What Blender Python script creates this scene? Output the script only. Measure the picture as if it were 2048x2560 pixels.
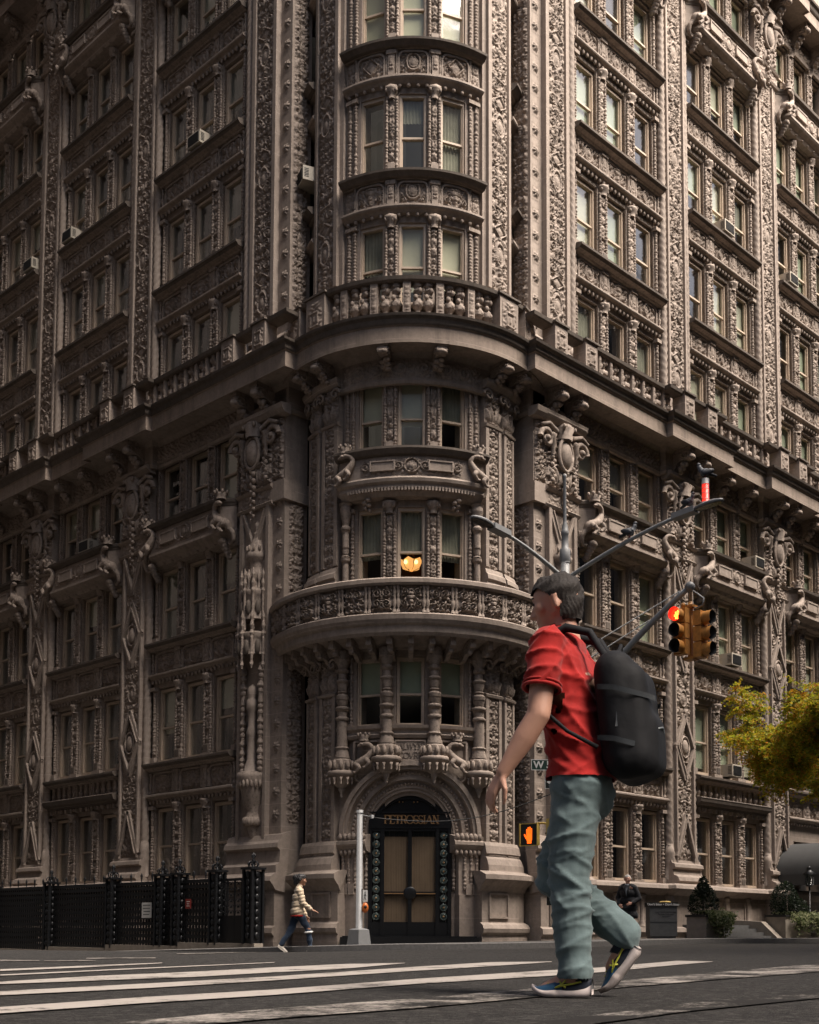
import bpy, math, random
import numpy as np
from mathutils import Vector, Matrix
for _o in list(bpy.data.objects): bpy.data.objects.remove(_o)
SC = bpy.context.scene; COL = SC.collection
R_ = math.radians; PI = math.pi
# ------------------------------------------------------------------ camera
CAM = np.array([-21.1745, -20.7255, .26])
YAW, PITCH, ROLL, FOC, PX, PY = .775099, .0764839, .0043953, 3073.9, 1021.8, 2095.1
def _basis():
    cy, sy = math.cos(YAW), math.sin(YAW)
    fw = np.array([cy*math.cos(PITCH), sy*math.cos(PITCH), math.sin(PITCH)])
    r = np.array([sy, -cy, 0.]); u = np.cross(r, fw)
    return r*math.cos(ROLL)+u*math.sin(ROLL), -r*math.sin(ROLL)+u*math.cos(ROLL), fw
CR, CU, CF = _basis()
HF = np.array([math.cos(YAW), math.sin(YAW), 0.]); HR = np.array([math.sin(YAW), -math.cos(YAW), 0.])
cd = bpy.data.cameras.new('camera'); cam = bpy.data.objects.new('camera', cd); COL.objects.link(cam)
cam.matrix_world = Matrix(((CR[0], CU[0], -CF[0], CAM[0]), (CR[1], CU[1], -CF[1], CAM[1]), (CR[2], CU[2], -CF[2], CAM[2]), (0, 0, 0, 1)))
cd.sensor_fit = 'HORIZONTAL'; cd.sensor_width = 36; cd.lens = FOC/2048*36
cd.shift_x = (1024-PX)/2048; cd.shift_y = (PY-1280)/2048
cd.clip_start = .05; cd.clip_end = 2000
SC.camera = cam
def proj(p):
    d = np.asarray(p, float)-CAM; w = d@CF
    return (PX+FOC*(d@CR)/w, PY-FOC*(d@CU)/w, w)
# ------------------------------------------------------------------ sky, sun, exposure
SUN_EL, SUN_AZ = R_(52), R_(-71)      # azimuth measured from +x towards +y
wd = bpy.data.worlds.new('World'); SC.world = wd; wd.use_nodes = True
nt = wd.node_tree; bg = nt.nodes['Background']
sky = nt.nodes.new('ShaderNodeTexSky'); sky.sky_type = 'NISHITA'; sky.sun_disc = False
sky.sun_elevation = SUN_EL; sky.sun_rotation = PI/2-SUN_AZ
sky.air_density = 1.0; sky.dust_density = 6.0; sky.ozone_density = .6; sky.altitude = 50
nt.links.new(sky.outputs[0], bg.inputs[0]); bg.inputs[1].default_value = .05
sl = bpy.data.lights.new('sun', 'SUN'); so = bpy.data.objects.new('sun', sl); COL.objects.link(so)
sl.energy = 5.0; sl.angle = R_(50); sl.color = (1, .885, .78)
sd = Vector((math.cos(SUN_EL)*math.cos(SUN_AZ), math.cos(SUN_EL)*math.sin(SUN_AZ), math.sin(SUN_EL)))
so.rotation_euler = sd.to_track_quat('Z', 'Y').to_euler(); so.location = (0, 0, 60)
SC.view_settings.view_transform = 'Standard'; SC.view_settings.look = 'None'
SC.view_settings.gamma = 1; SC.view_settings.use_curve_mapping = False
SC.view_settings.exposure = 1.75
SC.render.engine = 'CYCLES'; SC.cycles.use_denoising = True
SC.cycles.max_bounces = 8; SC.cycles.transparent_max_bounces = 12; SC.cycles.caustics_reflective = False; SC.cycles.caustics_refractive = False
# ------------------------------------------------------------------ materials
def nmat(name):
    m = bpy.data.materials.new(name); m.use_nodes = True
    return m, m.node_tree, m.node_tree.nodes['Principled BSDF']
def N(t, typ, **kw):
    n = t.nodes.new(typ)
    for k, v in kw.items():
        if k.startswith('i_'):
            key = k[2:]; key = int(key) if key.isdigit() else key
            n.inputs[key].default_value = v
        else: setattr(n, k, v)
    return n
def ramp(t, src, stops):
    r = N(t, 'ShaderNodeValToRGB'); e = r.color_ramp.elements
    while len(e) < len(stops): e.new(.5)
    for q, (p, c) in zip(e, stops): q.position = p; q.color = (*c, 1)
    t.links.new(src, r.inputs[0]); return r.outputs[0]
def mixc(t, f, a, b, mode='MIX'):
    m = N(t, 'ShaderNodeMix', data_type='RGBA', blend_type=mode)
    for s, v in ((0, f), (6, a), (7, b)):
        if hasattr(v, 'is_output'): t.links.new(v, m.inputs[s])
        else: m.inputs[s].default_value = v if s == 0 else (*v, 1)
    return m.outputs[2]
def noise(t, sc, det=4, rough=.6, vec=None):
    n = N(t, 'ShaderNodeTexNoise'); n.inputs['Scale'].default_value = sc; n.inputs['Detail'].default_value = det; n.inputs['Roughness'].default_value = rough
    if vec is not None: t.links.new(vec, n.inputs['Vector'])
    return n.outputs['Fac']
def gpos(t, scale=(1, 1, 1)):
    g = N(t, 'ShaderNodeNewGeometry'); m = N(t, 'ShaderNodeMapping'); m.inputs['Scale'].default_value = scale
    t.links.new(g.outputs['Position'], m.inputs['Vector']); return m.outputs['Vector']
def bump(t, b, h, s=.3, d=.02):
    n = N(t, 'ShaderNodeBump'); n.inputs['Strength'].default_value = s; n.inputs['Distance'].default_value = d
    t.links.new(h, n.inputs['Height']); t.links.new(n.outputs[0], b.inputs['Normal'])
def solid(name, col, rough=.6, metal=0, var=.12, nsc=20, bs=0, spec=.5, emit=None, es=0):
    m, t, b = nmat(name)
    n = noise(t, nsc, 4, .6, gpos(t))
    c = ramp(t, n, [(.25, tuple(x*(1-var) for x in col)), (.75, tuple(min(1, x*(1+var)) for x in col))])
    t.links.new(c, b.inputs['Base Color']); b.inputs['Roughness'].default_value = rough; b.inputs['Metallic'].default_value = metal
    b.inputs['Specular IOR Level'].default_value = spec
    if bs: bump(t, b, n, bs, .01)
    if emit: b.inputs['Emission Color'].default_value = (*emit, 1); b.inputs['Emission Strength'].default_value = es
    return m
def stone(name, lo, hi, streak=.35, joints=True, crevice_shade=0):
    m, t, b = nmat(name)
    p = gpos(t); big = noise(t, .28, 7, .72, p); fine = noise(t, 9, 6, .7, p)
    st = noise(t, 1.0, 5, .7, gpos(t, (3.2, 3.2, .12)))
    c = ramp(t, big, [(.3, lo), (.7, hi)])
    c = mixc(t, .28, c, ramp(t, fine, [(.3, tuple(x*.45 for x in lo)), (.7, tuple(min(1, x*1.35) for x in hi))]))
    f = N(t, 'ShaderNodeMapRange'); f.inputs[1].default_value = .47; f.inputs[2].default_value = .72; f.inputs[3].default_value = 0; f.inputs[4].default_value = streak
    t.links.new(st, f.inputs[0])
    c = mixc(t, f.outputs[0], c, (.045, .036, .030))
    if crevice_shade:    # small dark specks in the colour, standing in for shaded crevices of the carving
        gn = noise(t, 13, 3, .65, p); g2 = N(t, 'ShaderNodeMapRange'); g2.inputs[1].default_value = .52; g2.inputs[2].default_value = .62; g2.inputs[3].default_value = 0; g2.inputs[4].default_value = crevice_shade
        t.links.new(gn, g2.inputs[0]); c = mixc(t, g2.outputs[0], c, (.06, .045, .036))
    if joints:   # pale mortar between the terracotta blocks, every 0.62 m in height
        sx = N(t, 'ShaderNodeSeparateXYZ'); t.links.new(p, sx.inputs[0])
        a = N(t, 'ShaderNodeMath', operation='MULTIPLY'); a.inputs[1].default_value = 1/.616; t.links.new(sx.outputs[2], a.inputs[0])
        fr = N(t, 'ShaderNodeMath', operation='FRACT'); t.links.new(a.outputs[0], fr.inputs[0])
        lt = N(t, 'ShaderNodeMath', operation='LESS_THAN'); lt.inputs[1].default_value = .022; t.links.new(fr.outputs[0], lt.inputs[0])
        br = noise(t, .9, 2, .5, p); gt = N(t, 'ShaderNodeMath', operation='GREATER_THAN'); gt.inputs[1].default_value = .47; t.links.new(br, gt.inputs[0])
        mu = N(t, 'ShaderNodeMath', operation='MULTIPLY'); t.links.new(lt.outputs[0], mu.inputs[0]); t.links.new(gt.outputs[0], mu.inputs[1])
        m2 = N(t, 'ShaderNodeMath', operation='MULTIPLY'); m2.inputs[1].default_value = .45; t.links.new(mu.outputs[0], m2.inputs[0])
        c = mixc(t, m2.outputs[0], c, tuple(min(1, x*1.5) for x in hi))
    t.links.new(c, b.inputs['Base Color']); b.inputs['Roughness'].default_value = .78; b.inputs['Specular IOR Level'].default_value = .35
    bump(t, b, fine, .35, .012)
    return m
M = {}
M['stone'] = stone('terracotta_stone', (.245, .200, .168), (.345, .288, .245))
M['carved'] = stone('carved_terracotta', (.240, .195, .163), (.355, .293, .247), .40, False, .38)
M['soot'] = stone('soot_and_shade_stone', (.065, .054, .046), (.15, .122, .10), .5, False)  # soot on ledges; also painted dark for niche and doorway openings
M['plain'] = stone('plain_limestone', (.225, .178, .145), (.32, .26, .214), .45)
M['wood'] = solid('painted_window_wood', (.46, .37, .285), .55, 0, .12, 6)
M['dark'] = solid('dark_room', (.012, .011, .010), .9, 0, .2, 2)  # near-black colour stands in for the darkness of unlit rooms and doorway
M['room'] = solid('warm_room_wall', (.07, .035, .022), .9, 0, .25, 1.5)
M['blindm'] = solid('pale_blind', (.60, .56, .46), .9, 0, .08, 3)
M['blindd'] = solid('grey_curtain', (.30, .28, .235), .9, 0, .25, 2)
M['blindb'] = solid('bright_blind', (.60, .57, .44), .9, 0, .05, 3)
M['green'] = solid('sage_blind', (.44, .47, .37), .9, 0, .08, 3)
def glassm():
    m = bpy.data.materials.new('window_glass'); m.use_nodes = True; t = m.node_tree
    for n in list(t.nodes): t.nodes.remove(n)
    o = N(t, 'ShaderNodeOutputMaterial'); mx = N(t, 'ShaderNodeMixShader'); tr = N(t, 'ShaderNodeBsdfTransparent'); gl = N(t, 'ShaderNodeBsdfGlossy')
    tr.inputs[0].default_value = (.80, .84, .80, 1); gl.inputs['Roughness'].default_value = .10
    fr = N(t, 'ShaderNodeFresnel'); fr.inputs[0].default_value = 1.52
    ad = N(t, 'ShaderNodeMath', operation='MULTIPLY_ADD'); ad.inputs[1].default_value = .30; ad.inputs[2].default_value = .015
    bp = N(t, 'ShaderNodeBump'); bp.inputs['Strength'].default_value = .12; bp.inputs['Distance'].default_value = .05
    t.links.new(noise(t, 1.3, 2, .5, gpos(t)), bp.inputs['Height']); t.links.new(bp.outputs[0], gl.inputs['Normal'])
    t.links.new(fr.outputs[0], ad.inputs[0]); t.links.new(ad.outputs[0], mx.inputs[0]); t.links.new(tr.outputs[0], mx.inputs[1]); t.links.new(gl.outputs[0], mx.inputs[2]); t.links.new(mx.outputs[0], o.inputs[0])
    return m
M['glass'] = glassm()
M['iron'] = solid('black_iron', (.010, .011, .013), .42, .3, .2, 30)
M['doorm'] = solid('black_bronze_door', (.012, .013, .015), .35, .4, .2, 20)
M['brass'] = solid('aged_brass', (.42, .25, .12), .4, .7, .15, 30)
M['rosem'] = solid('green_glass_boss', (.10, .13, .12), .25, .2, .4, 14)
M['steel'] = solid('galvanised_steel', (.30, .31, .31), .5, 0, .15, 14)
M['steelw'] = solid('pale_grey_paint', (.20, .205, .208), .5, .05, .1, 16)
M['steeld'] = solid('dark_grey_steel', (.13, .145, .15), .45, .3, .15, 16)
M['yellow'] = solid('weathered_signal_yellow', (.46, .205, .045), .5, 0, .38, 9, .1)
M['yellow2'] = solid('dull_yellow_paint', (.47, .33, .08), .55, 0, .15, 12)
M['black'] = solid('flat_black', (.008, .008, .008), .6, 0, .1, 20)
M['red_on'] = solid('red_lens_and_visor_glow', (.5, .02, .01), .4, 0, .05, 10, 0, .5, (1, .02, .008), .42)
M['led_on'] = solid('lit_amber_dots', (1, .3, .05), .4, 0, .05, 10, 0, .5, (1, .36, .05), 1.6)
M['hand_on'] = solid('lit_orange_hand', (1, .2, .02), .4, 0, .05, 10, 0, .5, (1, .115, .006), .50)
M['white_on'] = solid('lit_white_walker', (1, 1, 1), .4, 0, .05, 10, 0, .5, (.9, .95, 1), .35)
M['beacon'] = solid('lit_red_beacon', (.7, .04, .02), .3, 0, .1, 10, 0, .5, (1, .035, .02), .22)
M['lens_dark'] = solid('unlit_lens', (.02, .018, .015), .2, 0, .2, 20)
M['lampglow'] = solid('lit_amber_lampshade', (1, .6, .25), .5, 0, .1, 6, 0, .5, (1, .45, .13), .34)
M['bulb'] = solid('lit_bulb', (1, .8, .5), .5, 0, .05, 6, 0, .5, (1, .75, .36), .7)
M['orange'] = solid('orange_plastic', (.55, .14, .025), .45, 0, .15, 10)
M['white'] = solid('white_paint', (.62, .62, .60), .6, 0, .08, 10)
M['sgreen'] = solid('green_street_sign', (.012, .040, .030), .45, 0, .1, 10)
M['boxgreen'] = solid('dark_green_cabinet', (.010, .016, .015), .45, .1, .15, 12)
M['redsign'] = solid('red_enamel', (.22, .03, .025), .5, 0, .1, 10)
M['bin'] = solid('grey_bin_metal', (.085, .088, .09), .55, .2, .15, 10)
M['concrete'] = solid('pale_concrete', (.27, .235, .195), .85, 0, .2, 5, .2)
M['awning'] = solid('grey_canopy_cloth', (.045, .046, .046), .8, 0, .12, 4)
M['ac'] = solid('beige_metal', (.42, .38, .31), .6, 0, .1, 8)
M['grille'] = solid('dark_grille', (.03, .03, .03), .6, .2, .2, 60)
M['skin'] = solid('skin', (.47, .26, .185), .55, 0, .1, 14, .05)
M['skin2'] = solid('tanned_skin', (.30, .16, .10), .55, 0, .1, 14)
M['skin3'] = solid('ruddy_skin', (.46, .25, .18), .55, 0, .12, 20)
M['hair'] = solid('dark_brown_hair', (.012, .008, .006), .8, 0, .35, 90, .3)
M['hairb'] = solid('black_hair', (.008, .008, .009), .55, 0, .4, 60, .4)
M['hairg'] = solid('grey_hair', (.33, .31, .29), .7, 0, .25, 80, .4)
def cloth(name, col, var=.14, wv=260, rough=.85, fold=.5, sheen=.12):
    m, t, b = nmat(name); p = gpos(t)
    w = noise(t, wv, 2, .5, p); n = noise(t, 7, 5, .6, p)
    c = ramp(t, n, [(.3, tuple(x*(1-var) for x in col)), (.7, tuple(min(1, x*(1+var)) for x in col))])
    t.links.new(mixc(t, .12, c, ramp(t, w, [(.35, tuple(x*.4 for x in col)), (.65, tuple(min(1, x*1.5) for x in col))])), b.inputs['Base Color'])
    b.inputs['Roughness'].default_value = rough; b.inputs['Sheen Weight'].default_value = sheen; b.inputs['Specular IOR Level'].default_value = .25
    bump(t, b, noise(t, 9, 3, .5, p), fold*.5, .03); return m
M['redshirt'] = cloth('red_polo_cotton', (.30, .010, .008), .2)
M['teal'] = cloth('faded_teal_cotton', (.115, .160, .165), .22)
M['packm'] = cloth('black_nylon', (.005, .0055, .007), .2, 200, .75, .4, 0)
M['puffer'] = cloth('cream_quilted_nylon', (.52, .42, .30), .1, 120, .55)
M['denim'] = cloth('dark_blue_denim', (.022, .036, .062), .4)
M['coat'] = cloth('black_wool_coat', (.010, .011, .014), .2)
M['trous'] = cloth('dark_trouser_wool', (.018, .022, .026), .2)
M['shirtb'] = cloth('blue_grey_shirt', (.13, .15, .17), .1)
M['shoeb'] = cloth('blue_mesh_shoe', (.012, .060, .125), .35, 300, .6)
M['shoed'] = cloth('dark_navy_shoe', (.012, .016, .026), .2, 300, .6)
M['sole'] = solid('pale_foam_sole', (.48, .42, .40), .7, 0, .1, 20)
M['lime'] = solid('lime_stripe', (.45, .46, .05), .6, 0, .1, 20)
M['whshoe'] = solid('white_sneaker', (.62, .57, .50), .7, 0, .08, 20)
M['bird'] = solid('grey_feathers', (.085, .092, .105), .6, 0, .5, 22)
M['birdd'] = solid('dark_feathers', (.022, .024, .030), .5, 0, .3, 22)
M['bark'] = solid('grey_brown_bark', (.06, .045, .034), .9, 0, .35, 12, .6)
M['stair'] = solid('grey_stone_step', (.10, .10, .10), .8, 0, .2, 8)
M['paper'] = solid('yellow_paper_rubbish', (.5, .36, .12), .8, 0, .2, 8)
def leafm(name, cols):
    m, t, b = nmat(name); g = N(t, 'ShaderNodeNewGeometry')
    c = ramp(t, g.outputs['Random Per Island'], [(i/max(1, len(cols)-1), c) for i, c in enumerate(cols)])
    t.links.new(c, b.inputs['Base Color']); b.inputs['Roughness'].default_value = .6
    tl = N(t, 'ShaderNodeBsdfTranslucent'); t.links.new(c, tl.inputs[0]); mx = N(t, 'ShaderNodeMixShader'); mx.inputs[0].default_value = .55
    o = t.nodes['Material Output']; t.links.new(b.outputs[0], mx.inputs[1]); t.links.new(tl.outputs[0], mx.inputs[2]); t.links.new(mx.outputs[0], o.inputs[0]); return m
M['leaf'] = leafm('locust_leaves', [(.14, .20, .02), (.28, .33, .025), (.44, .44, .03), (.58, .46, .035), (.60, .31, .035)])
M['leaf2'] = leafm('turning_locust_leaves', [(.32, .26, .02), (.50, .27, .03), (.52, .19, .03)])
M['box'] = leafm('boxwood_leaves', [(.006, .012, .007), (.014, .024, .012), (.022, .034, .016)])
M['ivy'] = leafm('variegated_ivy', [(.05, .08, .02), (.15, .19, .08), (.46, .46, .28), (.08, .12, .03)])
def asphalt():
    m, t, b = nmat('asphalt'); p = gpos(t)
    sp = noise(t, 95, 3, .7, p); pa = noise(t, .45, 6, .65, gpos(t, (.35, 1.0, 1))); cr = noise(t, 2.2, 6, .75, p); md = noise(t, 17, 4, .75, p)
    c = ramp(t, pa, [(.32, (.014, .0138, .0135)), (.68, (.052, .050, .047))])
    c = mixc(t, .65, c, ramp(t, sp, [(.36, (.004, .004, .004)), (.52, (.028, .027, .026)), (.66, (.20, .188, .175))]))
    c = mixc(t, .5, c, ramp(t, md, [(.36, (.012, .012, .012)), (.52, (.045, .043, .041)), (.68, (.15, .142, .132))]))
    c = mixc(t, .25, c, ramp(t, cr, [(.35, (.02, .02, .02)), (.65, (.07, .066, .062))]))
    t.links.new(c, b.inputs['Base Color']); b.inputs['Roughness'].default_value = .92; b.inputs['Specular IOR Level'].default_value = .12
    ad = N(t, 'ShaderNodeMath', operation='ADD'); t.links.new(sp, ad.inputs[0]); t.links.new(md, ad.inputs[1])
    bump(t, b, ad.outputs[0], 1.0, .02); return m
M['asphalt'] = asphalt()
def paintm(name, lo, hi):
    m, t, b = nmat(name); p = gpos(t)
    n = noise(t, 2.2, 9, .8, p); s = noise(t, 45, 4, .75, p)
    ad = N(t, 'ShaderNodeMath', operation='MULTIPLY_ADD'); ad.inputs[1].default_value = .35; t.links.new(s, ad.inputs[0]); t.links.new(n, ad.inputs[2])
    f = N(t, 'ShaderNodeMapRange'); f.inputs[1].default_value = lo; f.inputs[2].default_value = hi; t.links.new(ad.outputs[0], f.inputs[0])
    c = mixc(t, f.outputs[0], (.38, .35, .32), (.026, .025, .024))
    c = mixc(t, .25, c, ramp(t, noise(t, 5, 5, .7, p), [(.3, (.18, .16, .14)), (.7, (.7, .66, .6))]), 'MULTIPLY')
    t.links.new(c, b.inputs['Base Color']); b.inputs['Roughness'].default_value = .92; b.inputs['Specular IOR Level'].default_value = .1; bump(t, b, s, .4, .006); return m
M['paint'] = paintm('road_paint', .70, .82); M['paintw'] = paintm('worn_road_paint', .56, .72); M['paintx'] = paintm('nearly_worn_off_road_paint', .50, .64)
def pave():
    m, t, b = nmat('pavement_concrete'); p = gpos(t)
    br = N(t, 'ShaderNodeTexBrick'); br.offset = 0; br.inputs['Scale'].default_value = 1; br.inputs['Mortar Size'].default_value = .012; br.inputs['Brick Width'].default_value = 1.5; br.inputs['Row Height'].default_value = 1.5
    br.inputs[1].default_value = (.085, .08, .075, 1); br.inputs[2].default_value = (.105, .10, .092, 1); br.inputs[3].default_value = (.03, .03, .03, 1)
    t.links.new(p, br.inputs[0]); n = noise(t, 3, 6, .7, p)
    t.links.new(mixc(t, .4, br.outputs[0], ramp(t, n, [(.3, (.04, .038, .035)), (.7, (.13, .122, .112))])), b.inputs['Base Color']); b.inputs['Roughness'].default_value = .85
    return m
M['pave'] = pave(); M['kerb'] = solid('granite_kerb', (.13, .125, .12), .8, 0, .25, 18)
M['brick'] = solid('brown_brick', (.075, .062, .055), .9, 0, .3, 3); M['glassd'] = solid('dark_window', (.02, .022, .025), .6, 0, .2, 1, 0, .1)
# ------------------------------------------------------------------ mesh kit
def fine(zr, step):
    zr = np.asarray(zr, float); z = np.unique(np.concatenate([np.arange(zr[0, 0], zr[-1, 0], step), zr[:, 0]])); return np.column_stack([z, np.interp(z, zr[:, 0], zr[:, 1])])
class MB:
    def __init__(s): s.V = []; s.F = []; s.S = []; s.I = []; s.n = 0
    def add(s, v, f, smooth=False, mi=0):
        v = np.asarray(v, float).reshape(-1, 3); s.V.append(v); n = s.n
        for q in f: s.F.append([int(i)+n for i in q])
        s.S += [smooth]*len(f); s.I += [mi]*len(f); s.n += len(v); return s
    def box(s, u0, u1, d0, d1, z0, z1, mi=0, nu=1):
        us = np.linspace(u0, u1, nu+1); v = []; f = []
        for u in us: v += [(u, d0, z0), (u, d1, z0), (u, d1, z1), (u, d0, z1)]
        for i in range(nu):
            a = 4*i; b = a+4
            f += [(a, a+1, b+1, b), (a+1, a+2, b+2, b+1), (a+2, a+3, b+3, b+2), (a+3, a, b, b+3)]
        f += [(0, 3, 2, 1), (4*nu, 4*nu+1, 4*nu+2, 4*nu+3)]
        return s.add(v, f, False, mi)
    def prof(s, u0, u1, pr, nu=1, mi=0, caps=True):
        k = len(pr); v = []; f = []
        for u in np.linspace(u0, u1, nu+1): v += [(u, d, z) for d, z in pr]
        for i in range(nu):
            for j in range(k-1): a = i*k+j; f.append((a, a+1, a+k+1, a+k))
        if caps: f += [tuple(range(k)), tuple(range(nu*k, nu*k+k))]
        return s.add(v, f, False, mi)
    def lathe(s, u, d, zr, n=8, mi=0, twist=None, half=False, pat=None):
        zr = np.asarray(zr, float); th = np.arange(n)*2*PI/n if not half else np.linspace(0, PI, n)
        Z = zr[:, 0][:, None]+0*th; Rr = zr[:, 1][:, None]+0*th
        if twist: Rr = Rr*(1+twist[0]*np.cos(twist[1]*th[None, :]-twist[2]*Z))
        if pat: Rr = Rr*(1+pat[0]*np.cos(pat[1]*th[None, :]+PI*np.floor(Z*pat[2]/PI/2))*np.cos(Z*pat[2]))
        v = np.stack([u+Rr*np.cos(th), d+Rr*np.sin(th), Z], -1).reshape(-1, 3); f = []
        m = len(zr); nn = n if not half else n-1
        for i in range(m-1):
            for j in range(nn): a = i*n+j; b = i*n+(j+1) % n; f.append((a, b, b+n, a+n))
        if not half: f += [tuple(range(n)), tuple(range((m-1)*n, m*n))]
        return s.add(v, f, True, mi)
    def hf(s, u0, u1, z0, z1, d, H, amp, mi=0):
        nu, nz = H.shape; U, Z = np.meshgrid(np.linspace(u0, u1, nu), np.linspace(z0, z1, nz), indexing='ij')
        v = np.stack([U, d+H*amp, Z], -1).reshape(-1, 3)
        i = np.arange(nu-1)[:, None]*nz+np.arange(nz-1)[None, :]
        f = np.stack([i, i+nz, i+nz+1, i+1], -1).reshape(-1, 4)
        return s.add(v, f.tolist(), True, mi)
    def tube(s, pts, rad, n=8, mi=0, cap=True):
        P = np.asarray(pts, float); k = len(P); rr = np.broadcast_to(rad, (k,)) if np.ndim(rad) else np.full(k, rad)
        T = np.gradient(P, axis=0); T /= np.linalg.norm(T, axis=1)[:, None]+1e-12
        a = np.array([0, 0, 1.]) if abs(T[0][2]) < .9 else np.array([1., 0, 0])
        v = []; A = np.cross(T[0], a); A /= np.linalg.norm(A)
        for i in range(k):
            A = A-T[i]*(A@T[i]); A /= np.linalg.norm(A)+1e-12; B = np.cross(T[i], A)
            for j in range(n): t = 2*PI*j/n; v.append(P[i]+rr[i]*(A*math.cos(t)+B*math.sin(t)))
        f = [(i*n+j, i*n+(j+1) % n, (i+1)*n+(j+1) % n, (i+1)*n+j) for i in range(k-1) for j in range(n)]
        if cap: f += [tuple(range(n)), tuple(range((k-1)*n, k*n))]
        return s.add(v, f, True, mi)
    def ell(s, c, r, nu=12, nv=8, mi=0, R=None):
        v = []; f = []
        for i in range(nv+1):
            ph = PI*i/nv
            for j in range(nu): th = 2*PI*j/nu; v.append((r[0]*math.sin(ph)*math.cos(th), r[1]*math.sin(ph)*math.sin(th), r[2]*math.cos(ph)))
        v = np.array(v)
        if R is not None: v = v@np.asarray(R).T
        v = v+np.asarray(c)
        f = [(i*nu+j, i*nu+(j+1) % nu, (i+1)*nu+(j+1) % nu, (i+1)*nu+j) for i in range(nv) for j in range(nu)]
        return s.add(v, f, True, mi)
    def bar(s, p0, p1, w, d0, d1, mi=0):
        p0 = np.array(p0, float); p1 = np.array(p1, float); t = (p1-p0)/np.linalg.norm(p1-p0); nrm = np.array([-t[1], t[0]])*w/2
        q = [p0+nrm, p0-nrm, p1-nrm, p1+nrm]
        v = [(a[0], d0, a[1]) for a in q]+[(a[0], d1, a[1]) for a in q]
        return s.add(v, [(0, 1, 2, 3), (4, 7, 6, 5), (0, 4, 5, 1), (1, 5, 6, 2), (2, 6, 7, 3), (3, 7, 4, 0)], False, mi)
    def arc(s, c, r0, r1, a0, a1, d0, d1, n=24, mi=0):
        v = []; f = []
        for i in range(n+1):
            a = a0+(a1-a0)*i/n; ca, sa = math.cos(a), math.sin(a)
            v += [(c[0]+r0*ca, d0, c[1]+r0*sa), (c[0]+r0*ca, d1, c[1]+r0*sa), (c[0]+r1*ca, d1, c[1]+r1*sa), (c[0]+r1*ca, d0, c[1]+r1*sa)]
        for i in range(n):
            a = 4*i; b = a+4
            f += [(a, a+1, b+1, b), (a+1, a+2, b+2, b+1), (a+2, a+3, b+3, b+2), (a+3, a, b, b+3)]
        f += [(0, 3, 2, 1), (4*n, 4*n+1, 4*n+2, 4*n+3)]
        return s.add(v, f, False, mi)
    def merge(s, o, xf=None, mi=None):
        v = np.concatenate(o.V) if o.V else np.zeros((0, 3))
        if xf: v = xf(v)
        n = s.n; s.V.append(v); s.F += [[i+n for i in q] for q in o.F]; s.S += o.S; s.I += o.I if mi is None else [mi]*len(o.F); s.n += len(v); return s
    def mesh(s, name, mats, xf=None):
        me = bpy.data.meshes.new(name); v = np.concatenate(s.V)
        if xf: v = xf(v)
        ls = np.array([len(q) for q in s.F], np.int32); li = np.fromiter((i for q in s.F for i in q), np.int32)
        me.vertices.add(len(v)); me.vertices.foreach_set('co', v.astype(np.float32).ravel())
        me.loops.add(len(li)); me.loops.foreach_set('vertex_index', li)
        me.polygons.add(len(ls)); st = np.zeros(len(ls), np.int32); st[1:] = np.cumsum(ls)[:-1]
        me.polygons.foreach_set('loop_start', st); me.polygons.foreach_set('loop_total', ls)
        me.polygons.foreach_set('use_smooth', np.array(s.S, bool)); me.polygons.foreach_set('material_index', np.array(s.I, np.int32))
        for m in (mats if isinstance(mats, (list, tuple)) else [mats]): me.materials.append(M[m] if isinstance(m, str) else m)
        me.update(calc_edges=True); me.validate(); return me
    def build(s, name, mats, parent=None, xf=None):
        return link(name, s.mesh(name, mats, xf), parent)
def link(name, data, parent=None, mat=None):
    o = bpy.data.objects.new(name, data); COL.objects.link(o)
    if parent is not None: o.parent = parent
    if mat is not None: o.matrix_local = mat
    return o
def tag(o, label=None, cat=None, group=None, kind=None):
    for k, v in (('label', label), ('category', cat), ('group', group), ('kind', kind)):
        if v: o[k] = v
    return o
def thing(name, loc, label, cat, group=None, rz=0):
    o = bpy.data.objects.new(name, None); COL.objects.link(o); o.location = loc; o.rotation_euler = (0, 0, rz); o.empty_display_size = .1
    return tag(o, label, cat, group)
# ------------------------------------------------------------------ ground heights (the street falls away to the left and to the gutter)
def S(x, y): return -.02+.012*np.clip(x, -6, 6)-.028*np.maximum(y, -3)
def kd(x, y): return np.hypot(np.maximum(-.2-x, 0), np.maximum(-.4-y, 0))-4.0
def G(x, y):
    t = np.clip(kd(x, y)/12, 0, 1); t = t*t*(3-2*t); return S(x, y)-.13*(1-t)
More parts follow.
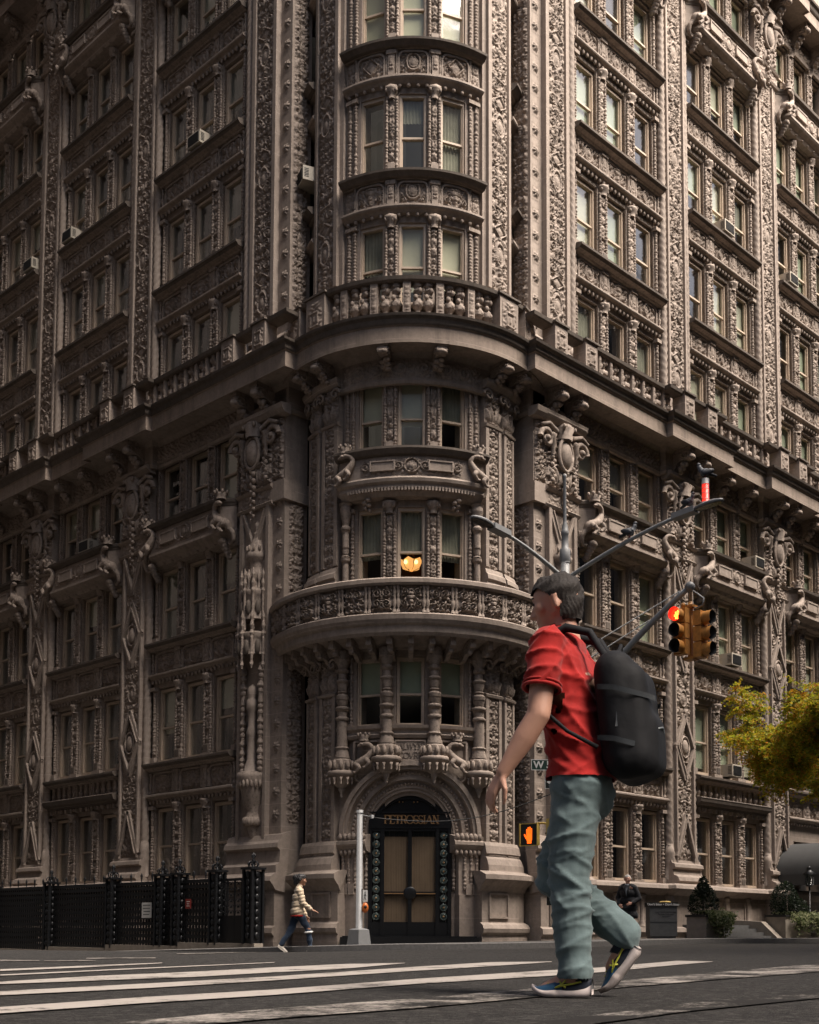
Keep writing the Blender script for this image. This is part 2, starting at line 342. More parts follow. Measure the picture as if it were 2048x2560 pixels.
# ------------------------------------------------------------------ carved relief as height fields (0..1)
def relief(W, H, seed=1, res=.022, motifs=None, rows=True, fill=.55, margin=.05):
    rg = random.Random(seed); nu = max(6, int(W/res)); nz = max(6, int(H/res))
    X, Z = np.meshgrid(np.linspace(-W/2, W/2, nu), np.linspace(0, H, nz), indexing='ij'); ax = np.abs(X); h = np.zeros_like(X)
    k = 33.0
    wx = ax+.035*np.sin(9*Z+seed); wz = Z+.035*np.sin(11*ax+2*seed)
    n = np.sin(k*wx+1.5*np.sin(k*.43*wz))*np.sin(k*.9*wz+1.7*np.sin(k*.37*wx+seed))
    n2 = np.sin(2.3*k*wx+seed)*np.sin(2.1*k*wz)
    h = np.clip((n+.35*n2-.02)*1.9, 0, 1)*fill
    def put(v, msk): nonlocal h; h = np.where(msk, v, h)
    def spiral(cx, cz, R, dr):
        dx, dz = ax-cx, Z-cz; r = np.hypot(dx, dz); th = np.arctan2(dz, dx); e = np.clip((R-r)/(.18*R), 0, 1)
        put(e*(.12+.88*np.clip(.5+.75*np.cos(2*PI*r/(R/2.0)-dr*th), 0, 1)), r < R)
    def rosette(cx, cz, R, n=6):
        dx, dz = ax-cx, Z-cz; r = np.hypot(dx, dz); th = np.arctan2(dz, dx)
        v = np.clip(1.15-r/(R*(.72+.28*np.cos(n*th))), 0, 1)**.6; v = np.where(r < .22*R, 1, v*np.where(r < .33*R, .25, 1)); put(v, r < R)
    def leafm_(cx, cz, L, Wd, a):
        ca, sa = math.cos(a), math.sin(a); p = (ax-cx)*ca+(Z-cz)*sa; q = -(ax-cx)*sa+(Z-cz)*ca
        e = (p/L)**2+(q/(Wd*(1.1-.5*p/L)))**2; put(np.sqrt(np.clip(1-e, 0, 1))*(.55+.45*np.abs(np.sin(q/Wd*4+PI/2))), e < 1)
    def oval(cz, a, b):
        e = np.hypot(X/a, (Z-cz)/b); v = np.where(e > .8, .95, np.where(e > .62, .1, np.where(e > .5, .75, .25+.75*np.sqrt(np.clip(1-(e/.5)**2, 0, 1))))); put(v, e < 1)
    def plaque(cz, a, b):
        m = (ax < a) & (np.abs(Z-cz) < b); ed = (ax > a-.035) | (np.abs(Z-cz) > b-.03); dots = np.cos(ax/a*9)*np.cos((Z-cz)/b*2); put(np.where(ed, 1, np.where(dots > .55, .9, .25)), m)
    def diamond(cz, a, b):
        e = ax/a+np.abs(Z-cz)/b; v = np.where(e > .82, 1, np.where(e > .66, .1, .7-.5*e)); put(v, e < 1)
    def urn(cz, s):
        t = (Z-cz)/s; w = s*np.clip(.32+.25*np.sin(2.6*t+.6)-.12*np.cos(6*t), .05, 1); v = np.sqrt(np.clip(1-(X/w)**2, 0, 1)); v = np.where(np.cos(t*13) > .75, v*.5, v); put(v, (ax < w) & (np.abs(t) < 1))
    fn = dict(spiral=spiral, rosette=rosette, leaf=leafm_, oval=oval, plaque=plaque, diamond=diamond, urn=urn)
    if rows:
        z = .10
        while z < H-.1:
            t = rg.random(); w = W/2
            if t < .36:
                R = w*rg.uniform(.40, .50); spiral(w*.5, z+R, R, rg.choice((-1, 1))); leafm_(w*.12, z+R*1.9, .10, .04, 1.2); z += 2*R+.01
            elif t < .6:
                a = rg.uniform(.5, 1.1); leafm_(w*.45, z+.14, .16, .06, a); leafm_(w*.7, z+.08, .10, .05, -a*.5); leafm_(w*.15, z+.16, .10, .04, 1.5); z += .27
            elif t < .76: urn(z+.16, .16); leafm_(w*.68, z+.18, .13, .05, 1.9); leafm_(w*.7, z+.05, .1, .045, .4); z += .33
            elif t < .9: rosette(w*.52, z+.11, min(.12, w*.45), 6); rosette(0, z+.12, .07, 5); z += .23
            else: rosette(0, z+.13, min(.14, w*.8), 8); leafm_(w*.75, z+.14, .10, .05, 1.57); z += .28
    for m in motifs or []: fn[m[0]](*m[1:])
    e = np.minimum(np.minimum(X+W/2, W/2-X), np.minimum(Z, H-Z)); return h*np.clip(e/margin, 0, 1)
def beads(z0, z1, r, step=.085, seed=0):
    rg = random.Random(seed); out = []; z = z0
    while z < z1:
        t = rg.random()
        if t < .6: out += [(z, r*.62), (z+step*.25, r), (z+step*.6, r), (z+step*.85, r*.62)]; z += step
        elif t < .85: out += [(z, r*.7), (z+step*.3, r*1.15), (z+step*.5, r*1.15), (z+step*1.2, r*.6), (z+step*1.5, r*.75)]; z += step*1.6
        else: out += [(z, r*.7), (z+step*.1, r*.95), (z+step*1.6, r*.7)]; z += step*1.7
    out = [q for q in out if q[0] < z1]; return out+[(z1, r*.7)]
def baluster(z0, z1, r):
    h = z1-z0; return [(z0+h*a, r*b) for a, b in ((0, .9), (.08, .9), (.1, .55), (.16, .5), (.3, 1.1), (.42, 1.0), (.55, .5), (.6, .75), (.64, .5), (.75, .85), (.86, .6), (.9, .9), (1, .9))]
ROPE = (.14, 3, 26)
# ------------------------------------------------------------------ facade units; local axes: u along the wall, d outward, z up
BW = 4.53
WIN = [(.755, 1.05), (2.265, 1.05), (3.775, 1.05)]
def surround(H, seed=0, thin=False):
    """mullions, jambs, lintel and sill of a three-light window group, height H"""
    b = MB(); top = H-.26
    for j, (a, c) in enumerate(((-.02, .23), (1.28, 1.74), (2.79, 3.25), (4.30, 4.55))):
        b.box(a, c, -.60, -.04, 0, H); w = c-a; m = (a+c)/2
        for e, sg in ((a, -1), (c, 1)):
            if .1 < e < 4.4:
                b.box(e-.025 if sg > 0 else e-.03, e+.03 if sg > 0 else e+.025, -.30, -.22, .02, top, 0)   # stepped jamb
                b.hf(min(e, e+.02*sg), max(e, e+.021*sg), .1, top-.1, -.15, np.tile(.5+.5*np.sin(np.linspace(0, 46*PI, 150)), (3, 1)), .10)
        if j in (1, 2):
            b.hf(m-.095, m+.095, .34, top-.18, -.035, relief(.19, top-.52, 31+j+seed, .02, margin=.02), .085, 1)
            for sg in (-1, 1): b.lathe(m+.155*sg, -.0, beads(.12, top-.16, .054, .085, j+seed+sg), 7, 1)
            b.box(m-.25, m+.25, -.06, .07, 0, .10); b.box(m-.14, m+.14, -.06, .06, .10, .36); b.box(m-.10, m+.10, .05, .075, .13, .32, 2)
            b.lathe(m, -.02, [(top-.20, .13), (top-.12, .15), (top-.04, .18), (top+.02, .21), (top+.08, .21)], 8, 1)
            for q in range(5): b.ell((m-.15+.075*q, .07, top-.05), (.035, .05, .06), 6, 5, 1)
        else:
            uu = .14 if j == 0 else BW-.14
            b.lathe(uu, -.01, beads(.30, top-.10, .062, .085, 7+j+seed), 7, 1); b.box(uu-.10, uu+.10, -.06, .06, 0, .2); b.box(uu-.12, uu+.12, -.06, .10, top-.09, top+.02, 1)
    b.box(-.02, BW+.02, -.60, -.06, top, H); b.box(0, BW, -.46, -.24, top-.06, top)
    b.prof(0, BW, [(-.6, .02), (-.6, .07), (-.2, .05), (-.04, .03), (-.04, 0), (-.6, 0)])
    return b
def window_mb(H, W=1.05):
    """sash window: frame with meeting rail; panes returned separately"""
    f = MB(); w = W/2; t = .085
    f.box(-w, -w+t, -.50, -.36, .05, H); f.box(w-t, w, -.50, -.36, .05, H); f.box(-w+t, w-t, -.50, -.36, H-t, H); f.box(-w+t, w-t, -.50, -.34, .05, .13)
    zm = .05+(H-.05)*.47
    f.box(-w+t, w-t, -.49, -.395, zm-.028, zm+.028); f.box(-w+t, -w+t+.04, -.485, -.43, .13, zm-.028); f.box(w-t-.04, w-t, -.485, -.43, .13, zm-.028)
    f.box(-w+t, -w+t+.04, -.46, -.41, zm+.028, H-t); f.box(w-t-.04, w-t, -.46, -.41, zm+.028, H-t)
    p = MB(); a = w-t-.035
    p.add([(-a, -.46, .12), (a, -.46, .12), (a, -.46, zm), (-a, -.46, zm)], [(0, 1, 2, 3)]); p.add([(-a, -.435, zm), (a, -.435, zm), (a, -.435, H-t+.01), (-a, -.435, H-t+.01)], [(0, 1, 2, 3)])
    return f, p
def blind_mb(H, f0, W=1.05, pleat=0.):
    b = MB(); w = W/2-.05; n = 24; us = np.linspace(-w, w, n); v = []; z0 = .06+(H-.1)*(1-f0)
    for u in us: d = -.53+pleat*math.sin(u*46); v += [(u, d, z0), (u, d, H-.05)]
    return b.add(v, [(2*i, 2*i+2, 2*i+3, 2*i+1) for i in range(n-1)], pleat > 0)
def spandrel(kind, Hh, seed):
    """band between the window heads of one floor (z=0) and the sill of the next (z=Hh): lower ledge, three carved panels, dark sill ledge"""
    b = MB(); top = Hh-.26
    b.box(0, BW, -.60, -.02, -.02, Hh-.02)
    b.prof(0, BW, [(-.02, -.07), (.05, -.06), (.09, 0), (.17, .03), (.19, .06), (.19, .10), (.12, .13), (.02, .16), (-.02, .16)])
    for i in range(23): b.ell((.1+i*.197, .05, -.10), (.055, .05, .085), 6, 5, 1)
    if kind < 3:
        for j, (c, _) in enumerate(WIN):
            w = 1.08; z0, z1 = .17, top-.06
            for e in (-1, 1): b.box(c+e*w/2-.03, c+e*w/2+.03, -.03, .055, z0, z1-.12)
            b.arc((c-w/2+.15, z1-.16), .12, .18, PI/2, PI, -.03, .055, 6); b.arc((c+w/2-.15, z1-.16), .12, .18, 0, PI/2, -.03, .055, 6); b.box(c-w/2+.15, c+w/2-.15, -.03, .055, z1-.04, z1+.02)
            mot = [[('oval', .33, .20, .27), ('spiral', .36, .18, .13, 1), ('spiral', .37, .48, .12, -1)], [('urn', .33, .30), ('spiral', .28, .2, .13, -1), ('rosette', .36, .46, .11, 6)], [('diamond', .33, .22, .28), ('leaf', .37, .2, .14, .05, .8), ('leaf', .37, .46, .14, .05, -.7)]][(j+kind+seed) % 3]
            b.hf(c-w/2+.05, c+w/2-.05, z0, z1-.04, -.015, relief(w-.1, z1-.04-z0, 50+seed*3+j, .02, mot, False, .5, .04), .085, 1)
            if (j+kind+seed) % 3 == 0: b.ell((c, .03, z0+.33), (.075, .06, .10), 10, 8, 0)
        for c in (1.51, 3.02):
            b.box(c-.10, c+.10, -.02, .08, .16, top-.02); b.hf(c-.07, c+.07, .25, top-.16, .082, relief(.14, top-.41, 9+seed, .02, None, True, .6, .02), .04, 1)
            for sg in (-1, 1): b.lathe(c+.165*sg, .04, baluster(.17, top-.05, .055), 7, 1)
            b.box(c-.16, c+.16, -.02, .12, top-.12, top-.03, 1)
        for c in (.07, BW-.07): b.lathe(c, .04, baluster(.17, top-.05, .055), 7, 1)
    else:      # blind balustrade instead of panels
        b.prof(-.03, BW+.03, [(-.02, -.10), (.12, -.05), (.14, .02), (.28, .06), (.31, .10), (.33, .18), (.35, .22), (.30, .25), (-.02, .27)], 1, 2)
        for i in range(13): b.box(.16+i*.343, .28+i*.343, 0, .13, -.20, -.07, 1)
        for i in range(12):
            u = .26+i*.365
            if i in (4, 7): b.box(u-.16, u+.16, -.02, .07, .26, top); b.bar((u, .33), (u-.09, .52), .03, .07, .10); b.bar((u, .33), (u+.09, .52), .03, .07, .10); b.bar((u, .71), (u-.09, .52), .03, .07, .10); b.bar((u, .71), (u+.09, .52), .03, .07, .10)
            else: b.lathe(u, .03, baluster(.26, top, .085), 8, 1)
    b.prof(-.02, BW+.02, [(-.02, top-.03), (.10, top-.01), (.13, top+.03), (.26, top+.07)], 1, 1, False)
    b.prof(-.02, BW+.02, [(.10, top+.05), (.26, top+.07), (.30, top+.12), (.34, top+.14), (.345, top+.20), (.20, top+.24), (-.45, top+.26), (-.45, top+.1)], 1, 2)
    return b
def pilaster_upper(z0, z1, W):
    b = MB(); c = W/2; seg = 3.68
    b.box(.14, W-.14, -.6, .10, z0, z1)
    for u in (.13, W-.13): b.lathe(u, .05, [(z, .125) for z in np.arange(z0+.9, z1, .075)], 12, 0, ROPE); b.lathe(u, .05, [(z0, .16), (z0+.5, .16), (z0+.55, .2), (z0+.65, .17), (z0+.72, .19), (z0+.8, .14), (z0+.9, .13)], 10)
    pw = W-.72
    for a, e in ((.27, .36), (W-.36, W-.27)): b.box(a, e, .10, .20, z0+.8, z1)
    b.box(.27, W-.27, .10, .17, z0+.62, z0+.82)
    z = z0+.82; k = 0
    while z < z1-.3:
        hh = min(seg, z1-z); mot = [('oval', 1.05, .21, .34), ('diamond', 1.72, .3, .22), ('plaque', 2.45, .22, .10), ('spiral', .2, 2.75, .17, 1), ('spiral', .2, 2.12, .17, -1), ('oval', 3.2, .14, .12), ('leaf', .1, .45, .2, .06, 1.1), ('urn', .4, .22)]
        b.hf(.36, W-.36, z, z+hh, .105, relief(pw, hh, 5+k % 2, .021, [m for m in mot if (m[1] if m[0] in ('oval', 'diamond', 'plaque', 'urn') else m[2]) < hh-.3], True, .6, .03), .075, 1); z += hh; k += 1
    b.prof(.06, W-.06, [(.10, z0+.60), (.24, z0+.56), (.30, z0+.48), (.24, z0+.42), (.26, z0+.34), (.34, z0+.30), (.38, z0+.22), (.34, z0+.14), (.40, z0+.1), (.40, z0), (0, z0)])
    return b
def chevron(b, c, w, z0, z1, up, d, bw=.12):
    a = z1 if up else z0; e = z0 if up else z1
    for sg in (-1, 1):
        b.bar((c+sg*w/2, e), (c, a), bw, d-.04, d+.05); b.bar((c+sg*(w/2-.07), e), (c, a-(.16 if up else -.16)), .035, d, d+.085)
def pilaster_lower(W):
    b = MB(); c = W/2; z0, z1 = -.7, 12.05
    b.box(.14, W-.14, -.6, .16, z0, z1)
    b.box(.02, W-.02, -.1, .42, z0, 1.35); b.prof(-.02, W+.02, [(-.1, 2.52), (.22, 2.50), (.24, 2.42), (.34, 2.38), (.36, 2.28), (.26, 2.22), (.30, 2.06), (.46, 1.98), (.50, 1.86), (.44, 1.80), (.42, 1.36), (-.1, 1.36)])
    for u in (.13, W-.13): b.lathe(u, .06, [(z, .125) for z in np.arange(2.95, z1, .08)], 12, 0, ROPE); b.lathe(u, .06, [(1.9, .17), (2.4, .17), (2.5, .2), (2.62, .16), (2.7, .19), (2.8, .15), (2.95, .13)], 10)
    pw = W-.66
    for a, e in ((.27, .34), (W-.34, W-.27)): b.box(a, e, .16, .27, 2.5, z1)
    b.hf(.34, W-.34, 2.55, 7.3, .165, relief(pw, 4.75, 11, .021, [('urn', 1.75, .24), ('spiral', .2, 2.0, .17, 1), ('spiral', .2, 2.4, .17, -1), ('plaque', 3.1, .2, .09)], True, .6, .03), .07, 1)
    b.hf(.34, W-.34, 7.3, z1, .165, relief(pw, z1-7.3, 12, .021, [('oval', .3, .2, .28), ('plaque', 1.2, .2, .09), ('spiral', .2, 1.6, .17, 1), ('oval', 3.7, .18, .24)], True, .6, .03), .07, 1)
    chevron(b, c, pw+.1, 2.62, 3.95, True, .23)
    for zc in (6.05, 9.45):
        chevron(b, c, pw+.1, zc, zc+1.02, True, .23); chevron(b, c, pw+.1, zc-1.02, zc, False, .23); b.ell((c, .24, zc), (.16, .08, .24), 12, 8, 1); b.tube([(c+.24*math.cos(t), .25, zc+.33*math.sin(t)) for t in np.linspace(0, 2*PI, 20)], .03, 6, 1)
    chevron(b, c, pw+.1, 10.75, 11.95, False, .23)
    return b
def capital(W):
    """tall carved capital with crowned cartouche, volutes and hanging festoon; z from 0 to 2.85"""
    b = MB(); c = W/2; w = W-.1
    b.box(.05, W-.05, -.6, .18, 0, 2.9)
    b.prof(.0, W, [(.1, -.08), (.26, -.05), (.30, .02), (.22, .08), (.22, .38), (.30, .42), (.34, .48), (.24, .54), (.1, .56)])
    b.hf(.1, W-.1, .06, .42, .225, relief(W-.2, .36, 3, .02, None, True, .8, .02), .03, 1)
    b.hf(.08, W-.08, .56, 2.35, .19, relief(W-.16, 1.79, 21, .021, [('leaf', .28, .35, .3, .09, 1.3), ('leaf', .5, .3, .3, .08, 1.2), ('leaf', .15, .3, .25, .08, 1.5)], True, .7, .03), .15, 1)
    b.ell((c, .34, 1.55), (.24, .16, .38), 14, 10, 1); b.tube([(c+.30*math.cos(t), .36, 1.55+.46*math.sin(t)) for t in np.linspace(0, 2*PI, 24)], .055, 6, 1)
    b.lathe(c, .30, [(1.98, .22), (2.08, .27), (2.12, .22), (2.28, .30), (2.42, .20), (2.48, .06)], 10, 1)
    for q in range(5): b.ell((c-.24+.12*q, .50, 2.3), (.055, .055, .08), 6, 5, 1)
    for sg in (-1, 1):
        u = c+sg*(W/2+.02); sp = [(u+sg*(-.02)+sg*.30*(1-t/9.)*math.cos(t), .30, 1.85+.30*(1-t/9.)*math.sin(t)) for t in np.linspace(0, 8, 44)]; b.tube(sp, np.linspace(.085, .04, 44), 7, 1); b.ell((u, .32, 1.85), (.10, .12, .10), 8, 6, 1)
        b.tube([(c+sg*.35, .34, 2.15), (u-sg*.05, .36, 2.28), (u+sg*.25, .34, 2.16)], .06, 7, 1)
        for q in range(7): b.ell((c+sg*(.48+.04*(-1)**q), .28, 1.4-.11*q), (.065, .07, .075), 7, 6, 1)
        b.lathe(c+sg*.52, .30, [(1.45, .04), (1.5, .09), (1.62, .05), (1.7, .11), (1.95, .09), (2.02, .13), (2.08, .06)], 8, 1)
    for q in range(15): r = .085-.003*q; b.ell((c+.05*(-1)**q, .33, 1.05-.10*q), (r, r, r*1.1), 7, 6, 1)
    b.prof(-.12, W+.12, [(.1, 2.36), (.30, 2.38), (.36, 2.46), (.44, 2.50), (.44, 2.60), (.1, 2.66)])
    return b
def bracket():
    """scrolled modillion with acanthus under the cornice; z=0 is the soffit, hangs down"""
    b = MB(); b.box(-.16, .16, 0, .72, -.16, 0)
    pr = [(.0, -.85), (.10, -.80), (.16, -.62), (.32, -.50), (.60, -.48), (.72, -.34), (.70, -.18), (0, -.16)]; b.prof(-.14, .14, pr)
    for sg in (-1, 1): b.tube([(sg*.15, .50+.17*(1-t/9)*math.cos(t), -.32+.17*(1-t/9)*math.sin(t)) for t in np.linspace(0, 8, 30)], .035, 6, 1)
    for q in range(5): b.ell(((-1)**q*.06, .22+.05*q, -.86+.07*q), (.11, .09, .12), 7, 6, 1)
    b.ell((0, .66, -.40), (.17, .13, .13), 9, 7, 1); return b
def dragon_mb():
    """crouching salamander with arched neck and curled tail under a crown; u centre 0"""
    b = MB()
    def sp(pts, rad, n=10, k=6):
        P = np.array(pts, float); t = np.linspace(0, len(P)-1, len(P)*k); q = np.column_stack([np.interp(t, range(len(P)), P[:, c]) for c in range(3)])
        for _ in range(4): q[1:-1] = (q[:-2]+2*q[1:-1]+q[2:])/4
        b.tube(q, np.interp(t, range(len(P)), rad), n)
    sp([(-.30, .50, .02), (-.26, .58, .18), (-.08, .62, .26), (.10, .62, .36), (.22, .60, .52), (.30, .60, .68), (.22, .64, .84), (.06, .68, .88), (-.06, .70, .82)], [.10, .15, .145, .14, .115, .085, .075, .075, .06])
    sp([(-.08, .70, .83), (-.20, .72, .80)], [.075, .03]); b.ell((-.05, .72, .86), (.09, .06, .06), 8, 6)
    sp([(-.30, .50, .04), (-.40, .44, -.12), (-.38, .40, -.32), (-.24, .38, -.42), (-.12, .38, -.34), (-.18, .38, -.26)], [.09, .075, .06, .05, .035, .02])
    for u, z in ((-.22, .10), (.12, .26)): sp([(u, .70, z+.06), (u+.12, .76, z-.06), (u+.0, .74, z-.20), (u-.09, .76, z-.22)], [.10, .07, .05, .04]); b.ell((u-.02, .70, z+.06), (.11, .07, .11), 8, 6)
    for k in range(9): t = k/8.; b.ell((-.22+.48*t, .58, .33+.30*t*t), (.03, .02, .05), 5, 4)
    b.lathe(-.02, .60, [(.98, .15), (1.03, .17), (1.07, .14), (1.16, .20), (1.18, .17)], 10)
    for q in range(7): a = 2*PI*q/7; b.ell((-.02+.19*math.cos(a), .60+.19*math.sin(a), 1.21), (.045, .045, .07), 6, 5)
    return b
def balcony_mb():
    """shallow balcony front across a bay, bowed in at both ends; z=0 bottom moulding, 1.0 top"""
    b = MB(); e = .42
    def ring(off): return [(.0, off*.3), (e*.35, off*.55), (e, off), (BW-e, off), (BW-e*.35, off*.55), (BW, off*.3)]
    for pr in ([(.0, -.28), (.22, -.25), (.30, -.14), (.44, -.06), (.50, .0), (.50, .07), (.42, .10), (.0, .10)], [(0, .78), (.46, .78), (.50, .84), (.58, .88), (.60, .96), (.46, 1.0), (-.5, 1.03)]):
        k = len(pr); v = []
        pts = ring(1.0)
        for u, s in pts: v += [(u, d*s if d > 0 else d, z) for d, z in pr]
        b.add(v, [(i*k+j, i*k+j+1, (i+1)*k+j+1, (i+1)*k+j) for i in range(len(pts)-1) for j in range(k-1)]+[tuple(range(k)), tuple(range((len(pts)-1)*k, len(pts)*k))], False, 0 if pr[0][1] < 0 else 2)
    v = []
    for u, s in ring(1.0): v += [(u, .42*s, .08), (u, .42*s, .80)]
    b.add(v, [(2*i, 2*i+2, 2*i+3, 2*i+1) for i in range(5)])
    w = BW-2*e-.5; b.hf(e+.25, BW-e-.25, .20, .70, .425, relief(w, .5, 44, .02, [('oval', .25, .22, .22), ('plaque', .25, .2, .2)][:1], True, .6, .04), .06, 1)
    for cu in (BW/2-.85, BW/2+.85):
        for a, q in (((cu-.4, .30), (cu+.4, .30)), ((cu-.4, .60), (cu+.4, .60))): b.bar(a, q, .05, .42, .51)
        for a in (cu-.4, cu+.4): b.bar((a, .28), (a, .62), .05, .42, .51)
        b.box(cu-.37, cu+.37, .42, .49, .33, .57)
    for u in (e*.9, BW-e*.9):
        for q in range(5): b.ell((u, .36-.06*q, -.26-.09*q), (.15-.02*q, .13, .11), 8, 6, 1)
    b.box(0, BW, -.60, .02, -.30, 1.0)
    for i in range(9): b.ell((.45+i*.455, .18, -.22), (.09, .14, .035), 8, 5, 1)
    return b
# ------------------------------------------------------------------ setting
def build_setting():
    ax = np.unique(np.concatenate([np.linspace(-260, -50, 8), np.linspace(-48, 34, 165), np.linspace(40, 260, 9)]))
    X, Y = np.meshgrid(ax, ax, indexing='ij'); Z = G(np.clip(X, -80, 80), np.clip(Y, -80, 80)); n = len(ax)
    b = MB(); i = np.arange(n-1)[:, None]*n+np.arange(n-1)[None, :]
    b.add(np.stack([X, Y, Z], -1).reshape(-1, 3), np.stack([i, i+n, i+n+1, i+1], -1).reshape(-1, 4).tolist(), True)
    tag(b.build('road', 'asphalt'), kind='structure')
    s = MB(); k = MB()
    th = np.linspace(PI, 1.5*PI, 25)
    path = [(-4.2, y) for y in np.linspace(90, .2, 60)]+[(-.2+4*math.cos(t), -.4+4*math.sin(t)) for t in th]+[(x, -4.4) for x in np.linspace(.6, 90, 60)]
    nr = [(-1, 0)]*60+[(math.cos(t), math.sin(t)) for t in th]+[(0, -1)]*60
    rows = []
    for (x, y), (a, c) in zip(path, nr): rows.append([(x-a*q, y-c*q) for q in (.17, 1.0, 2.2, 3.3, 4.0)])
    v = [(x, y, float(S(x, y))) for r in rows for x, y in r]; m = 5
    s.add(v, [(i*m+j, i*m+j+1, (i+1)*m+j+1, (i+1)*m+j) for i in range(len(rows)-1) for j in range(m-1)])
    s.add([(x, y, float(S(x, y))-.004) for x in (-.3, 6, 20, 90) for y in (-.5, 6, 20, 90)], [(i*4+j, i*4+j+4, i*4+j+5, i*4+j+1) for i in range(3) for j in range(3)])
    tag(s.build('pavement', 'pave'), kind='structure')
    kv = []
    for (x, y), (a, c) in zip(path, nr): z = float(S(x, y)); kv += [(x, y, z-.3), (x, y, z-.01), (x-a*.025, y-c*.025, z+.004), (x-a*.17, y-c*.17, z+.004), (x-a*.17, y-c*.17, z-.3)]
    k.add(kv, [(i*5+j, i*5+j+1, i*5+j+6, i*5+j+5) for i in range(len(path)-1) for j in range(4)])
    tag(k.build('kerb', 'kerb'), kind='structure')
    ST = [('paintw', [(-12.51, -8.34, -12.98, -9.01), (-11.39, -7.52, -12.2, -8.61), (-8.3, -4.7, -9.8, -6.4)]),
          ('paintw', [(-15.83, -10.36, -16.07, -10.85), (-15.61, -10.67, -15.75, -10.93)]), ('paintw', [(-15.63, -10.8, -15.81, -11.1), (-15.21, -10.95, -15.33, -11.15)]),
          ('paintw', [(-14.75, -10.03, -15.01, -10.45), (-14.16, -10.34, -14.36, -10.64)]),
          ('paint', [(-17.13, -12.9, -17.31, -13.24), (-16.26, -12.48, -16.5, -12.87), (-15.24, -12.04, -15.36, -12.21)]),
          ('paint', [(-17.61, -13.83, -17.71, -14.02), (-16.33, -13.24, -16.47, -13.45), (-14.38, -12.46, -14.49, -12.59)]),
          ('paint', [(-18.9, -15.3, -19.0, -15.6), (-18.11, -14.79, -18.24, -15.05), (-17.28, -14.37, -17.64, -14.96), (-16.4, -14.1, -16.95, -14.86), (-15.39, -13.66, -16.11, -14.53), (-14.28, -13.25, -15.17, -14.21), (-13.61, -13.28, -13.73, -13.39)]),
          ('paint', [(-19.5, -16.0, -19.6, -16.3), (-18.58, -15.72, -18.75, -16.03), (-17.67, -15.45, -17.94, -15.87), (-16.57, -15.1, -16.93, -15.54), (-14.37, -14.16, -15.07, -14.84), (-12.82, -13.57, -13.81, -14.42), (-12.12, -13.71, -12.32, -13.86)]),
          ('paint', [(-19.9, -17.0, -20.0, -17.3), (-19.12, -16.75, -19.27, -17.05), (-18.38, -16.52, -18.61, -16.87), (-17.6, -16.36, -17.9, -16.73), (-16.13, -15.87, -16.61, -16.33), (-14.29, -15.36, -15.2, -16.06), (-13.39, -15.16, -14.34, -15.84), (-10.89, -14.27, -12.24, -15.11), (-10.83, -14.62, -11.01, -14.72)]),
          ('paintw', [(-19.9, -17.9, -20.0, -18.2), (-19.14, -17.62, -19.31, -17.9), (-18.46, -17.42, -18.78, -17.81), (-17.68, -17.31, -18.11, -17.74), (-16.38, -17.01, -17.03, -17.52), (-15.73, -16.85, -16.35, -17.3), (-13.86, -16.38, -14.98, -17.05), (-10.79, -15.66, -12.98, -16.73), (-9.0, -15.1, -11.5, -16.3)]),
          ('paintx', [(-18.5, -18.5, -18.8, -18.75), (-18.07, -18.4, -18.36, -18.62), (-17.13, -18.22, -17.54, -18.47), (-15.59, -18.0, -16.35, -18.37), (-14, -17.6, -15, -18.1)])]
    for mt, pts in ST:
        b = MB(); P = np.array(pts); n = 14*(len(P)-1)+1; ti = np.linspace(0, len(P)-1, n); Q = np.stack([np.interp(ti, range(len(P)), P[:, c]) for c in range(4)], 1)
        v = []; w = 7
        for r in Q:
            for f in np.linspace(0, 1, w): x = r[0]+(r[2]-r[0])*f; y = r[1]+(r[3]-r[1])*f; v.append((x, y, float(G(x, y))+.006))
        b.add(v, [(i*w+j, i*w+j+1, (i+1)*w+j+1, (i+1)*w+j) for i in range(n-1) for j in range(w-1)], True)
        tag(b.build('crosswalk_marking', mt), kind='structure')
build_setting()
# ------------------------------------------------------------------ the corner building
B = thing('apartment_building', (0, 0, 0), 'ornate brown terracotta apartment building with a round corner tower over an arched black doorway', 'building')
RX = [6.72, 12.85, 18.98]; LX = [6.80, 12.73, 18.66]; LW = 4.27/BW
def onR(u0, z0, sx=1., sz=1.): return Matrix(((sx, 0, 0, u0), (0, -1, 0, 0), (0, 0, sz, z0), (0, 0, 0, 1)))
def onL(u0, z0, sx=1., sz=1.): return Matrix(((0, -1, 0, 0), (sx, 0, 0, u0), (0, 0, sz, z0), (0, 0, 0, 1)))
TC = np.array([3.27, 3.17]); TR = 3.0; F2, R2 = HF[:2], HR[:2]
def tx(P):
    th = P[:, 0]/TR; r = TR+P[:, 1]; xy = TC+r[:, None]*(-np.cos(th)[:, None]*F2+np.sin(th)[:, None]*R2)
    return np.column_stack([xy, P[:, 2]])
def tm(u, z, d=0., sx=1., sz=1., sd_=1.):
    th = u/TR; o = -math.cos(th)*F2+math.sin(th)*R2; t = math.sin(th)*F2+math.cos(th)*R2; p = TC+(TR+d)*o
    return Matrix(((t[0]*sx, o[0]*sd_, 0, p[0]), (t[1]*sx, o[1]*sd_, 0, p[1]), (0, 0, sz, z), (0, 0, 0, 1)))
STM = ['stone', 'carved', 'soot']
SUR = [surround(2.6, s).mesh('window_surround', STM) for s in (0, 4)]
floors = [(1.75, 2.51), (5.33, 2.6), (9.03, 2.57), (12.62, 2.28), (16.6, 2.6), (20.27, 2.61), (23.97, 2.58), (27.62, 2.6), (31.35, 2.5)]
SPH = 1.10
SPN = {(k, s): spandrel(k, SPH, s).mesh('spandrel', STM) for k in (0, 1, 2) for s in (0, 1)}; SPB = spandrel(3, .98, 0).mesh('spandrel', STM)
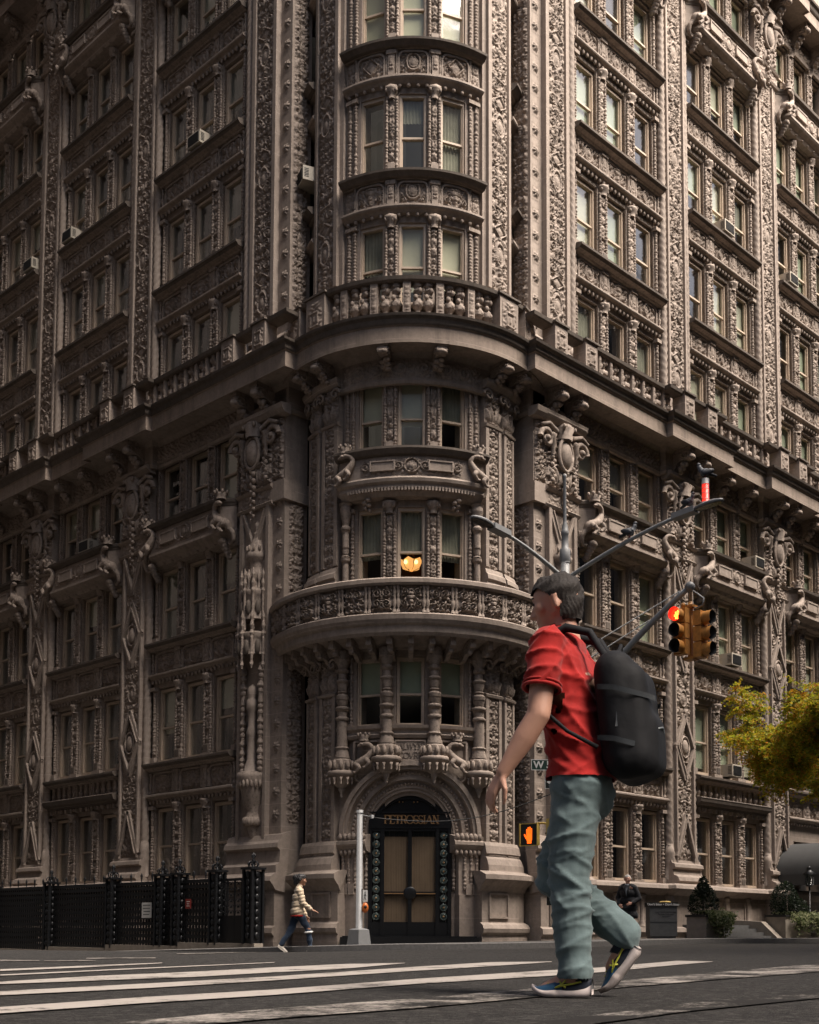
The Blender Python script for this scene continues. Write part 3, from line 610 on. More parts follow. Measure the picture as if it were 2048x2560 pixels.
wins = []   # (matrix, height, width)
def vis(m):
    p = m@Vector((0, -.3, 1.2)); x, y, w = proj(p); return -60 < x < 2108 and -90 < y < 2480
for side, xs, sx, on in (('R', RX, 1., onR), ('L', LX, LW, onL)):
    for bi, u0 in enumerate(xs):
        for fi, (z, H) in enumerate(floors):
            m0 = on(u0, z, sx, H/2.6)
            if not vis(m0) and not vis(on(u0+4.5*sx, z, sx, 1)): continue
            if side == 'R' and bi == 2 and fi == 0: continue
            link('window_surround', SUR[(bi+fi) % 2], B, m0)
            for c, w in WIN:
                m = on(u0+c*sx, z, sx, 1)
                if vis(m): wins.append((m@Matrix.Translation((0, .21, 0)), H-.30, side, bi, fi))
            if fi in (1, 2, 5, 6, 7):      # spandrel below this floor's sill
                if fi == 1 and bi == 1: link('spandrel', SPB, B, on(u0, 4.33, sx, 1))
                else: link('spandrel', SPN[((bi+fi) % 3, fi % 2)], B, on(u0, z-SPH+.03, sx, 1))
PU = pilaster_upper(16.1, 31.25, 1.60).mesh('upper_pilaster', STM); PL = pilaster_lower(1.60).mesh('lower_pilaster', STM); CP = capital(1.60).mesh('capital', STM)
for on, xs in ((onR, (11.25, 17.38)), (onL, (11.10, 17.03))):
    for u in xs:
        link('upper_pilaster', PU, B, on(u, 0)); link('lower_pilaster', PL, B, on(u, 0)); link('capital', CP, B, on(u, 12.05)); link('capital', CP, B, on(u, 31.25))
# dragon balconies under the fourth-floor and the ninth-floor windows
BAL = balcony_mb().mesh('balcony', STM); DRG = dragon_mb().mesh('salamander', ['carved'])
for on, xs, sx in ((onR, RX, 1.), (onL, LX, LW)):
    for u in xs:
        for z in (11.62, 30.35):
            if not any(-150 < proj((on(u, z, sx)@Vector((q, .5, .5))))[0] < 2200 and -200 < proj((on(u, z, sx)@Vector((q, .5, .5))))[1] for q in (0, BW)): continue
            o = link('balcony', BAL, B, on(u, z, sx))
            for q, s in ((.33, 1), (BW-.33, -1)): link('salamander', DRG, o, Matrix(((s, 0, 0, q), (0, 1, 0, -.12), (0, 0, .92, .02), (0, 0, 0, 1))))
# corner piers
def pier(upper):
    b = MB()
    if upper:
        z0, z1 = 16.1, 36; b.box(4.72, 6.70, -.70, .03, z0, z1); b.box(5.22, 6.45, .03, .12, z0, z1)
        for a, e in ((5.22, 5.36), (6.16, 6.30)): b.box(a, e, .12, .21, z0+.8, z1)
        for k in range(4): b.hf(5.36, 6.16, z0+.85+3.68*k, z0+.85+3.68*(k+1), .125, relief(.8, 3.68, 5+k % 2, .021, [('oval', 1.05, .21, .34), ('diamond', 1.72, .3, .22), ('plaque', 2.45, .22, .10), ('spiral', .2, 2.75, .17, 1), ('spiral', .2, 2.12, .17, -1), ('oval', 3.2, .14, .12)], True, .6, .03), .075, 1)
        b.lathe(6.55, .06, [(z, .125) for z in np.arange(z0+.9, z1, .08)], 12, 0, ROPE); b.lathe(6.55, .06, [(z0, .16), (z0+.6, .17), (z0+.7, .2), (z0+.9, .13)], 10)
        b.prof(4.6, 6.75, [(.03, z0+.82), (.24, z0+.60), (.33, z0+.50), (.27, z0+.40), (.36, z0+.30), (.40, z0+.16), (.46, z0+.08), (.46, z0), (0, z0)])
        b.box(4.55, 4.75, -.6, .30, z0, z0+.55)
    else:
        z0, z1 = -.6, 15.2; b.box(4.72, 6.70, -.70, .10, z0, z1); b.box(5.22, 6.50, .10, .18, 2.6, 12.05)
        for a, e in ((5.22, 5.34), (6.36, 6.5)): b.box(a, e, .18, .26, 2.6, 12.05)
        b.box(4.6, 6.8, -.7, .40, z0, 1.35); b.box(4.95, 5.6, .40, .43, .45, 1.15, 2); b.box(5.75, 6.6, .40, .43, .45, 1.15)
        b.prof(4.52, 6.85, [(-.1, 2.95), (.22, 2.85), (.28, 2.7), (.36, 2.62), (.38, 2.5), (.28, 2.42), (.30, 2.1), (.42, 2.02), (.42, 1.82), (.58, 1.72), (.62, 1.60), (.52, 1.50), (.42, 1.36), (.1, 1.3)])
        b.prof(4.54, 6.85, [(.40, .42), (.50, .36), (.52, .22), (.44, .14), (.46, .0), (.46, z0), (.2, z0)])
        chevron(b, 5.86, 1.05, 10.75, 11.95, False, .20)
        cap = capital(1.55); b.merge(cap, lambda v: v+np.array([5.08, .0, 12.05]))
        b.box(4.60, 5.2, -.7, .24, 12.05, 12.6); b.hf(4.75, 5.2, 12.6, 14.4, .12, relief(.45, 1.8, 8, .022, None, True, .8), .12, 1); b.prof(4.5, 6.8, [(.1, 14.4), (.34, 14.42), (.42, 14.52), (.46, 14.65), (.1, 14.7)])
    for zz in np.arange(3.2 if not upper else 17.1, 11.9 if not upper else 35, .62):      # flower strip on the narrow face
        r = relief(.26, .42, 3, .02, [('rosette', 0, .21, .13, 6)], False, .0, .01); b.hf(4.80, 5.08, zz, zz+.42, .035 if upper else .105, r, .07, 1)
    side = MB(); H0, H1 = (3.2, 12) if not upper else (17, 35)
    side.hf(-.58, -.06, H0, H1, .0, relief(.52, H1-H0, 77, .024, None, True, .75, .03), .09, 1)
    b.merge(side, lambda v: np.column_stack([4.715-v[:, 1], v[:, 0], v[:, 2]]))
    return b
PIU = pier(True).mesh('corner_pier', STM); PIL = pier(False).mesh('corner_pier', STM)
for on in (onR, onL): link('corner_pier', PIU, B, on(0, 0)); link('corner_pier', PIL, B, on(0, 0))
def tabernacle():
    """gothic niche with pinnacles, canopy, posts and a pendant corbel, on the corner pier; u centre 0"""
    b = MB(); D = .30
    b.lathe(0, D-.1, [(2.35, .03), (2.6, .12), (2.8, .10), (3.1, .26), (3.4, .30), (3.55, .22), (3.7, .34), (4.1, .44), (4.3, .52), (4.45, .58), (4.6, .56)], 8, 1)
    for q in range(12): a = PI*q/11; b.ell((.30*math.cos(a), D-.1+.30*math.sin(a), 3.25), (.10, .10, .13), 7, 6, 1); b.ell((.5*math.cos(a), D-.1+.5*math.sin(a), 4.28), (.06, .06, .12), 6, 5, 1)
    for a in (.12, PI-.12): b.lathe(.46*math.cos(a), D-.1+.46*math.sin(a)*.8+.1, fine(beads(4.6, 7.6, .10, .16, 3), .03), 12, 1, None, False, (.14, 6, 46))
    b.box(-.5, .5, .0, .12, 4.6, 7.7, 1); b.box(-.32, .32, .12, .14, 4.7, 7.5, 2)
    b.lathe(0, D+.02, [(4.6, .26), (4.8, .24), (4.95, .16), (5.6, .15), (5.7, .2), (5.9, .13), (6.3, .15), (6.36, .2), (6.6, .2), (6.66, .14), (6.72, .17), (6.95, .17), (7.05, .02)], 9)
    for k, (z, r, h) in enumerate(((7.55, .60, .75), (8.55, .52, .95))):
        b.lathe(0, D-.12, [(z+.28, r), (z+.42, r+.04), (z+.5, r), (z+h, r-.04), (z+h+.1, r+.05), (z+h+.16, r)], 8, 1)
        for q in range(5):
            a = PI*(q+.5)/5; x, y = (r+.0)*math.cos(a), D-.12+(r+.0)*math.sin(a)
            b.lathe(x, y, fine([(z-.12, .02), (z, .06), (z+.1, .04), (z+.3, .055), (z+h, .045), (z+h+.12, .08), (z+h+.2, .04), (z+h+.32, .07), (z+h+.45, .035), (z+h+.56, .06), (z+h+.75, .01)], .03), 8, 1, None, False, (.2, 4, 60))
        for q in range(4):
            a = PI*(q+1)/5; x, y = r*.99*math.cos(a), D-.12+r*.99*math.sin(a); b.ell((x, y, z+.62*h), (.10, .10, .22), 8, 6, 2)  # dark arch shapes stand in for shaded niche openings
    b.lathe(0, D-.12, [(9.6, .42), (9.75, .36), (10.0, .30), (10.1, .36), (10.2, .30), (10.5, .28), (10.58, .40), (10.7, .42), (10.78, .34), (11.0, .28), (11.25, .14), (11.32, .18), (11.4, .08), (11.5, .12), (11.62, .12), (11.7, .02)], 8, 1)
    for q in range(7): a = PI*q/6; b.lathe(.36*math.cos(a), D-.12+.36*math.sin(a), [(9.6, .06), (9.9, .05), (10.0, .08), (10.25, .01)], 6, 1); b.ell((.36*math.cos(a), D-.12+.36*math.sin(a), 10.86), (.05, .05, .10), 6, 5, 1)
    return b
tb_ = tabernacle(); tb_.V = [v*np.array([.84, .84, 1]) for v in tb_.V]; TAB = tb_.mesh('tabernacle', STM)
link('tabernacle', TAB, B, onR(5.82, 0)); link('tabernacle', TAB, B, onL(5.80, 0))
# swept mouldings along both fronts, stepping out round every pilaster
def sweep(b, path, prof, sgn, mi=0):
    P = np.array(path, float); k = len(prof); v = []
    for i in range(len(P)):
        ns = []
        for a, c in ((i-1, i), (i, i+1)):
            if 0 <= a and c < len(P): t = P[c]-P[a]; t /= np.linalg.norm(t); ns.append(np.array([t[1], -t[0]])*sgn)
        n = sum(ns); n = n/(n@ns[0])
        v += [(P[i][0]+n[0]*d, P[i][1]+n[1]*d, z) for d, z in prof]
    b.add(v, [(i*k+j, i*k+j+1, (i+1)*k+j+1, (i+1)*k+j) for i in range(len(P)-1) for j in range(k-1)], False, mi)
def path_of(pil, out, end=26., start=4.72, inner=1.4):
    p = [(start, -inner), (start, 0)]
    for a, c in pil: p += [(a, 0), (a, out), (c, out), (c, 0)]
    p.append((end, 0)); return p
PILR = [(11.12, 12.98), (17.25, 19.1)]; PILL = [(10.97, 12.83), (16.9, 18.75)]
def both(b, prof, out, mi=0, end=26., start=4.72, z=0, inner=1.4):
    sweep(b, [(u, -d) for u, d in path_of(PILR, out, end, start, inner)], prof, 1, mi); sweep(b, [(-d, u) for u, d in path_of(PILL, out, end, start, inner)], prof, -1, mi)
def tring(b, prof, um=5.6, nu=56, mi=0, u0=None): b_ = MB(); b_.prof(-um if u0 is None else u0, um, prof, nu, mi); b.merge(b_, tx)
def cornice(z, ring=True):
    c = MB()
    fr = [(.02, z-.42), (.10, z-.40), (.13, z-.32), (.10, z-.28), (.10, z+.28), (.16, z+.34), (.22, z+.40), (.80, z+.42)]
    fa = [(.80, z+.42), (.82, z+.36), (.86, z+.36), (.86, z+.78), (.90, z+.80)]
    cr = [(.90, z+.80), (.93, z+.84), (.96, z+.94), (1.04, z+1.0), (1.06, z+1.06), (.5, z+1.1), (-.2, z+1.1)]
    for pr, mi in ((fr, 0), (fa, 3), (cr, 2)):
        both(c, pr, .22, mi)
        if ring: tring(c, [(d*.95, zz) for d, zz in pr], 5.7, 60, mi)
    br = bracket(); br.V = [v*np.array([.9, .95, .78]) for v in br.V]
    for (pl, f) in ((PILR, lambda v: np.column_stack([v[:, 0], -v[:, 1], v[:, 2]])), (PILL, lambda v: np.column_stack([-v[:, 1], v[:, 0], v[:, 2]]))):
        us = [5.35, 6.25]+[q for a, e in pl for q in (a+.45, e-.45)]+[14.4, 15.9, 20.5, 22]
        for u in us: c.merge(br, lambda v, u=u: f(v+np.array([u, .08+(.2 if any(a < u < e for a, e in pl) else 0), z+.42])), 1)
    if ring:
        for u in (-.62, .62, -2.3, 2.3, -3.0, 3.0): c.merge(br, lambda v, u=u: tx(v*np.array([.85, .95, .75])+np.array([u, .12, z+.42])), 1)
        t = MB(); t.hf(-1.9, 1.9, z-.24, z+.24, .10, relief(3.8, .48, 61, .022, [('spiral', .9, .24, .2, 1), ('spiral', 1.4, .24, .2, -1), ('spiral', .3, .24, .18, 1)], False, .55, .03), .07, 1); c.merge(t, tx)
    for (pl, f) in (((6.9, 11.0), 0), ((13.1, 17.2), 0), ((6.95, 10.9), 1), ((12.9, 16.8), 1), ((19.2, 23), 0), ((18.9, 23), 1)):
        t = MB(); t.hf(pl[0], pl[1], z-.26, z+.26, .105, relief(pl[1]-pl[0], .52, 62, .024, None, False, .9, .03), .07, 1)
        c.merge(t, (lambda v: np.column_stack([v[:, 0], -v[:, 1], v[:, 2]])) if f == 0 else (lambda v: np.column_stack([-v[:, 1], v[:, 0], v[:, 2]])))
    return c
CM = ['stone', 'carved', 'soot', 'plain']
cornice(14.95).build('cornice', CM, B); cornice(34.0, False).build('cornice', CM, B)
def balustrade():
    c = MB(); z = 16.03
    both(c, [(.40, z), (.72, z), (.72, z+.10), (.66, z+.14), (.40, z+.14)], .2); both(c, [(.36, z+.84), (.70, z+.84), (.74, z+.88), (.76, z+.97), (.70, z+1.0), (.36, z+1.0), (.36, z+.84)], .2, 2)
    tring(c, [(.30, z), (.62, z), (.62, z+.10), (.56, z+.14), (.30, z+.14)], 5.2, 50); tring(c, [(.26, z+1.02), (.60, z+1.02), (.64, z+1.06), (.66, z+1.15), (.60, z+1.18), (.26, z+1.18), (.26, z+1.02)], 5.2, 50, 2)
    fR = lambda v: np.column_stack([v[:, 0], -v[:, 1], v[:, 2]]); fL = lambda v: np.column_stack([-v[:, 1], v[:, 0], v[:, 2]])
    def ped(u, d, zt, f, w=.28):
        t = MB(); t.box(u-w, u+w, d-.2, d+.24, z, zt); t.hf(u-w+.07, u+w-.07, z+.16, zt-.14, d+.243, relief(2*w-.14, zt-.3-z, 15, .02, [('plaque', .3, .14, .2)], False, .5, .03), .05, 1); t.box(u-w-.05, u+w+.05, d-.2, d+.30, zt, zt+.05, 2); c.merge(t, f)
    for f, pl, bays in ((fR, PILR, [(7.05, 10.95), (13.25, 17.05), (19.4, 24)]), (fL, PILL, [(7.1, 10.8), (13.05, 16.7), (19.0, 23.5)])):
        for u in (5.1, 6.5)+tuple(q for a, e in pl for q in (a+.25, e-.25)): ped(u, .56+(.2 if u > 7 else 0), z+.92, f)
        for a, e in bays:
            n = 7
            for i in range(n):
                u0 = a+(e-a)*i/n; w = (e-a)/n; t = MB(); t.box(u0, u0+.11, .42, .66, z+.14, z+.84)
                t.hf(u0+.02, u0+.09, z+.2, z+.78, .662, relief(.08, .58, 5, .02, None, True, .9, .005), .03, 1)
                t.lathe(u0+.11+(w-.11)*.5, .54, fine(baluster(z+.14, z+.84, .115), .03), 12, 1, None, False, (.16, 6, 44)); t.box(u0+.16, u0+w-.05, .40, .46, z+.14, z+.84, 2)
                for q in range(4): t.ell((u0+.2+(w-.25)*(q % 2)*.8, .58, z+.30+.14*q), (.06, .06, .09), 6, 5, 1)
                c.merge(t, f)
    for u in (-2.35, 2.35, -3.25, 3.25): ped(u, .44, z+1.10, tx, .30)
    n = 16
    for i in range(n):
        u0 = -1.95+3.9*(i+.5)/n; t = MB()
        if i % 3 == 1: t.box(u0-.085, u0+.085, .32, .58, z+.14, z+1.02); t.hf(u0-.06, u0+.06, z+.25, z+.9, .582, relief(.12, .65, 5, .02, [('rosette', 0, .3, .06, 5)], True, .8, .005), .03, 1)
        else: t.lathe(u0, .44, fine(baluster(z+.14, z+1.02, .12), .03), 12, 1, None, False, (.16, 6, 44))
        for q in range(3): t.ell((u0+.05*(-1)**q, .52, z+.45+.18*q), (.055, .055, .08), 6, 5, 1)
        c.merge(t, tx)
    return c
balustrade().build('balustrade', CM, B)
# ground-floor plinth with moulded ledge and sunk panels
pb = MB()
both(pb, [(-.6, 1.78), (.30, 1.76), (.46, 1.70), (.50, 1.60), (.40, 1.52), (.30, 1.46), (.20, 1.40), (.20, .46), (.34, .42), (.38, .30), (.30, .16), (.30, -1.2)], .28, 0, 26., 6.6, 0, .1)
for f, bays in ((lambda v: np.column_stack([v[:, 0], -v[:, 1], v[:, 2]]), [(6.9, 11.0), (13.1, 17.2)]), (lambda v: np.column_stack([-v[:, 1], v[:, 0], v[:, 2]]), [(6.9, 10.9), (12.95, 16.8)])):
    for a, e in bays:
        t = MB(); n = 3; w = (e-a)/n
        for i in range(n):
            u = a+w*(i+.5); 
            for p, q in (((u-w*.36, .60), (u+w*.36, .60)), ((u-w*.36, 1.25), (u+w*.36, 1.25)), ((u-w*.36, .58), (u-w*.36, 1.27)), ((u+w*.36, .58), (u+w*.36, 1.27))): t.bar(p, q, .05, .19, .235)
            for uu in (u-w*.47, u+w*.47): t.lathe(uu, .22, [(.46, .10), (.55, .10), (.6, .075), (1.3, .07), (1.34, .10), (1.42, .10)], 8)
        pb.merge(t, f)
pb.build('plinth', CM, B)
# solid core of the building behind the windows
at = MB(); both(at, [(.02, 35.05), (.12, 35.2), (.05, 35.4), (.05, 38.4), (.3, 38.6), (-.5, 38.8)], .1, 1); at.build('attic_wall', CM, B)
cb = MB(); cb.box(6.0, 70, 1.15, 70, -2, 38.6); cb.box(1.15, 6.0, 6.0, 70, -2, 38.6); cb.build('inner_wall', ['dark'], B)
# ------------------------------------------------------------------ round corner tower
TW = .71
def turret_floor(z, H, fat=False, seed=0):
    b = MB(); top = z+H
    for a, e in ((-2.02, -1.52), (-.785, -.385), (.385, .785), (1.52, 2.02)):
        b.box(a, e, -.62, -.10, z, top, 0, 4); m = (a+e)/2; inner = abs(m) < 1
        if inner and not fat:
            b.hf(m-.085, m+.085, z+.30, top-.42, -.09, relief(.17, H-.72, 31+seed, .02, margin=.015), .075, 1)
            for s in (-1, 1): b.lathe(m+.14*s, -.06, beads(z+.1, top-.36, .05, .08, seed+s), 7, 1)
            b.box(m-.20, m+.20, -.12, .02, z, z+.08, 0, 2); b.box(m-.10, m+.10, -.1, .0, z+.08, z+.32); b.lathe(m, -.06, [(top-.42, .10), (top-.32, .12), (top-.2, .19), (top-.12, .21)], 8, 1)
            for q in range(4): b.ell((m-.13+.087*q, .05, top-.22), (.045, .05, .07), 6, 5, 1)
        elif not inner:
            s = 1 if m > 0 else -1
            for q, r in ((1.66, .055), (1.85, .065)): b.lathe(q*s, -.06, beads(z+.05, top-.3, r, .09, seed+int(q*10)), 7, 1); b.box(q*s-.09, q*s+.09, -.12, .03, top-.3, top-.2, 1); b.box(q*s-.08, q*s+.08, -.12, .02, z, z+.14)
            b.box(min(1.52*s, 1.57*s), max(1.52*s, 1.57*s), -.30, -.20, z, top-.2); b.box(min(1.73*s, 1.78*s), max(1.73*s, 1.78*s), -.1, -.07, z, top-.2)
    b.box(-1.98, 1.98, -.62, -.12, top-.24, top, 0, 20); b.box(-1.5, 1.5, -.5, -.32, top-.30, top-.22, 0, 16); b.prof(-1.5, 1.5, [(-.62, z), (-.62, z+.06), (-.2, z+.05), (-.10, z)], 16)
    return b
def turret_outer(z, H, s):
    b = MB(); top = z+H      # outer bay in the recess beside the pier
    for a, e in ((3.35, 3.62), (4.25, 4.7)): b.box(min(a*s, e*s), max(a*s, e*s), -.62, -.14, z, top, 0, 3)
    b.box(min(3.35*s, 4.7*s), max(3.35*s, 4.7*s), -.62, -.14, top-.24, top, 0, 8); b.lathe(3.45*s, -.10, beads(z, top-.2, .06, .09, 5), 7, 1)
    return b
def turret_spandrel(z0, z1, seed):
    b = MB(); z1 += .02; top = z1-.24
    for a, e, nn in ((-1.98, 1.98, 30), (3.3, 4.8, 12), (-4.8, -3.3, 12)):
        b.prof(a, e, [(-.12, z0-.08), (.0, z0-.06), (.06, z0), (.12, z0+.03), (.15, z0+.07), (.15, z0+.12), (.06, z0+.16), (-.05, z0+.18), (-.05, top), (.06, top+.0)], nn)
        b.prof(a, e, [(.06, top), (.16, top+.02), (.22, top+.08), (.27, top+.12), (.28, top+.18), (.14, top+.22), (-.5, top+.24)], nn, 2)
    for i in range(16): b.ell((-1.85+i*.247, .0, z0-.12), (.06, .05, .06), 6, 5, 1)
    for j, c in enumerate((-1.17, 0, 1.17)):
        w = .78; zz1 = top-.03; zz0 = z0+.18
        for e in (-1, 1): b.box(c+e*w/2-.025, c+e*w/2+.025, -.06, .03, zz0, zz1-.16)
        b.arc((c-w/2+.16, zz1-.18), .13, .18, PI/2, PI, -.06, .03, 6); b.arc((c+w/2-.16, zz1-.18), .13, .18, 0, PI/2, -.06, .03, 6); b.box(c-w/2+.16, c+w/2-.16, -.06, .03, zz1-.05, zz1, 0, 4)
        mot = [[('diamond', .36, .24, .27)], [('oval', .36, .20, .26), ('spiral', .28, .14, .10, 1), ('spiral', .28, .58, .10, -1)], [('urn', .34, .28), ('spiral', .25, .2, .11, -1)]][(j % 2 if seed % 2 else (1 if j == 1 else 2))]
        b.hf(c-w/2+.04, c+w/2-.04, zz0, zz1-.06, -.045, relief(w-.08, zz1-.06-zz0, 70+seed+j, .018, mot, False, .6, .03), .085, 1)
    for c in (-.585, .585):
        b.box(c-.09, c+.09, -.06, .06, z0+.16, top, 0, 2); b.hf(c-.065, c+.065, z0+.3, top-.16, .06, relief(.13, top-z0-.46, 9, .018, None, True, .7, .02), .045, 1)
        for s in (-1, 1): b.lathe(c+.135*s, .0, baluster(z0+.17, top, .042), 7, 1)
        b.box(c-.13, c+.13, -.06, .09, top-.13, top-.02, 1, 2)
    for s in (-1, 1):
        b.lathe(1.62*s, .0, baluster(z0+.17, top, .045), 7, 1); b.hf(min(1.68*s, 1.92*s), max(1.68*s, 1.92*s), z0+.2, top-.05, -.045, relief(.24, top-.25-z0, 12, .02, None, True, .7, .03), .06, 1)
    return b
for i, (z, H) in enumerate(((5.50, 2.08), (9.05, 2.50), (12.72, 2.30), (16.75, 2.55), (20.35, 2.55), (24.0, 2.55), (27.7, 2.5))): turret_floor(z, H, i == 0, i).build('tower_window_surround', CM, B, tx); turret_outer(z, H, 1).build('tower_window_surround', CM, B, tx); turret_outer(z, H, -1).build('tower_window_surround', CM, B, tx)
for i, (a, e) in enumerate(((19.32, 20.38), (22.92, 24.03), (26.57, 27.7))): t = MB(); t.merge(turret_spandrel(a, e, i), tx); t.build('spandrel', CM, B)
for z, H, fi in ((5.50, 2.08, 1), (9.05, 2.50, 2), (12.72, 2.30, 3), (16.75, 2.55, 4), (20.35, 2.55, 5), (24.0, 2.55, 6)):
    for j, u in enumerate((-1.165, 0, 1.165)): wins.append((tm(u, z, .18, TW/1.05, 1, 1), H-.24, 'T', j, fi))
    for s in (-1, 1): wins.append((tm(3.93*s, z, .12, .62/1.05, 1, 1), H-.24, 'S', s, fi))
# tall pilasters of the tower
tp = MB(); tq = MB()
for s in (-1, 1):
    t = MB(); a, e = 2.02, 3.33; f = lambda x, y: (min(x*s, y*s), max(x*s, y*s))
    u0, u1 = f(a, e); t.box(u0, u1, -.6, .02, 16.1, 31, 0, 8); u0, u1 = f(a+.16, e-.16)
    for p, q in ((2.16, 2.28), (3.08, 3.20)): w0, w1 = f(p, q); t.box(w0, w1, .02, .12, 17.6, 31, 0, 2)
    w0, w1 = f(2.28, 3.08)
    for k in range(3): t.hf(w0, w1, 17.65+3.68*k, 17.65+3.68*(k+1), .03, relief(.8, 3.68, 5+k % 2, .02, [('oval', 1.05, .21, .34), ('diamond', 1.72, .3, .22), ('plaque', 2.45, .22, .10), ('spiral', .2, 2.75, .17, 1), ('spiral', .2, 2.12, .17, -1), ('oval', 3.2, .14, .12)], True, .6, .03), .075, 1)
    w0, w1 = f(1.98, 3.45); t.prof(w0, w1, [(.0, 17.62), (.16, 17.50), (.24, 17.40), (.18, 17.32), (.22, 17.22), (.32, 17.16), (.36, 17.06), (.30, 16.98), (.34, 16.9), (.34, 16.1), (0, 16.1)], 10)
    tp.merge(t, tx)
    for p, q in ((2.06, 2.66), (2.80, 3.36)):
        t = MB(); w0, w1 = f(p, q); m = (w0+w1)/2
        for z0, z1, cz in ((9.1, 15.0, 13.75), (1.8, 7.6, 6.45)):
            t.box(w0, w1, -.6, .05, z0, z1, 0, 4)
            for g, h in ((p, p+.11), (q-.11, q)): x0, x1 = f(g, h); t.box(x0, x1, .05, .12, z0+.8, cz, 0, 2)
            zb = z0+.78
            t.hf(w0+.12, w1-.12, zb, cz-.05, .055, relief(abs(w1-w0)-.24, cz-.05-zb, 23 if z0 > 5 else 29, .018, [('rosette', 0, cz-zb-.25, .14, 5), ('oval', (cz-zb)*.55, .13, .16)], True, .5, .02), .075, 1)
            t.prof(w0-.03, w1+.03, [(0, z0+.78), (.12, z0+.74), (.16, z0+.62), (.22, z0+.56), (.24, z0+.44), (.18, z0+.38), (.22, z0+.26), (.28, z0+.20), (.30, z0), (0, z0)], 5)
            t.prof(w0-.02, w1+.02, [(0, cz-.06), (.15, cz-.04), (.17, cz+.02), (.10, cz+.06), (0, cz+.06)], 5)
            t.hf(w0+.02, w1-.02, cz+.06, cz+.98, .06, relief(abs(w1-w0)-.04, .92, 33, .018, [('leaf', .1, .3, .25, .07, 1.4), ('leaf', .22, .25, .22, .06, 1.2)], True, .8, .03), .11, 1)
            for g in (w0+.03, w1-.03):
                d = 1 if g > m else -1; t.tube([(g+d*.16*(1-k/9.)*math.cos(k), .20, cz+.78+.16*(1-k/9.)*math.sin(k)) for k in np.linspace(0, 8, 36)], np.linspace(.045, .022, 36), 6, 1)
            t.prof(w0-.10, w1+.10, [(0, cz+.96), (.20, cz+.97), (.26, cz+1.04), (.30, cz+1.10), (.30, cz+1.18), (0, cz+1.22)], 6)
        tq.merge(t, tx)
    t = MB(); w0, w1 = f(1.75, 3.42)      # pedestal
    t.box(w0, w1, -.6, .34, -.3, 1.72, 0, 8); t.prof(*f(1.68, 3.50), [(.34, 1.30), (.42, 1.44), (.54, 1.54), (.62, 1.62), (.62, 1.74), (.46, 1.80), (.36, 1.84), (.0, 1.84)], 8); t.prof(*f(1.70, 3.48), [(.34, .52), (.44, .46), (.50, .36), (.48, .26), (.40, .20), (.42, .10), (.42, -.3)], 8)
    t.prof(*f(1.95, 3.42), [(.0, 2.62), (.16, 2.6), (.22, 2.5), (.26, 2.3), (.20, 2.25), (.28, 2.16), (.34, 2.0), (.36, 1.8), (0, 1.8)], 8)
    for p, q in ((1.95, 2.62),):
        for z in (.62, 1.22): t.box(*f(p, q), .34, .385, z, z+.05, 0, 3)
        for uu in (p, q-.05): t.box(*f(uu, uu+.05), .34, .385, .62, 1.27)
    tq.merge(t, tx)
tp.build('upper_tower_pilaster', CM, B); tq.build('lower_tower_pilaster', CM, B)
# third-floor balcony ring
bb = MB()
tring(bb, [(-.3, 7.52), (.20, 7.54), (.26, 7.62), (.40, 7.70), (.70, 7.76), (.78, 7.70), (.84, 7.78), (.86, 7.94), (.92, 7.98), (.98, 8.08), (1.0, 8.2), (.9, 8.26), (.2, 8.3)], 4.75, 56)
tring(bb, [(.80, 8.95), (.98, 8.95), (1.02, 9.0), (1.02, 9.10), (.96, 9.14), (.80, 9.14), (.80, 8.95)], 4.75, 56)
tring(bb, [(.84, 8.24), (.84, 8.95)], 4.75, 56, 2)
t = MB()
for i in range(15):
    u = -3.99+.57*i; w = .42; t.hf(u-w/2, u+w/2, 8.28, 8.95, .845, relief(w*1.33, .67, 80+i % 3, .018, [[('spiral', .13, .2, .14, 1), ('spiral', .13, .47, .14, -1), ('urn', .3, .12)], [('urn', .3, .22), ('spiral', .17, .5, .11, 1), ('spiral', .19, .2, .10, -1)], [('rosette', .12, .2, .12, 5), ('spiral', .13, .46, .13, 1)]][i % 3], False, .8, .02), .13, 1)
    for q in (.25, .32): t.lathe(u+q, .90, baluster(8.26, 8.96, .045), 7, 1)
for i in range(17):
    u = -3.6+.45*i
    t.box(u-.06, u+.06, .0, .66, 7.52, 7.74, 1); t.prof(u-.055, u+.055, [(.0, 7.2), (.16, 7.24), (.30, 7.36), (.52, 7.40), (.58, 7.52), (0, 7.52)], 1, 1); t.ell((u, .48, 7.40), (.065, .09, .07), 7, 5, 1)
bb.merge(t, tx); bb.build('balcony', CM, B)
# bowed panel with salamanders between third and fourth floor
t = MB()
t.prof(-1.85, 1.85, [(-.3, 11.50), (.16, 11.52), (.22, 11.60), (.30, 11.70), (.30, 11.78), (.38, 11.84), (.40, 11.92), (.34, 11.98), (.30, 11.98), (.30, 12.52), (.38, 12.56)], 24); t.prof(-1.9, 1.9, [(.30, 12.52), (.40, 12.56), (.44, 12.62), (.48, 12.68), (.48, 12.74), (.36, 12.78), (-.5, 12.8)], 24, 2)
t.hf(-1.25, 1.25, 12.04, 12.48, .305, relief(2.5, .44, 91, .02, [('oval', .22, .19, .2), ('spiral', .32, .22, .14, 1), ('spiral', 1.1, .22, .14, -1)], False, .4, .03), .07, 1)
for c in (-.68, .68):
    for a, q in (((c-.28, 12.14), (c+.28, 12.14)), ((c-.28, 12.38), (c+.28, 12.38)), ((c-.28, 12.12), (c-.28, 12.40)), ((c+.28, 12.12), (c+.28, 12.40))): t.bar(a, q, .03, .31, .40)
    t.box(c-.26, c+.26, .31, .37, 12.15, 12.37)
for i in range(40): t.box(-1.6+.08*i, -1.555+.08*i, .24, .33, 11.62, 11.72)
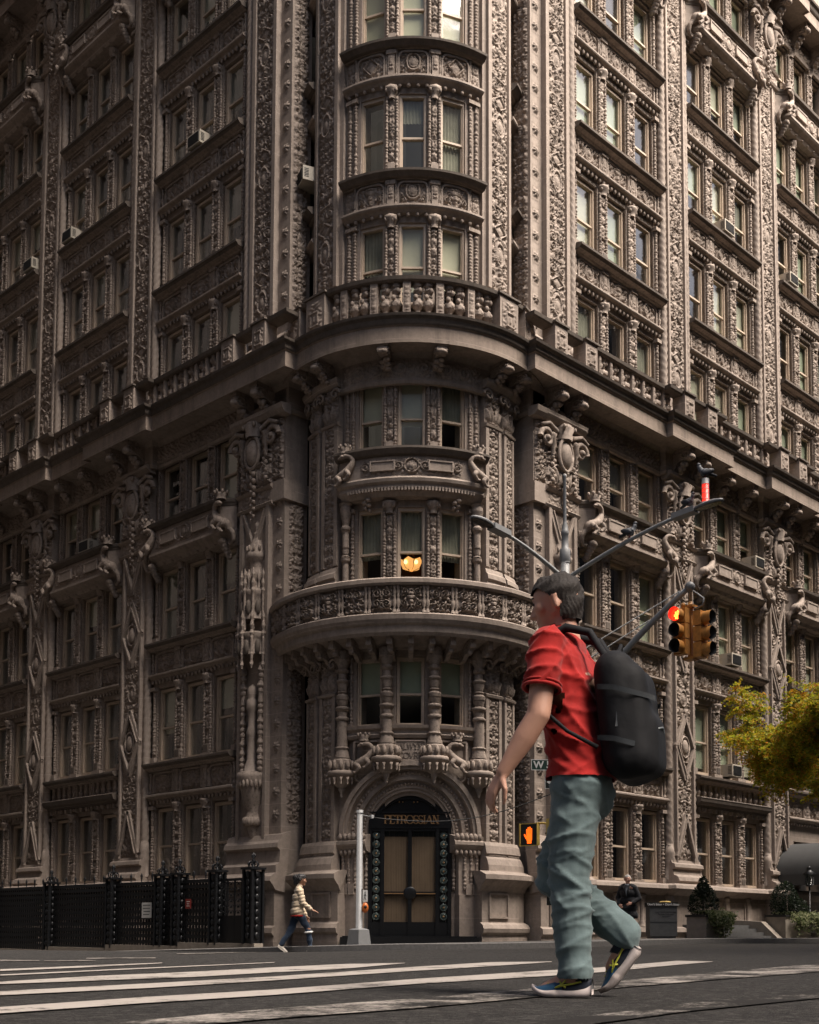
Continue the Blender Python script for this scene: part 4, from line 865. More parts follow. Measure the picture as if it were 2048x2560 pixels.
for c in (-1.15, 1.15):
    for q in range(5): t.ell((c+.05*(-1)**q, .16-.03*q, 11.46-.06*q), (.085-.008*q, .09, .06), 8, 6, 1)
for s in (-1, 1):
    t.lathe(1.80*s, .06, fine([(9.1, .13), (9.28, .13), (9.32, .08), (9.5, .085), (9.9, .08), (9.96, .12), (10.06, .13), (10.12, .08), (10.3, .095), (10.7, .085), (10.78, .12), (10.86, .13), (10.92, .08), (11.1, .12), (11.3, .16), (11.42, .14), (11.5, .18)], .03), 14, 1, None, False, (.11, 7, 60))
bp = MB(); bp.merge(t, tx); o = bp.build('balcony', CM, B)
for s in (1, -1): link('salamander', DRG, o, tm(-1.62*s, 11.95, -.12, .82*s, .78, .82))
# second floor: candelabra columns on pendant corbels, name stone, crowned salamanders over the arch
t = MB()
for u, z0 in ((-.585, 4.66), (.585, 4.66), (-1.80, 4.34), (1.80, 4.34)):
    t.lathe(u, .14, [(z0-.62, .02), (z0-.54, .05), (z0-.5, .04), (z0-.42, .10), (z0-.38, .08), (z0-.30, .20), (z0-.1, .30), (z0-.06, .36), (z0+.02, .38), (z0+.06, .34)], 9)
    for q in range(7): a = PI*q/6; t.lathe(u+.31*math.cos(a), .14+.31*math.sin(a), [(z0-.30, .01), (z0-.25, .03), (z0-.20, .02), (z0-.12, .045)], 6, 1); t.ell((u+.31*math.cos(a), .14+.31*math.sin(a), z0+.20), (.055, .055, .13), 6, 5, 1)
    t.lathe(u, .14, fine([(z0+.05, .27), (z0+.34, .25), (z0+.38, .2), (z0+.6, .15), (z0+.66, .18), (z0+.7, .135), (5.7, .13)], .03), 16, 1, None, False, (.09, 8, 52))
    t.lathe(u, .14, fine([(5.7, .13), (5.73, .17), (5.78, .17), (5.82, .12), (5.95, .13), (6.0, .175), (6.06, .175), (6.1, .11), (6.25, .15), (6.36, .165), (6.42, .10), (6.45, .14), (6.5, .10), (6.7, .14), (6.76, .165), (6.82, .10), (6.95, .10), (7.0, .15), (7.05, .15), (7.1, .11), (7.3, .19), (7.42, .20), (7.55, .2)], .025), 14, 1, None, False, (.10, 7, 70))
t.prof(-2.0, 2.0, [(-.1, 5.20), (.06, 5.22), (.10, 5.30), (.06, 5.34), (.06, 5.40), (.14, 5.46), (.16, 5.54), (-.5, 5.56)], 22)
t.box(-.38, .38, -.1, .06, 4.62, 5.16, 0, 6)
for a, q in (((-.38, 4.64), (.38, 4.64)), ((-.38, 5.14), (.38, 5.14)), ((-.37, 4.62), (-.37, 5.16)), ((.37, 4.62), (.37, 5.16))): t.bar(a, q, .035, .05, .10)
for s in (-1, 1):
    for a, q in (((.80*s, 5.16), (1.50*s, 5.16)), ((.80*s, 4.4), (.80*s, 5.16)), ((1.5*s, 4.2), (1.5*s, 5.16))): t.bar(a, q, .06, -.08, .04)
# wall over and beside the arch, door arch mouldings
for x in np.linspace(-2.05, 2.05, 42):
    zz = 2.72+math.sqrt(max(0, 1.80**2-x*x)); t.box(x-.051, x+.051, -.6, -.08, zz if abs(x) < 1.80 else -.3, 5.5)
for r0, r1, d0, d1 in ((1.06, 1.16, -.62, -.34), (1.16, 1.24, -.5, -.24), (1.24, 1.44, -.5, -.20), (1.44, 1.52, -.4, -.08), (1.52, 1.70, -.4, -.10), (1.70, 1.78, -.4, .06), (1.78, 1.90, -.3, .12)): t.arc((0, 2.72), r0, r1, 0, PI, d0, d1, 44)
for r, d in ((1.34, -.2), (1.61, -.1)):
    for a in np.linspace(.05, PI-.05, 46): t.ell((r*math.cos(a), d, 2.72+r*math.sin(a)), (.05, .05, .05), 6, 5, 1)
for s in (-1, 1):
    f = lambda x, y: (min(x*s, y*s), max(x*s, y*s))
    for p, q, d1 in ((1.06, 1.16, -.34), (1.16, 1.30, -.26), (1.30, 1.90, -.02)): t.box(*f(p, q), -.62, d1, -.3, 2.74, 0, 2)
    for uu, r in ((1.24, .07), (1.46, .06), (1.66, .06), (1.84, .065)): t.lathe(uu*s, .0 if uu > 1.3 else -.2, beads(1.35, 2.36, r*.75, .1, 3), 7, 1)
    t.box(*f(1.30, 1.88), -.02, .02, .1, 1.22, 0, 2)
    for uu in (1.56, 1.76): t.box(*f(uu-.08, uu+.08), -.02, .06, 1.22, 1.50, 0); t.box(*f(uu-.07, uu+.07), -.0, .045, 1.26, 1.36, 2)
    t.prof(*f(1.12, 1.98), [(-.2, 2.30), (.04, 2.34), (.12, 2.44), (.16, 2.50), (.16, 2.58), (.10, 2.62), (.12, 2.72), (-.2, 2.78)], 5)
    for q in range(6): t.ell((s*(1.2+.13*q), .10, 2.70), (.06, .07, .10), 7, 6, 1); t.ell((s*(1.2+.13*q), .06, 2.30), (.05, .06, .08), 7, 6, 1)
ar = MB(); ar.merge(t, tx); aro = ar.build('entrance_arch', CM, B)
for s in (1, -1): link('salamander', DRG, aro, tm(-1.16*s, 4.42, -.30, .80*s, .74, .74))
# letters drawn with thick and thin strokes
GL = {'P': (.62, [((.14, 0), (.14, 1), 1), ((.14, 1), (.4, 1), 0), ((.14, .47), (.4, .47), 0), 'A.4,.735,.265,-90,90']), 'E': (.62, [((.14, 0), (.14, 1), 1), ((.14, 1), (.56, 1), 0), ((.14, .52), (.46, .52), 0), ((.14, 0), (.58, 0), 0), ((.56, 1), (.56, .82), 0), ((.58, 0), (.58, .2), 0)]),
      'T': (.66, [((.33, 0), (.33, 1), 1), ((.04, 1), (.62, 1), 0), ((.04, 1), (.04, .8), 0), ((.62, 1), (.62, .8), 0)]), 'R': (.7, [((.14, 0), (.14, 1), 1), ((.14, 1), (.4, 1), 0), ((.14, .5), (.4, .5), 0), 'A.4,.75,.25,-90,90', ((.36, .5), (.64, 0), 1)]),
      'O': (.82, ['A.41,.5,.42,0,360']), 'C': (.78, ['A.43,.5,.42,50,310']), 'S': (.56, ['A.28,.74,.24,20,270', 'A.28,.26,.25,-160,90']), 'I': (.32, [((.16, 0), (.16, 1), 1)]), 'A': (.76, [((.06, 0), (.38, 1), 0), ((.38, 1), (.70, 0), 1), ((.18, .35), (.58, .35), 0)]),
      'N': (.78, [((.14, 0), (.14, 1), 0), ((.14, 1), (.64, 0), 1), ((.64, 0), (.64, 1), 0)]), 'L': (.58, [((.14, 0), (.14, 1), 1), ((.14, 0), (.56, 0), 0)]), 'W': (1.0, [((.04, 1), (.27, 0), 1), ((.27, 0), (.5, 1), 0), ((.5, 1), (.73, 0), 1), ((.73, 0), (.96, 1), 0)]), 'Y': (.7, [((.04, 1), (.35, .5), 1), ((.66, 1), (.35, .5), 0), ((.35, .5), (.35, 0), 1)]), 'V': (.7, [((.04, 1), (.35, 0), 1), ((.35, 0), (.66, 1), 0)])}
def letters(b, txt, cx, z, h, total, d0, d1, thick=.15, thin=.065, serif=True, mi=0):
    ws = [GL[ch][0] for ch in txt]; sc = total/sum(ws); x = cx-total/2
    for ch, w in zip(txt, ws):
        for g in GL[ch][1]:
            if isinstance(g, str):
                a, c, r, t0, t1 = map(float, g[1:].split(',')); n = 14; ry = .5 if r > .4 else r
                pts = [(x+sc*(a+r*math.cos(R_(t0+(t1-t0)*i/n))), z+h*(c+ry*math.sin(R_(t0+(t1-t0)*i/n)))) for i in range(n+1)]
                for i in range(n): ang = R_(t0+(t1-t0)*(i+.5)/n); b.bar(pts[i], pts[i+1], h*(thin+(thick-thin)*abs(math.cos(ang))), d0, d1, mi)
            else:
                (a, c), (e, f), k = g; b.bar((x+sc*a, z+h*c), (x+sc*e, z+h*f), h*(thick if k else thin), d0, d1, mi)
                if serif and a == e and (k or ch == 'N'):
                    for q in (c, f): b.bar((x+sc*a-h*.16, z+h*q), (x+sc*a+h*.16, z+h*q), h*.05, d0, d1, mi)
        x += sc*w
nl = MB(); letters(nl, 'ALWYN', 0, 4.92, .155, .60, .05, .075, .10, .06, True); letters(nl, 'COVRT', 0, 4.68, .155, .60, .05, .075, .10, .06, True)
n2 = MB(); n2.merge(nl, tx); n2.build('name_lettering', 'soot', aro)
# black doorway
DM = tm(0, 0, -.46)
D = link('doorway', None, B, DM); D.empty_display_size = .1
fb = MB(); fb.box(-1.06, 1.06, -.06, .0, .1, .52); 
for a, e in ((-1.07, -.98), (-.76, -.66), (-.05, .05), (.66, .76), (.98, 1.07)): fb.box(a, e, -.08, .06, .1, 3.0)
fb.box(-1.07, 1.07, -.08, .05, 2.86, 3.36); fb.box(-1.07, 1.07, -.08, .03, .1, .5); fb.box(-.66, .66, -.06, .03, 1.20, 1.30)
fb.arc((0, 2.72), .98, 1.08, .3, PI-.3, -.1, .04, 30); fb.arc((0, 2.72), .0, 1.08, 0, PI, -.12, -.04, 30); fb.box(-1.07, 1.07, -.14, -.05, .5, 3.3)
fb.box(-1.03, 1.03, .05, .08, 2.94, 2.98); fb.box(-1.03, 1.03, .05, .08, 3.32, 3.36)
fb.build('door_frame', 'doorm', D)
M['curtain'] = solid('brown_door_curtain', (.23, .148, .105), .8, 0, .14, 3); M['dglass'] = glassm(); 
for s in (-1, 1):
    c = MB(); x0, x1 = sorted((.05*s, .66*s)); us = np.linspace(x0, x1, 40); v = []
    for u in us: v += [(u, -.045+.006*math.sin(u*150), .52), (u, -.045+.006*math.sin(u*150), 2.86)]
    o = c.add(v, [(2*i, 2*i+2, 2*i+3, 2*i+1) for i in range(39)], True).build('door_leaf', 'curtain', D)
    g = MB(); g.add([(x0, -.01, .52), (x1, -.01, .52), (x1, -.01, 2.86), (x0, -.01, 2.86)], [(0, 1, 2, 3)]); g.build('pane', 'glass', o)
    hb = MB(); hb.box(x0 if s < 0 else x0+.05, x1-.05 if s < 0 else x1, .03, .055, 1.235, 1.262); hb.build('push_bar', 'brass', o)
    rb = MB()
    for i in range(10):
        z = .66+.232*i; u = .87*s
        rb.tube([(u+.085*math.cos(t), .0, z+.085*math.sin(t)) for t in np.linspace(0, 2*PI, 18)], .016, 6); rb.ell((u, -.02, z), (.08, .035, .08), 12, 8); rb.tube([(u+.07*(1-t/7)*math.cos(t+i), .02, z+.07*(1-t/7)*math.sin(t+i)) for t in np.linspace(0, 6, 22)], .012, 5)
        rb.ell((u, .03, z), (.024, .02, .024), 8, 6, 1)
    rb.build('rosette_strip', ['rosem', 'brass'], D)
disc = MB(); disc.ell((0, .05, 1.26), (.17, .035, .17), 20, 10); disc.build('door_handle', 'doorm', D)
lt = MB(); letters(lt, 'PETROSSIAN', .04, 3.05, .215, 1.42, .055, .085, .17, .075); lt.build('shop_lettering', 'brass', D)
lb = MB()
for x, z in ((-.28, 3.62), (-.19, 3.62), (.10, 3.62), (.19, 3.62), (-.22, 3.45+.46), (.06, 3.92), (.40, 3.82), (.60, 3.66), (.80, 3.3), (.90, 3.1), (-.86, 3.1), (-.8, 3.38), (-.55, 3.80)): lb.ell((x, -.02, z), (.022, .02, .022), 8, 6, 1)
for x, z, r in ((-.62, 3.64, .12), (-.86, 3.12, .10), (.86, 3.12, .10), (.62, 3.6, .10)): lb.tube([(x+r*math.cos(t), -.03, z+r*math.sin(t)) for t in np.linspace(0, 2*PI, 18)], .014, 5); lb.tube([(x+r*.8*(1-t/7)*math.cos(t), -.02, z+r*.8*(1-t/7)*math.sin(t)) for t in np.linspace(0, 6, 22)], .011, 5)
lb.build('lunette_ornament', ['rosem', 'brass'], D)
stp = MB(); stp.box(-1.75, 1.75, -.8, .52, -.2, .13, 0, 1); stp.box(-1.70, 1.70, -.8, .44, .13, .16); s2 = link('door_step', stp.mesh('door_step', 'doorm'), B, tm(0, 0, -.35))
# dark room behind the tower windows; a lit lamp hangs on the third floor
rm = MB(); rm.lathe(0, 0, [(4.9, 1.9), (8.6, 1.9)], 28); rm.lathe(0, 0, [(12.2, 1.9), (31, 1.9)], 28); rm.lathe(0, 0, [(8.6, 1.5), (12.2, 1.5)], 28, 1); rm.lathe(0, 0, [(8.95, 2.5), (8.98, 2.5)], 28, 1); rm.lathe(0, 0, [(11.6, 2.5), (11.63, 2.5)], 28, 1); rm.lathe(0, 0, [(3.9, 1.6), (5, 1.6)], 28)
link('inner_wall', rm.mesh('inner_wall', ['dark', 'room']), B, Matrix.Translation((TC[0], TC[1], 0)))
P0 = TC+(-F2)*2.15
lmp = thing('pendant_lamp', (P0[0], P0[1], 10.05), 'lit amber glass bowl lamp hanging behind the middle third-floor window of the tower', 'lamp')
q = MB()
for k in range(6):
    a0, a1 = PI*k/3+.05, PI*(k+1)/3-.05
    v = [(.30*math.cos(a), .30*math.sin(a), .02) for a in (a0, (a0+a1)/2, a1)]+[(.22*math.cos(a), .22*math.sin(a), -.16) for a in (a0, (a0+a1)/2, a1)]+[(.05*math.cos((a0+a1)/2), .05*math.sin((a0+a1)/2), -.22)]
    v[1] = (v[1][0]*1.08, v[1][1]*1.08, .09); q.add(v, [(0, 1, 4, 3), (1, 2, 5, 4), (3, 4, 6), (4, 5, 6)])
for k in range(6):
    a = PI*k/3; q.tube([(.31*math.cos(a), .31*math.sin(a), .02), (.225*math.cos(a), .225*math.sin(a), -.16), (.05*math.cos(a), .05*math.sin(a), -.225)], .007, 5, 1)
for sx in (-.15, .13): pz = HR*sx-HF*.255; q.ell((pz[0], pz[1], -.05), (.05, .05, .06), 9, 7, 2)
q.build('lamp_shade', ['lampglow', 'brass', 'bulb'], lmp)
q = MB()
for k in range(3): a = 2*PI*k/3; q.tube([(.26*math.cos(a), .26*math.sin(a), .03), (0, 0, .34)], .008, 5)
q.tube([(0, 0, .3), (0, 0, 1.5)], .012, 6); q.build('hanger', 'brass', lmp)
# windows: the hundred largest in view are parts of their own, the rest one part
def area(m, H):
    p = [proj(m@Vector((x, -.4, z))) for x, z in ((-.47, .05), (.47, .05), (.47, H), (-.47, H))]
    a = abs(sum(p[i][0]*p[(i+1) % 4][1]-p[(i+1) % 4][0]*p[i][1] for i in range(4)))/2; cx = sum(q[0] for q in p)/4; cy = sum(q[1] for q in p)/4
    return a*(1 if -30 < cx < 2078 and -60 < cy < 2440 else .02)*(.15 if False else 1)
wins.sort(key=lambda w: -area(w[0], w[1])*(.3 if w[2] == 'S' else 1))
cache = {}; rest = MB(); rg = random.Random(4)
TB = {(1, 0): ('green', .50), (1, 1): ('green', .5), (1, 2): ('green', .5), (2, 0): ('blindd', .58), (2, 1): ('blindd', .52), (2, 2): ('blindd', .60), (3, 0): ('blindm', .55), (3, 1): ('blindm', .6), (3, 2): ('blindd', .5), (4, 0): ('blindd', .55), (4, 1): ('blindm', .8), (4, 2): ('blindm', .75), (5, 0): None, (5, 1): ('blindd', .3), (5, 2): ('blindd', .9), (6, 0): ('blindb', 1), (6, 1): ('blindb', 1), (6, 2): ('blindb', 1)}
def blind_for(side, bi, fi):
    if side == 'T': return TB.get((fi, bi))
    if side == 'S' or fi == 0: return None
    x = rg.random()
    if side == 'R': return None if x < .15 else (rg.choice(('blindm', 'blindm', 'green', 'green', 'blindd')), rg.choice((.5, .55, .9, 1, 1)))
    return None if x < .40 else (rg.choice(('blindm', 'blindd', 'blindd')), rg.choice((.4, .5, .6, 1)))
for i, (m, H, side, bi, fi) in enumerate(wins):
    k = round(H, 2)
    if k not in cache: f, p = window_mb(H); cache[k] = (f, p, f.mesh('window', 'wood'), p.mesh('pane', 'glass'))
    f, p, fm, pm = cache[k]; bl = blind_for(side, bi, fi)
    if bl and (k, bl) not in cache: q = blind_mb(H, bl[1], pleat=.02 if bl[0] == 'blindd' else 0); cache[(k, bl)] = (q, q.mesh('blind', bl[0]))
    if i < 100:
        o = link('window', fm, B, m); link('pane', pm, o)
        if bl: link('blind', cache[(k, bl)][1], o)
    else:
        A = np.array(m); g = lambda v: v@A[:3, :3].T+A[:3, 3]
        rest.merge(f, g, 0); rest.merge(p, g, 1)
        if bl: rest.merge(cache[(k, bl)][0], g, {'blindm': 2, 'blindd': 3, 'blindb': 4, 'green': 5}[bl[0]])
if rest.n: tag(rest.build('window', ['wood', 'glass', 'blindm', 'blindd', 'blindb', 'green'], B), kind='stuff')
# street door side of the third bay, and the plain run of wall beyond the frame
fRm = lambda v: np.column_stack([v[:, 0], -v[:, 1], v[:, 2]])
eb = MB(); eb.box(18.9, 23.6, -.7, -.05, 3.55, 4.3); eb.box(18.9, 19.6, -.7, -.03, -.3, 3.55); eb.box(19.6, 23, -1.1, -.8, -.3, 3.6, 2); eb.build('doorway_wall', CM, B, fRm)  # dark slab at the back stands in for the shaded doorway
eb = MB(); eb.box(23.0, 40, -.9, -.05, -.6, 36); eb.build('side_wall', CM, B, fRm)
eb = MB(); eb.box(22.95, 45, -.9, -.05, -1.5, 36); eb.build('side_wall', CM, B, lambda v: np.column_stack([-v[:, 1], v[:, 0], v[:, 2]]))
# ------------------------------------------------------------------ neighbours across both streets (outside the picture; heights and footprints set to shade the fronts; they show in the glass)
def block(name, x0, x1, y0, y1, h, lab, mat, fl=3.6):
    o = thing(name, ((x0+x1)/2, (y0+y1)/2, -1.2), lab, 'building'); b = MB(); b.box(x0, x1, y0, y1, 0, h+1.2)
    b.box(x0-.3, x1+.3, y0-.3, y1+.3, h-.2, h+1.2); b.build('wall', mat, o).matrix_parent_inverse = Matrix.Translation(-o.location)*1
    o.children[0].location = (0, 0, 0); w = MB()
    for z in np.arange(3, h-3, fl):
        for y in np.arange(y0+2, y1-2, 3.2):
            for x in (x0-.02, x1+.02): w.box(x-.03, x+.03, y, y+1.4, z, z+2)
        for x in np.arange(x0+2, x1-2, 3.2):
            for y in (y0-.02, y1+.02): w.box(x, x+1.4, y-.03, y+.03, z, z+2)
    q = w.build('window', 'glassd', o); tag(q, kind='stuff')
    for c in o.children: c.matrix_parent_inverse = Matrix.Identity(4); c.location = (-(x0+x1)/2, -(y0+y1)/2, 0)
block('brick_building', -52, -17.5, -3, 90, 80, 'plain brown brick apartment block across the side street, outside the picture on the left', 'brick')
block('brick_building', -8, 95, -66, -29, 49, 'long brown brick block across the avenue, outside the picture on the right', 'brick')
block('brick_building', -75, -23, -75, -33, 33, 'brown brick block on the far corner behind the viewer, outside the picture', 'brick')
# ------------------------------------------------------------------ iron fence in front of the left front
FX = -2.0
def fz(y): return float(S(FX, y))
fn = thing('iron_fence', (FX, 3.4, fz(3.4)), 'black wrought-iron fence with finialed posts along the basement area, left of the tower', 'fence')
FI = np.array([FX, 3.4, fz(3.4)])
def fpart(name, b, mat='iron'): return link(name, b.mesh(name, mat, lambda v: v-FI), fn)
RT = 1.60     # top rail is level
posts = [3.47, 4.95, 6.6, 7.4, 9.85, 13.3, 16.9, 20.5]
for i, y in enumerate(posts):
    b = MB(); w = .17 if i < 1 else .14; z = fz(y)+.1; zt = 1.80-.012*(y-3.4)
    for dx in (-w, w):
        for dy in (-w, w): b.box(FX+dx-.03, FX+dx+.03, y+dy-.03, y+dy+.03, z, zt)
    b.box(FX-w+.03, FX+w-.03, y-w+.03, y+w-.03, z, zt-.05)
    for q in range(9): b.ell((FX-w, y, z+.2+q*.19), (.03, .07, .085), 8, 6); b.ell((FX, y-w, z+.2+q*.19), (.07, .03, .085), 8, 6)
    b.box(FX-w-.06, FX+w+.06, y-w-.06, y+w+.06, zt, zt+.05); o = fpart('post', b)
    f = MB()
    for a in range(4):
        ca, sa = math.cos(a*PI/2), math.sin(a*PI/2)
        f.tube([(FX+ca*r, y+sa*r, zt+zz) for r, zz in ((.05, .05), (.15, .07), (.17, .14), (.12, .20), (.05, .20), (.04, .14), (.08, .12))], .018, 6)
    f.lathe(FX, y, [(zt+.05, .05), (zt+.18, .03), (zt+.24, .05), (zt+.27, .02), (zt+.36, .045), (zt+.44, .004)], 8)
    for s in (-1, 1): f.tube([(FX, y, zt+.28), (FX, y+s*.07, zt+.32), (FX, y+s*.06, zt+.39)], .014, 5)
    link('finial', f.mesh('finial', 'iron', lambda v: v-FI), o)
for i in range(len(posts)-1):
    y0, y1 = posts[i]+.15, posts[i+1]-.15; b = MB(); zb = fz(posts[i+1])+.12
    if i == 0:      # scrolled gate leaf by the tower
        b.box(FX-.02, FX+.02, y0, y1, RT-.06, RT); b.box(FX-.02, FX+.02, y0, y1, .62, .66); b.box(FX-.015, FX+.015, y0, y1, zb, .62)
        for y in np.linspace(y0, y1, 5): b.box(FX-.018, FX+.018, y-.018, y+.018, zb, RT)
        for y in np.linspace(y0, y1, 5)[:-1]+(y1-y0)/8:
            for z in np.arange(.74, RT-.1, .145):
                for s in (-1, 1): b.tube([(FX, y+s*(.012+.055*(1-t/8)*(1+math.cos(t))/1.2), z+.055*(1-t/8)*math.sin(t)) for t in np.linspace(0, 6.5, 16)], .011, 4)
        fpart('gate', b); continue
    for z in (RT-.03, RT-.17, zb): b.box(FX-.03, FX+.03, y0-.02, y1+.02, z-.045, z+.045)
    z = RT-.30; k = 0
    while z > zb+.1: b.box(FX-.014, FX+.014, y0, y1, z-.062, z+.03); z -= .165
    for y in np.arange(y0+.06, y1, .135): b.box(FX-.02, FX+.02, y-.026, y+.026, zb, RT); 
    fpart('panel', b)
    for y in np.arange(y0+.35, y1-.2, .52):
        f = MB(); f.lathe(FX, y, [(RT, .02), (RT+.08, .016), (RT+.11, .035), (RT+.14, .015), (RT+.2, .032), (RT+.27, .003)], 6)
        for s in (-1, 1): f.tube([(FX, y, RT+.13), (FX, y+s*.045, RT+.15), (FX, y+s*.04, RT+.2)], .011, 4)
        fpart('spike', f)
cw = thing('kerb_wall', (FX, 4, fz(4)), 'low stepped stone kerb under the black iron fence', 'wall')
for a, e in ((3.2, 6.5), (6.5, 10), (10, 13.3), (13.3, 18), (18, 24)):
    b = MB(); b.box(FX-.16, FX+.12, a, e-.02, fz(e)-.3, fz(a)+.10); link('stone_block', b.mesh('stone_block', 'concrete', lambda v: v-np.array(cw.location)), cw)
def plate(name, loc, w, h, mat, lines, lmat, lab, cat, face=(-1, 0)):
    o = thing(name, loc, lab, cat); b = MB(); b.box(-w/2, w/2, -.006, .006, -h/2, h/2); t = MB()
    for (x0, x1, z) in lines: t.box(x0*w, x1*w, .006, .010, z*h-.03*h, z*h+.03*h)
    r = MB(); o.rotation_euler = (0, 0, math.atan2(face[1], face[0])-PI/2); b.build('board', mat, o); t.build('lettering', lmat, o); return o
plate('fence_sign', (FX-.06, 8.05, .83), .46, .42, 'white', [(-.40, .38, .32), (-.36, .40, .12), (-.38, .30, -.08), (-.30, .34, -.28)], 'steeld', 'small white notice with four lines of lettering on the iron fence', 'sign')
plate('fence_sign', (FX-.06, 6.12, .98), .24, .26, 'redsign', [(-.3, .3, .22), (-.22, .22, .0), (-.28, .28, -.22)], 'white', 'small red notice on the iron fence right of the white one', 'sign')
# ------------------------------------------------------------------ window air conditioners
def ac_mesh():
    b = MB(); b.box(-.31, .31, -.42, .12, 0, .40); g = MB(); g.box(-.26, .26, .12, .135, .05, .35)
    for i in range(10): g.box(-.26, .26, .135, .143, .06+.03*i, .07+.03*i)
    for x in (-.31, .31):
        for i in range(6): b.box(x-.006, x+.006, -.05, .08, .08+.045*i, .10+.045*i, 1)
    return b.mesh('case', ['ac', 'grille']), g.mesh('grille', 'grille')
ACM = ac_mesh()
def aircon(m, lab):
    o = tag(link('air_conditioner', None, None, m), lab, 'air conditioner', 'window air conditioners'); o.empty_display_size = .1
    for n, d in zip(('case', 'grille'), ACM): link(n, d, o)
def acm(on, u, fi, d=.25):
    m = on(u, floors[fi][0]+.08); return m@Matrix.Translation((0, d, 0))
aircon(acm(onL, LX[0]+2.265*LW, 6), 'air conditioner in the bay left of the tower, three floors above the balustrade')
aircon(acm(onL, LX[1]+.755*LW+2.9, 6), 'air conditioner high in the dark second bay from the tower on the left front')
aircon(acm(onL, LX[2]+.4, 6), 'air conditioner highest at the far left edge of the dark front')
aircon(acm(onL, LX[1]+2.0, 3), 'air conditioner above a stone balcony with salamanders on the dark left front')
aircon(acm(onR, RX[1]+2.265, 6), 'air conditioner high in the second bay right of the tower')
aircon(acm(onR, RX[2]+.755, 6), 'air conditioner high in the third bay by the right edge')
aircon(acm(onR, RX[2]+.75, 4), 'air conditioner just above the stone balustrade by the right edge')
aircon(acm(onR, RX[1]+2.265, 2), 'air conditioner in the window behind the traffic light')
aircon(acm(onR, RX[1]+2.265, 1, .2), 'air conditioner beside the tree, over the row of stone balusters')
aircon(acm(onR, RX[1]+3.775, 3, .35), 'air conditioner under the big cornice, over a stone balcony right of the lamp arm')
aircon(tm(-3.55, 21.1, .30), 'air conditioner jutting from the narrow recess left of the round tower')
# ------------------------------------------------------------------ signal and lamp pole at the kerb
PB = np.array([1.35, -3.71, 0.0]); PB[2] = float(S(PB[0], PB[1]))
sp = thing('signal_pole', PB, 'tall grey street-lamp and signal pole with two lamp arms, mostly behind the man in red', 'pole')
b = MB(); b.lathe(0, 0, [(.5, .15), (7.8, .105), (9.05, .10)], 8); b.build('shaft', 'steel', sp)
b = MB(); b.lathe(0, 0, [(0, .30), (.04, .30), (.52, .235), (.56, .22), (.58, .15)], 4); b.build('base', 'steelw', sp)
b = MB(); b.lathe(0, 0, [(8.75, .11), (8.78, .125), (9.06, .125), (9.1, .085), (9.4, .08), (9.42, .092), (9.5, .092), (9.52, .08), (9.62, .07), (9.72, .042), (9.75, .04), (10.78, .036), (10.8, .044), (10.86, .044), (10.87, .02)], 12); b.build('antenna', 'steelw', sp)
def lamp_arm(dx, dy, L, zt, bi):
    a = MB(); z0 = 8.35; pts = [(dx*L*t, dy*L*t, z0+(zt-z0)*(1-(1-t)**1.55)) for t in np.linspace(0, .80, 14)]; a.tube(pts, np.linspace(.055, .042, 14), 8); o = a.build('lamp_arm', 'steel', sp)
    a = MB(); p = np.array(pts[-1]); q = np.array([dx*L, dy*L, zt]); t = (q-p)/np.linalg.norm(q-p); n = np.array([-dy, dx, 0]); up = np.cross(t, n); up *= np.sign(up[2]); 
    def box(s0, s1, w, h0, h1, w1=None):
        w1 = w if w1 is None else w1; v = []
        for s, ww in ((s0, w), (s1, w1)):
            c = p+t*s
            v += [c-n*ww+up*h0, c+n*ww+up*h0, c+n*ww*.85+up*h1, c-n*ww*.85+up*h1]
        a.add(v, [(0, 1, 2, 3), (4, 7, 6, 5), (0, 4, 5, 1), (1, 5, 6, 2), (2, 6, 7, 3), (3, 7, 4, 0)])
    box(-.05, .50, .12, -.05, .08)
    # flat oval lens housing beyond the driver box
    v = []; m = 24
    for hh, sc in ((-.025, .92), (.0, 1), (.03, .96), (.06, .70)):
        for k in range(m): an = 2*PI*k/m; v.append(p+t*(.80+.36*sc*math.cos(an))+n*(.155*sc*math.sin(an))+up*hh)
    f = [(r*m+k, r*m+(k+1) % m, (r+1)*m+(k+1) % m, (r+1)*m+k) for r in range(3) for k in range(m)]+[tuple(range(3*m, 4*m))]
    a.add(v, f, True); hd = a.build('lamp_head', 'steelw', o)
    g = MB(); v = [p+t*(.80+.30*math.cos(2*PI*k/m))+n*(.12*math.sin(2*PI*k/m))-up*.027 for k in range(m)]; g.add(v, [tuple(range(m))]); g.build('lens', 'lens_dark', hd)
    return p, q, t, up, hd
lamp_arm(-1, 0, 2.66, 8.98, 0)
p_, q_, t_, up_, hd_ = lamp_arm(0, -1, 3.72, 9.20, 1)
BC = p_+t_*.74+up_*.05
bcn = MB(); bcn.lathe(BC[0], BC[1], [(BC[2], .075), (BC[2]+.42, .075)], 14); bcn.build('beacon', 'beacon', hd_)
bcn = MB(); bcn.lathe(BC[0], BC[1], [(BC[2]+.42, .08), (BC[2]+.54, .08), (BC[2]+.55, .05)], 14); bcn.lathe(BC[0], BC[1], [(BC[2]-.02, .09), (BC[2]+.03, .09)], 14)
for z in (.10, .22, .32): bcn.lathe(BC[0], BC[1], [(BC[2]+z, .078), (BC[2]+z+.012, .078)], 14)
bcn.build('beacon_cap', 'steelw', hd_)
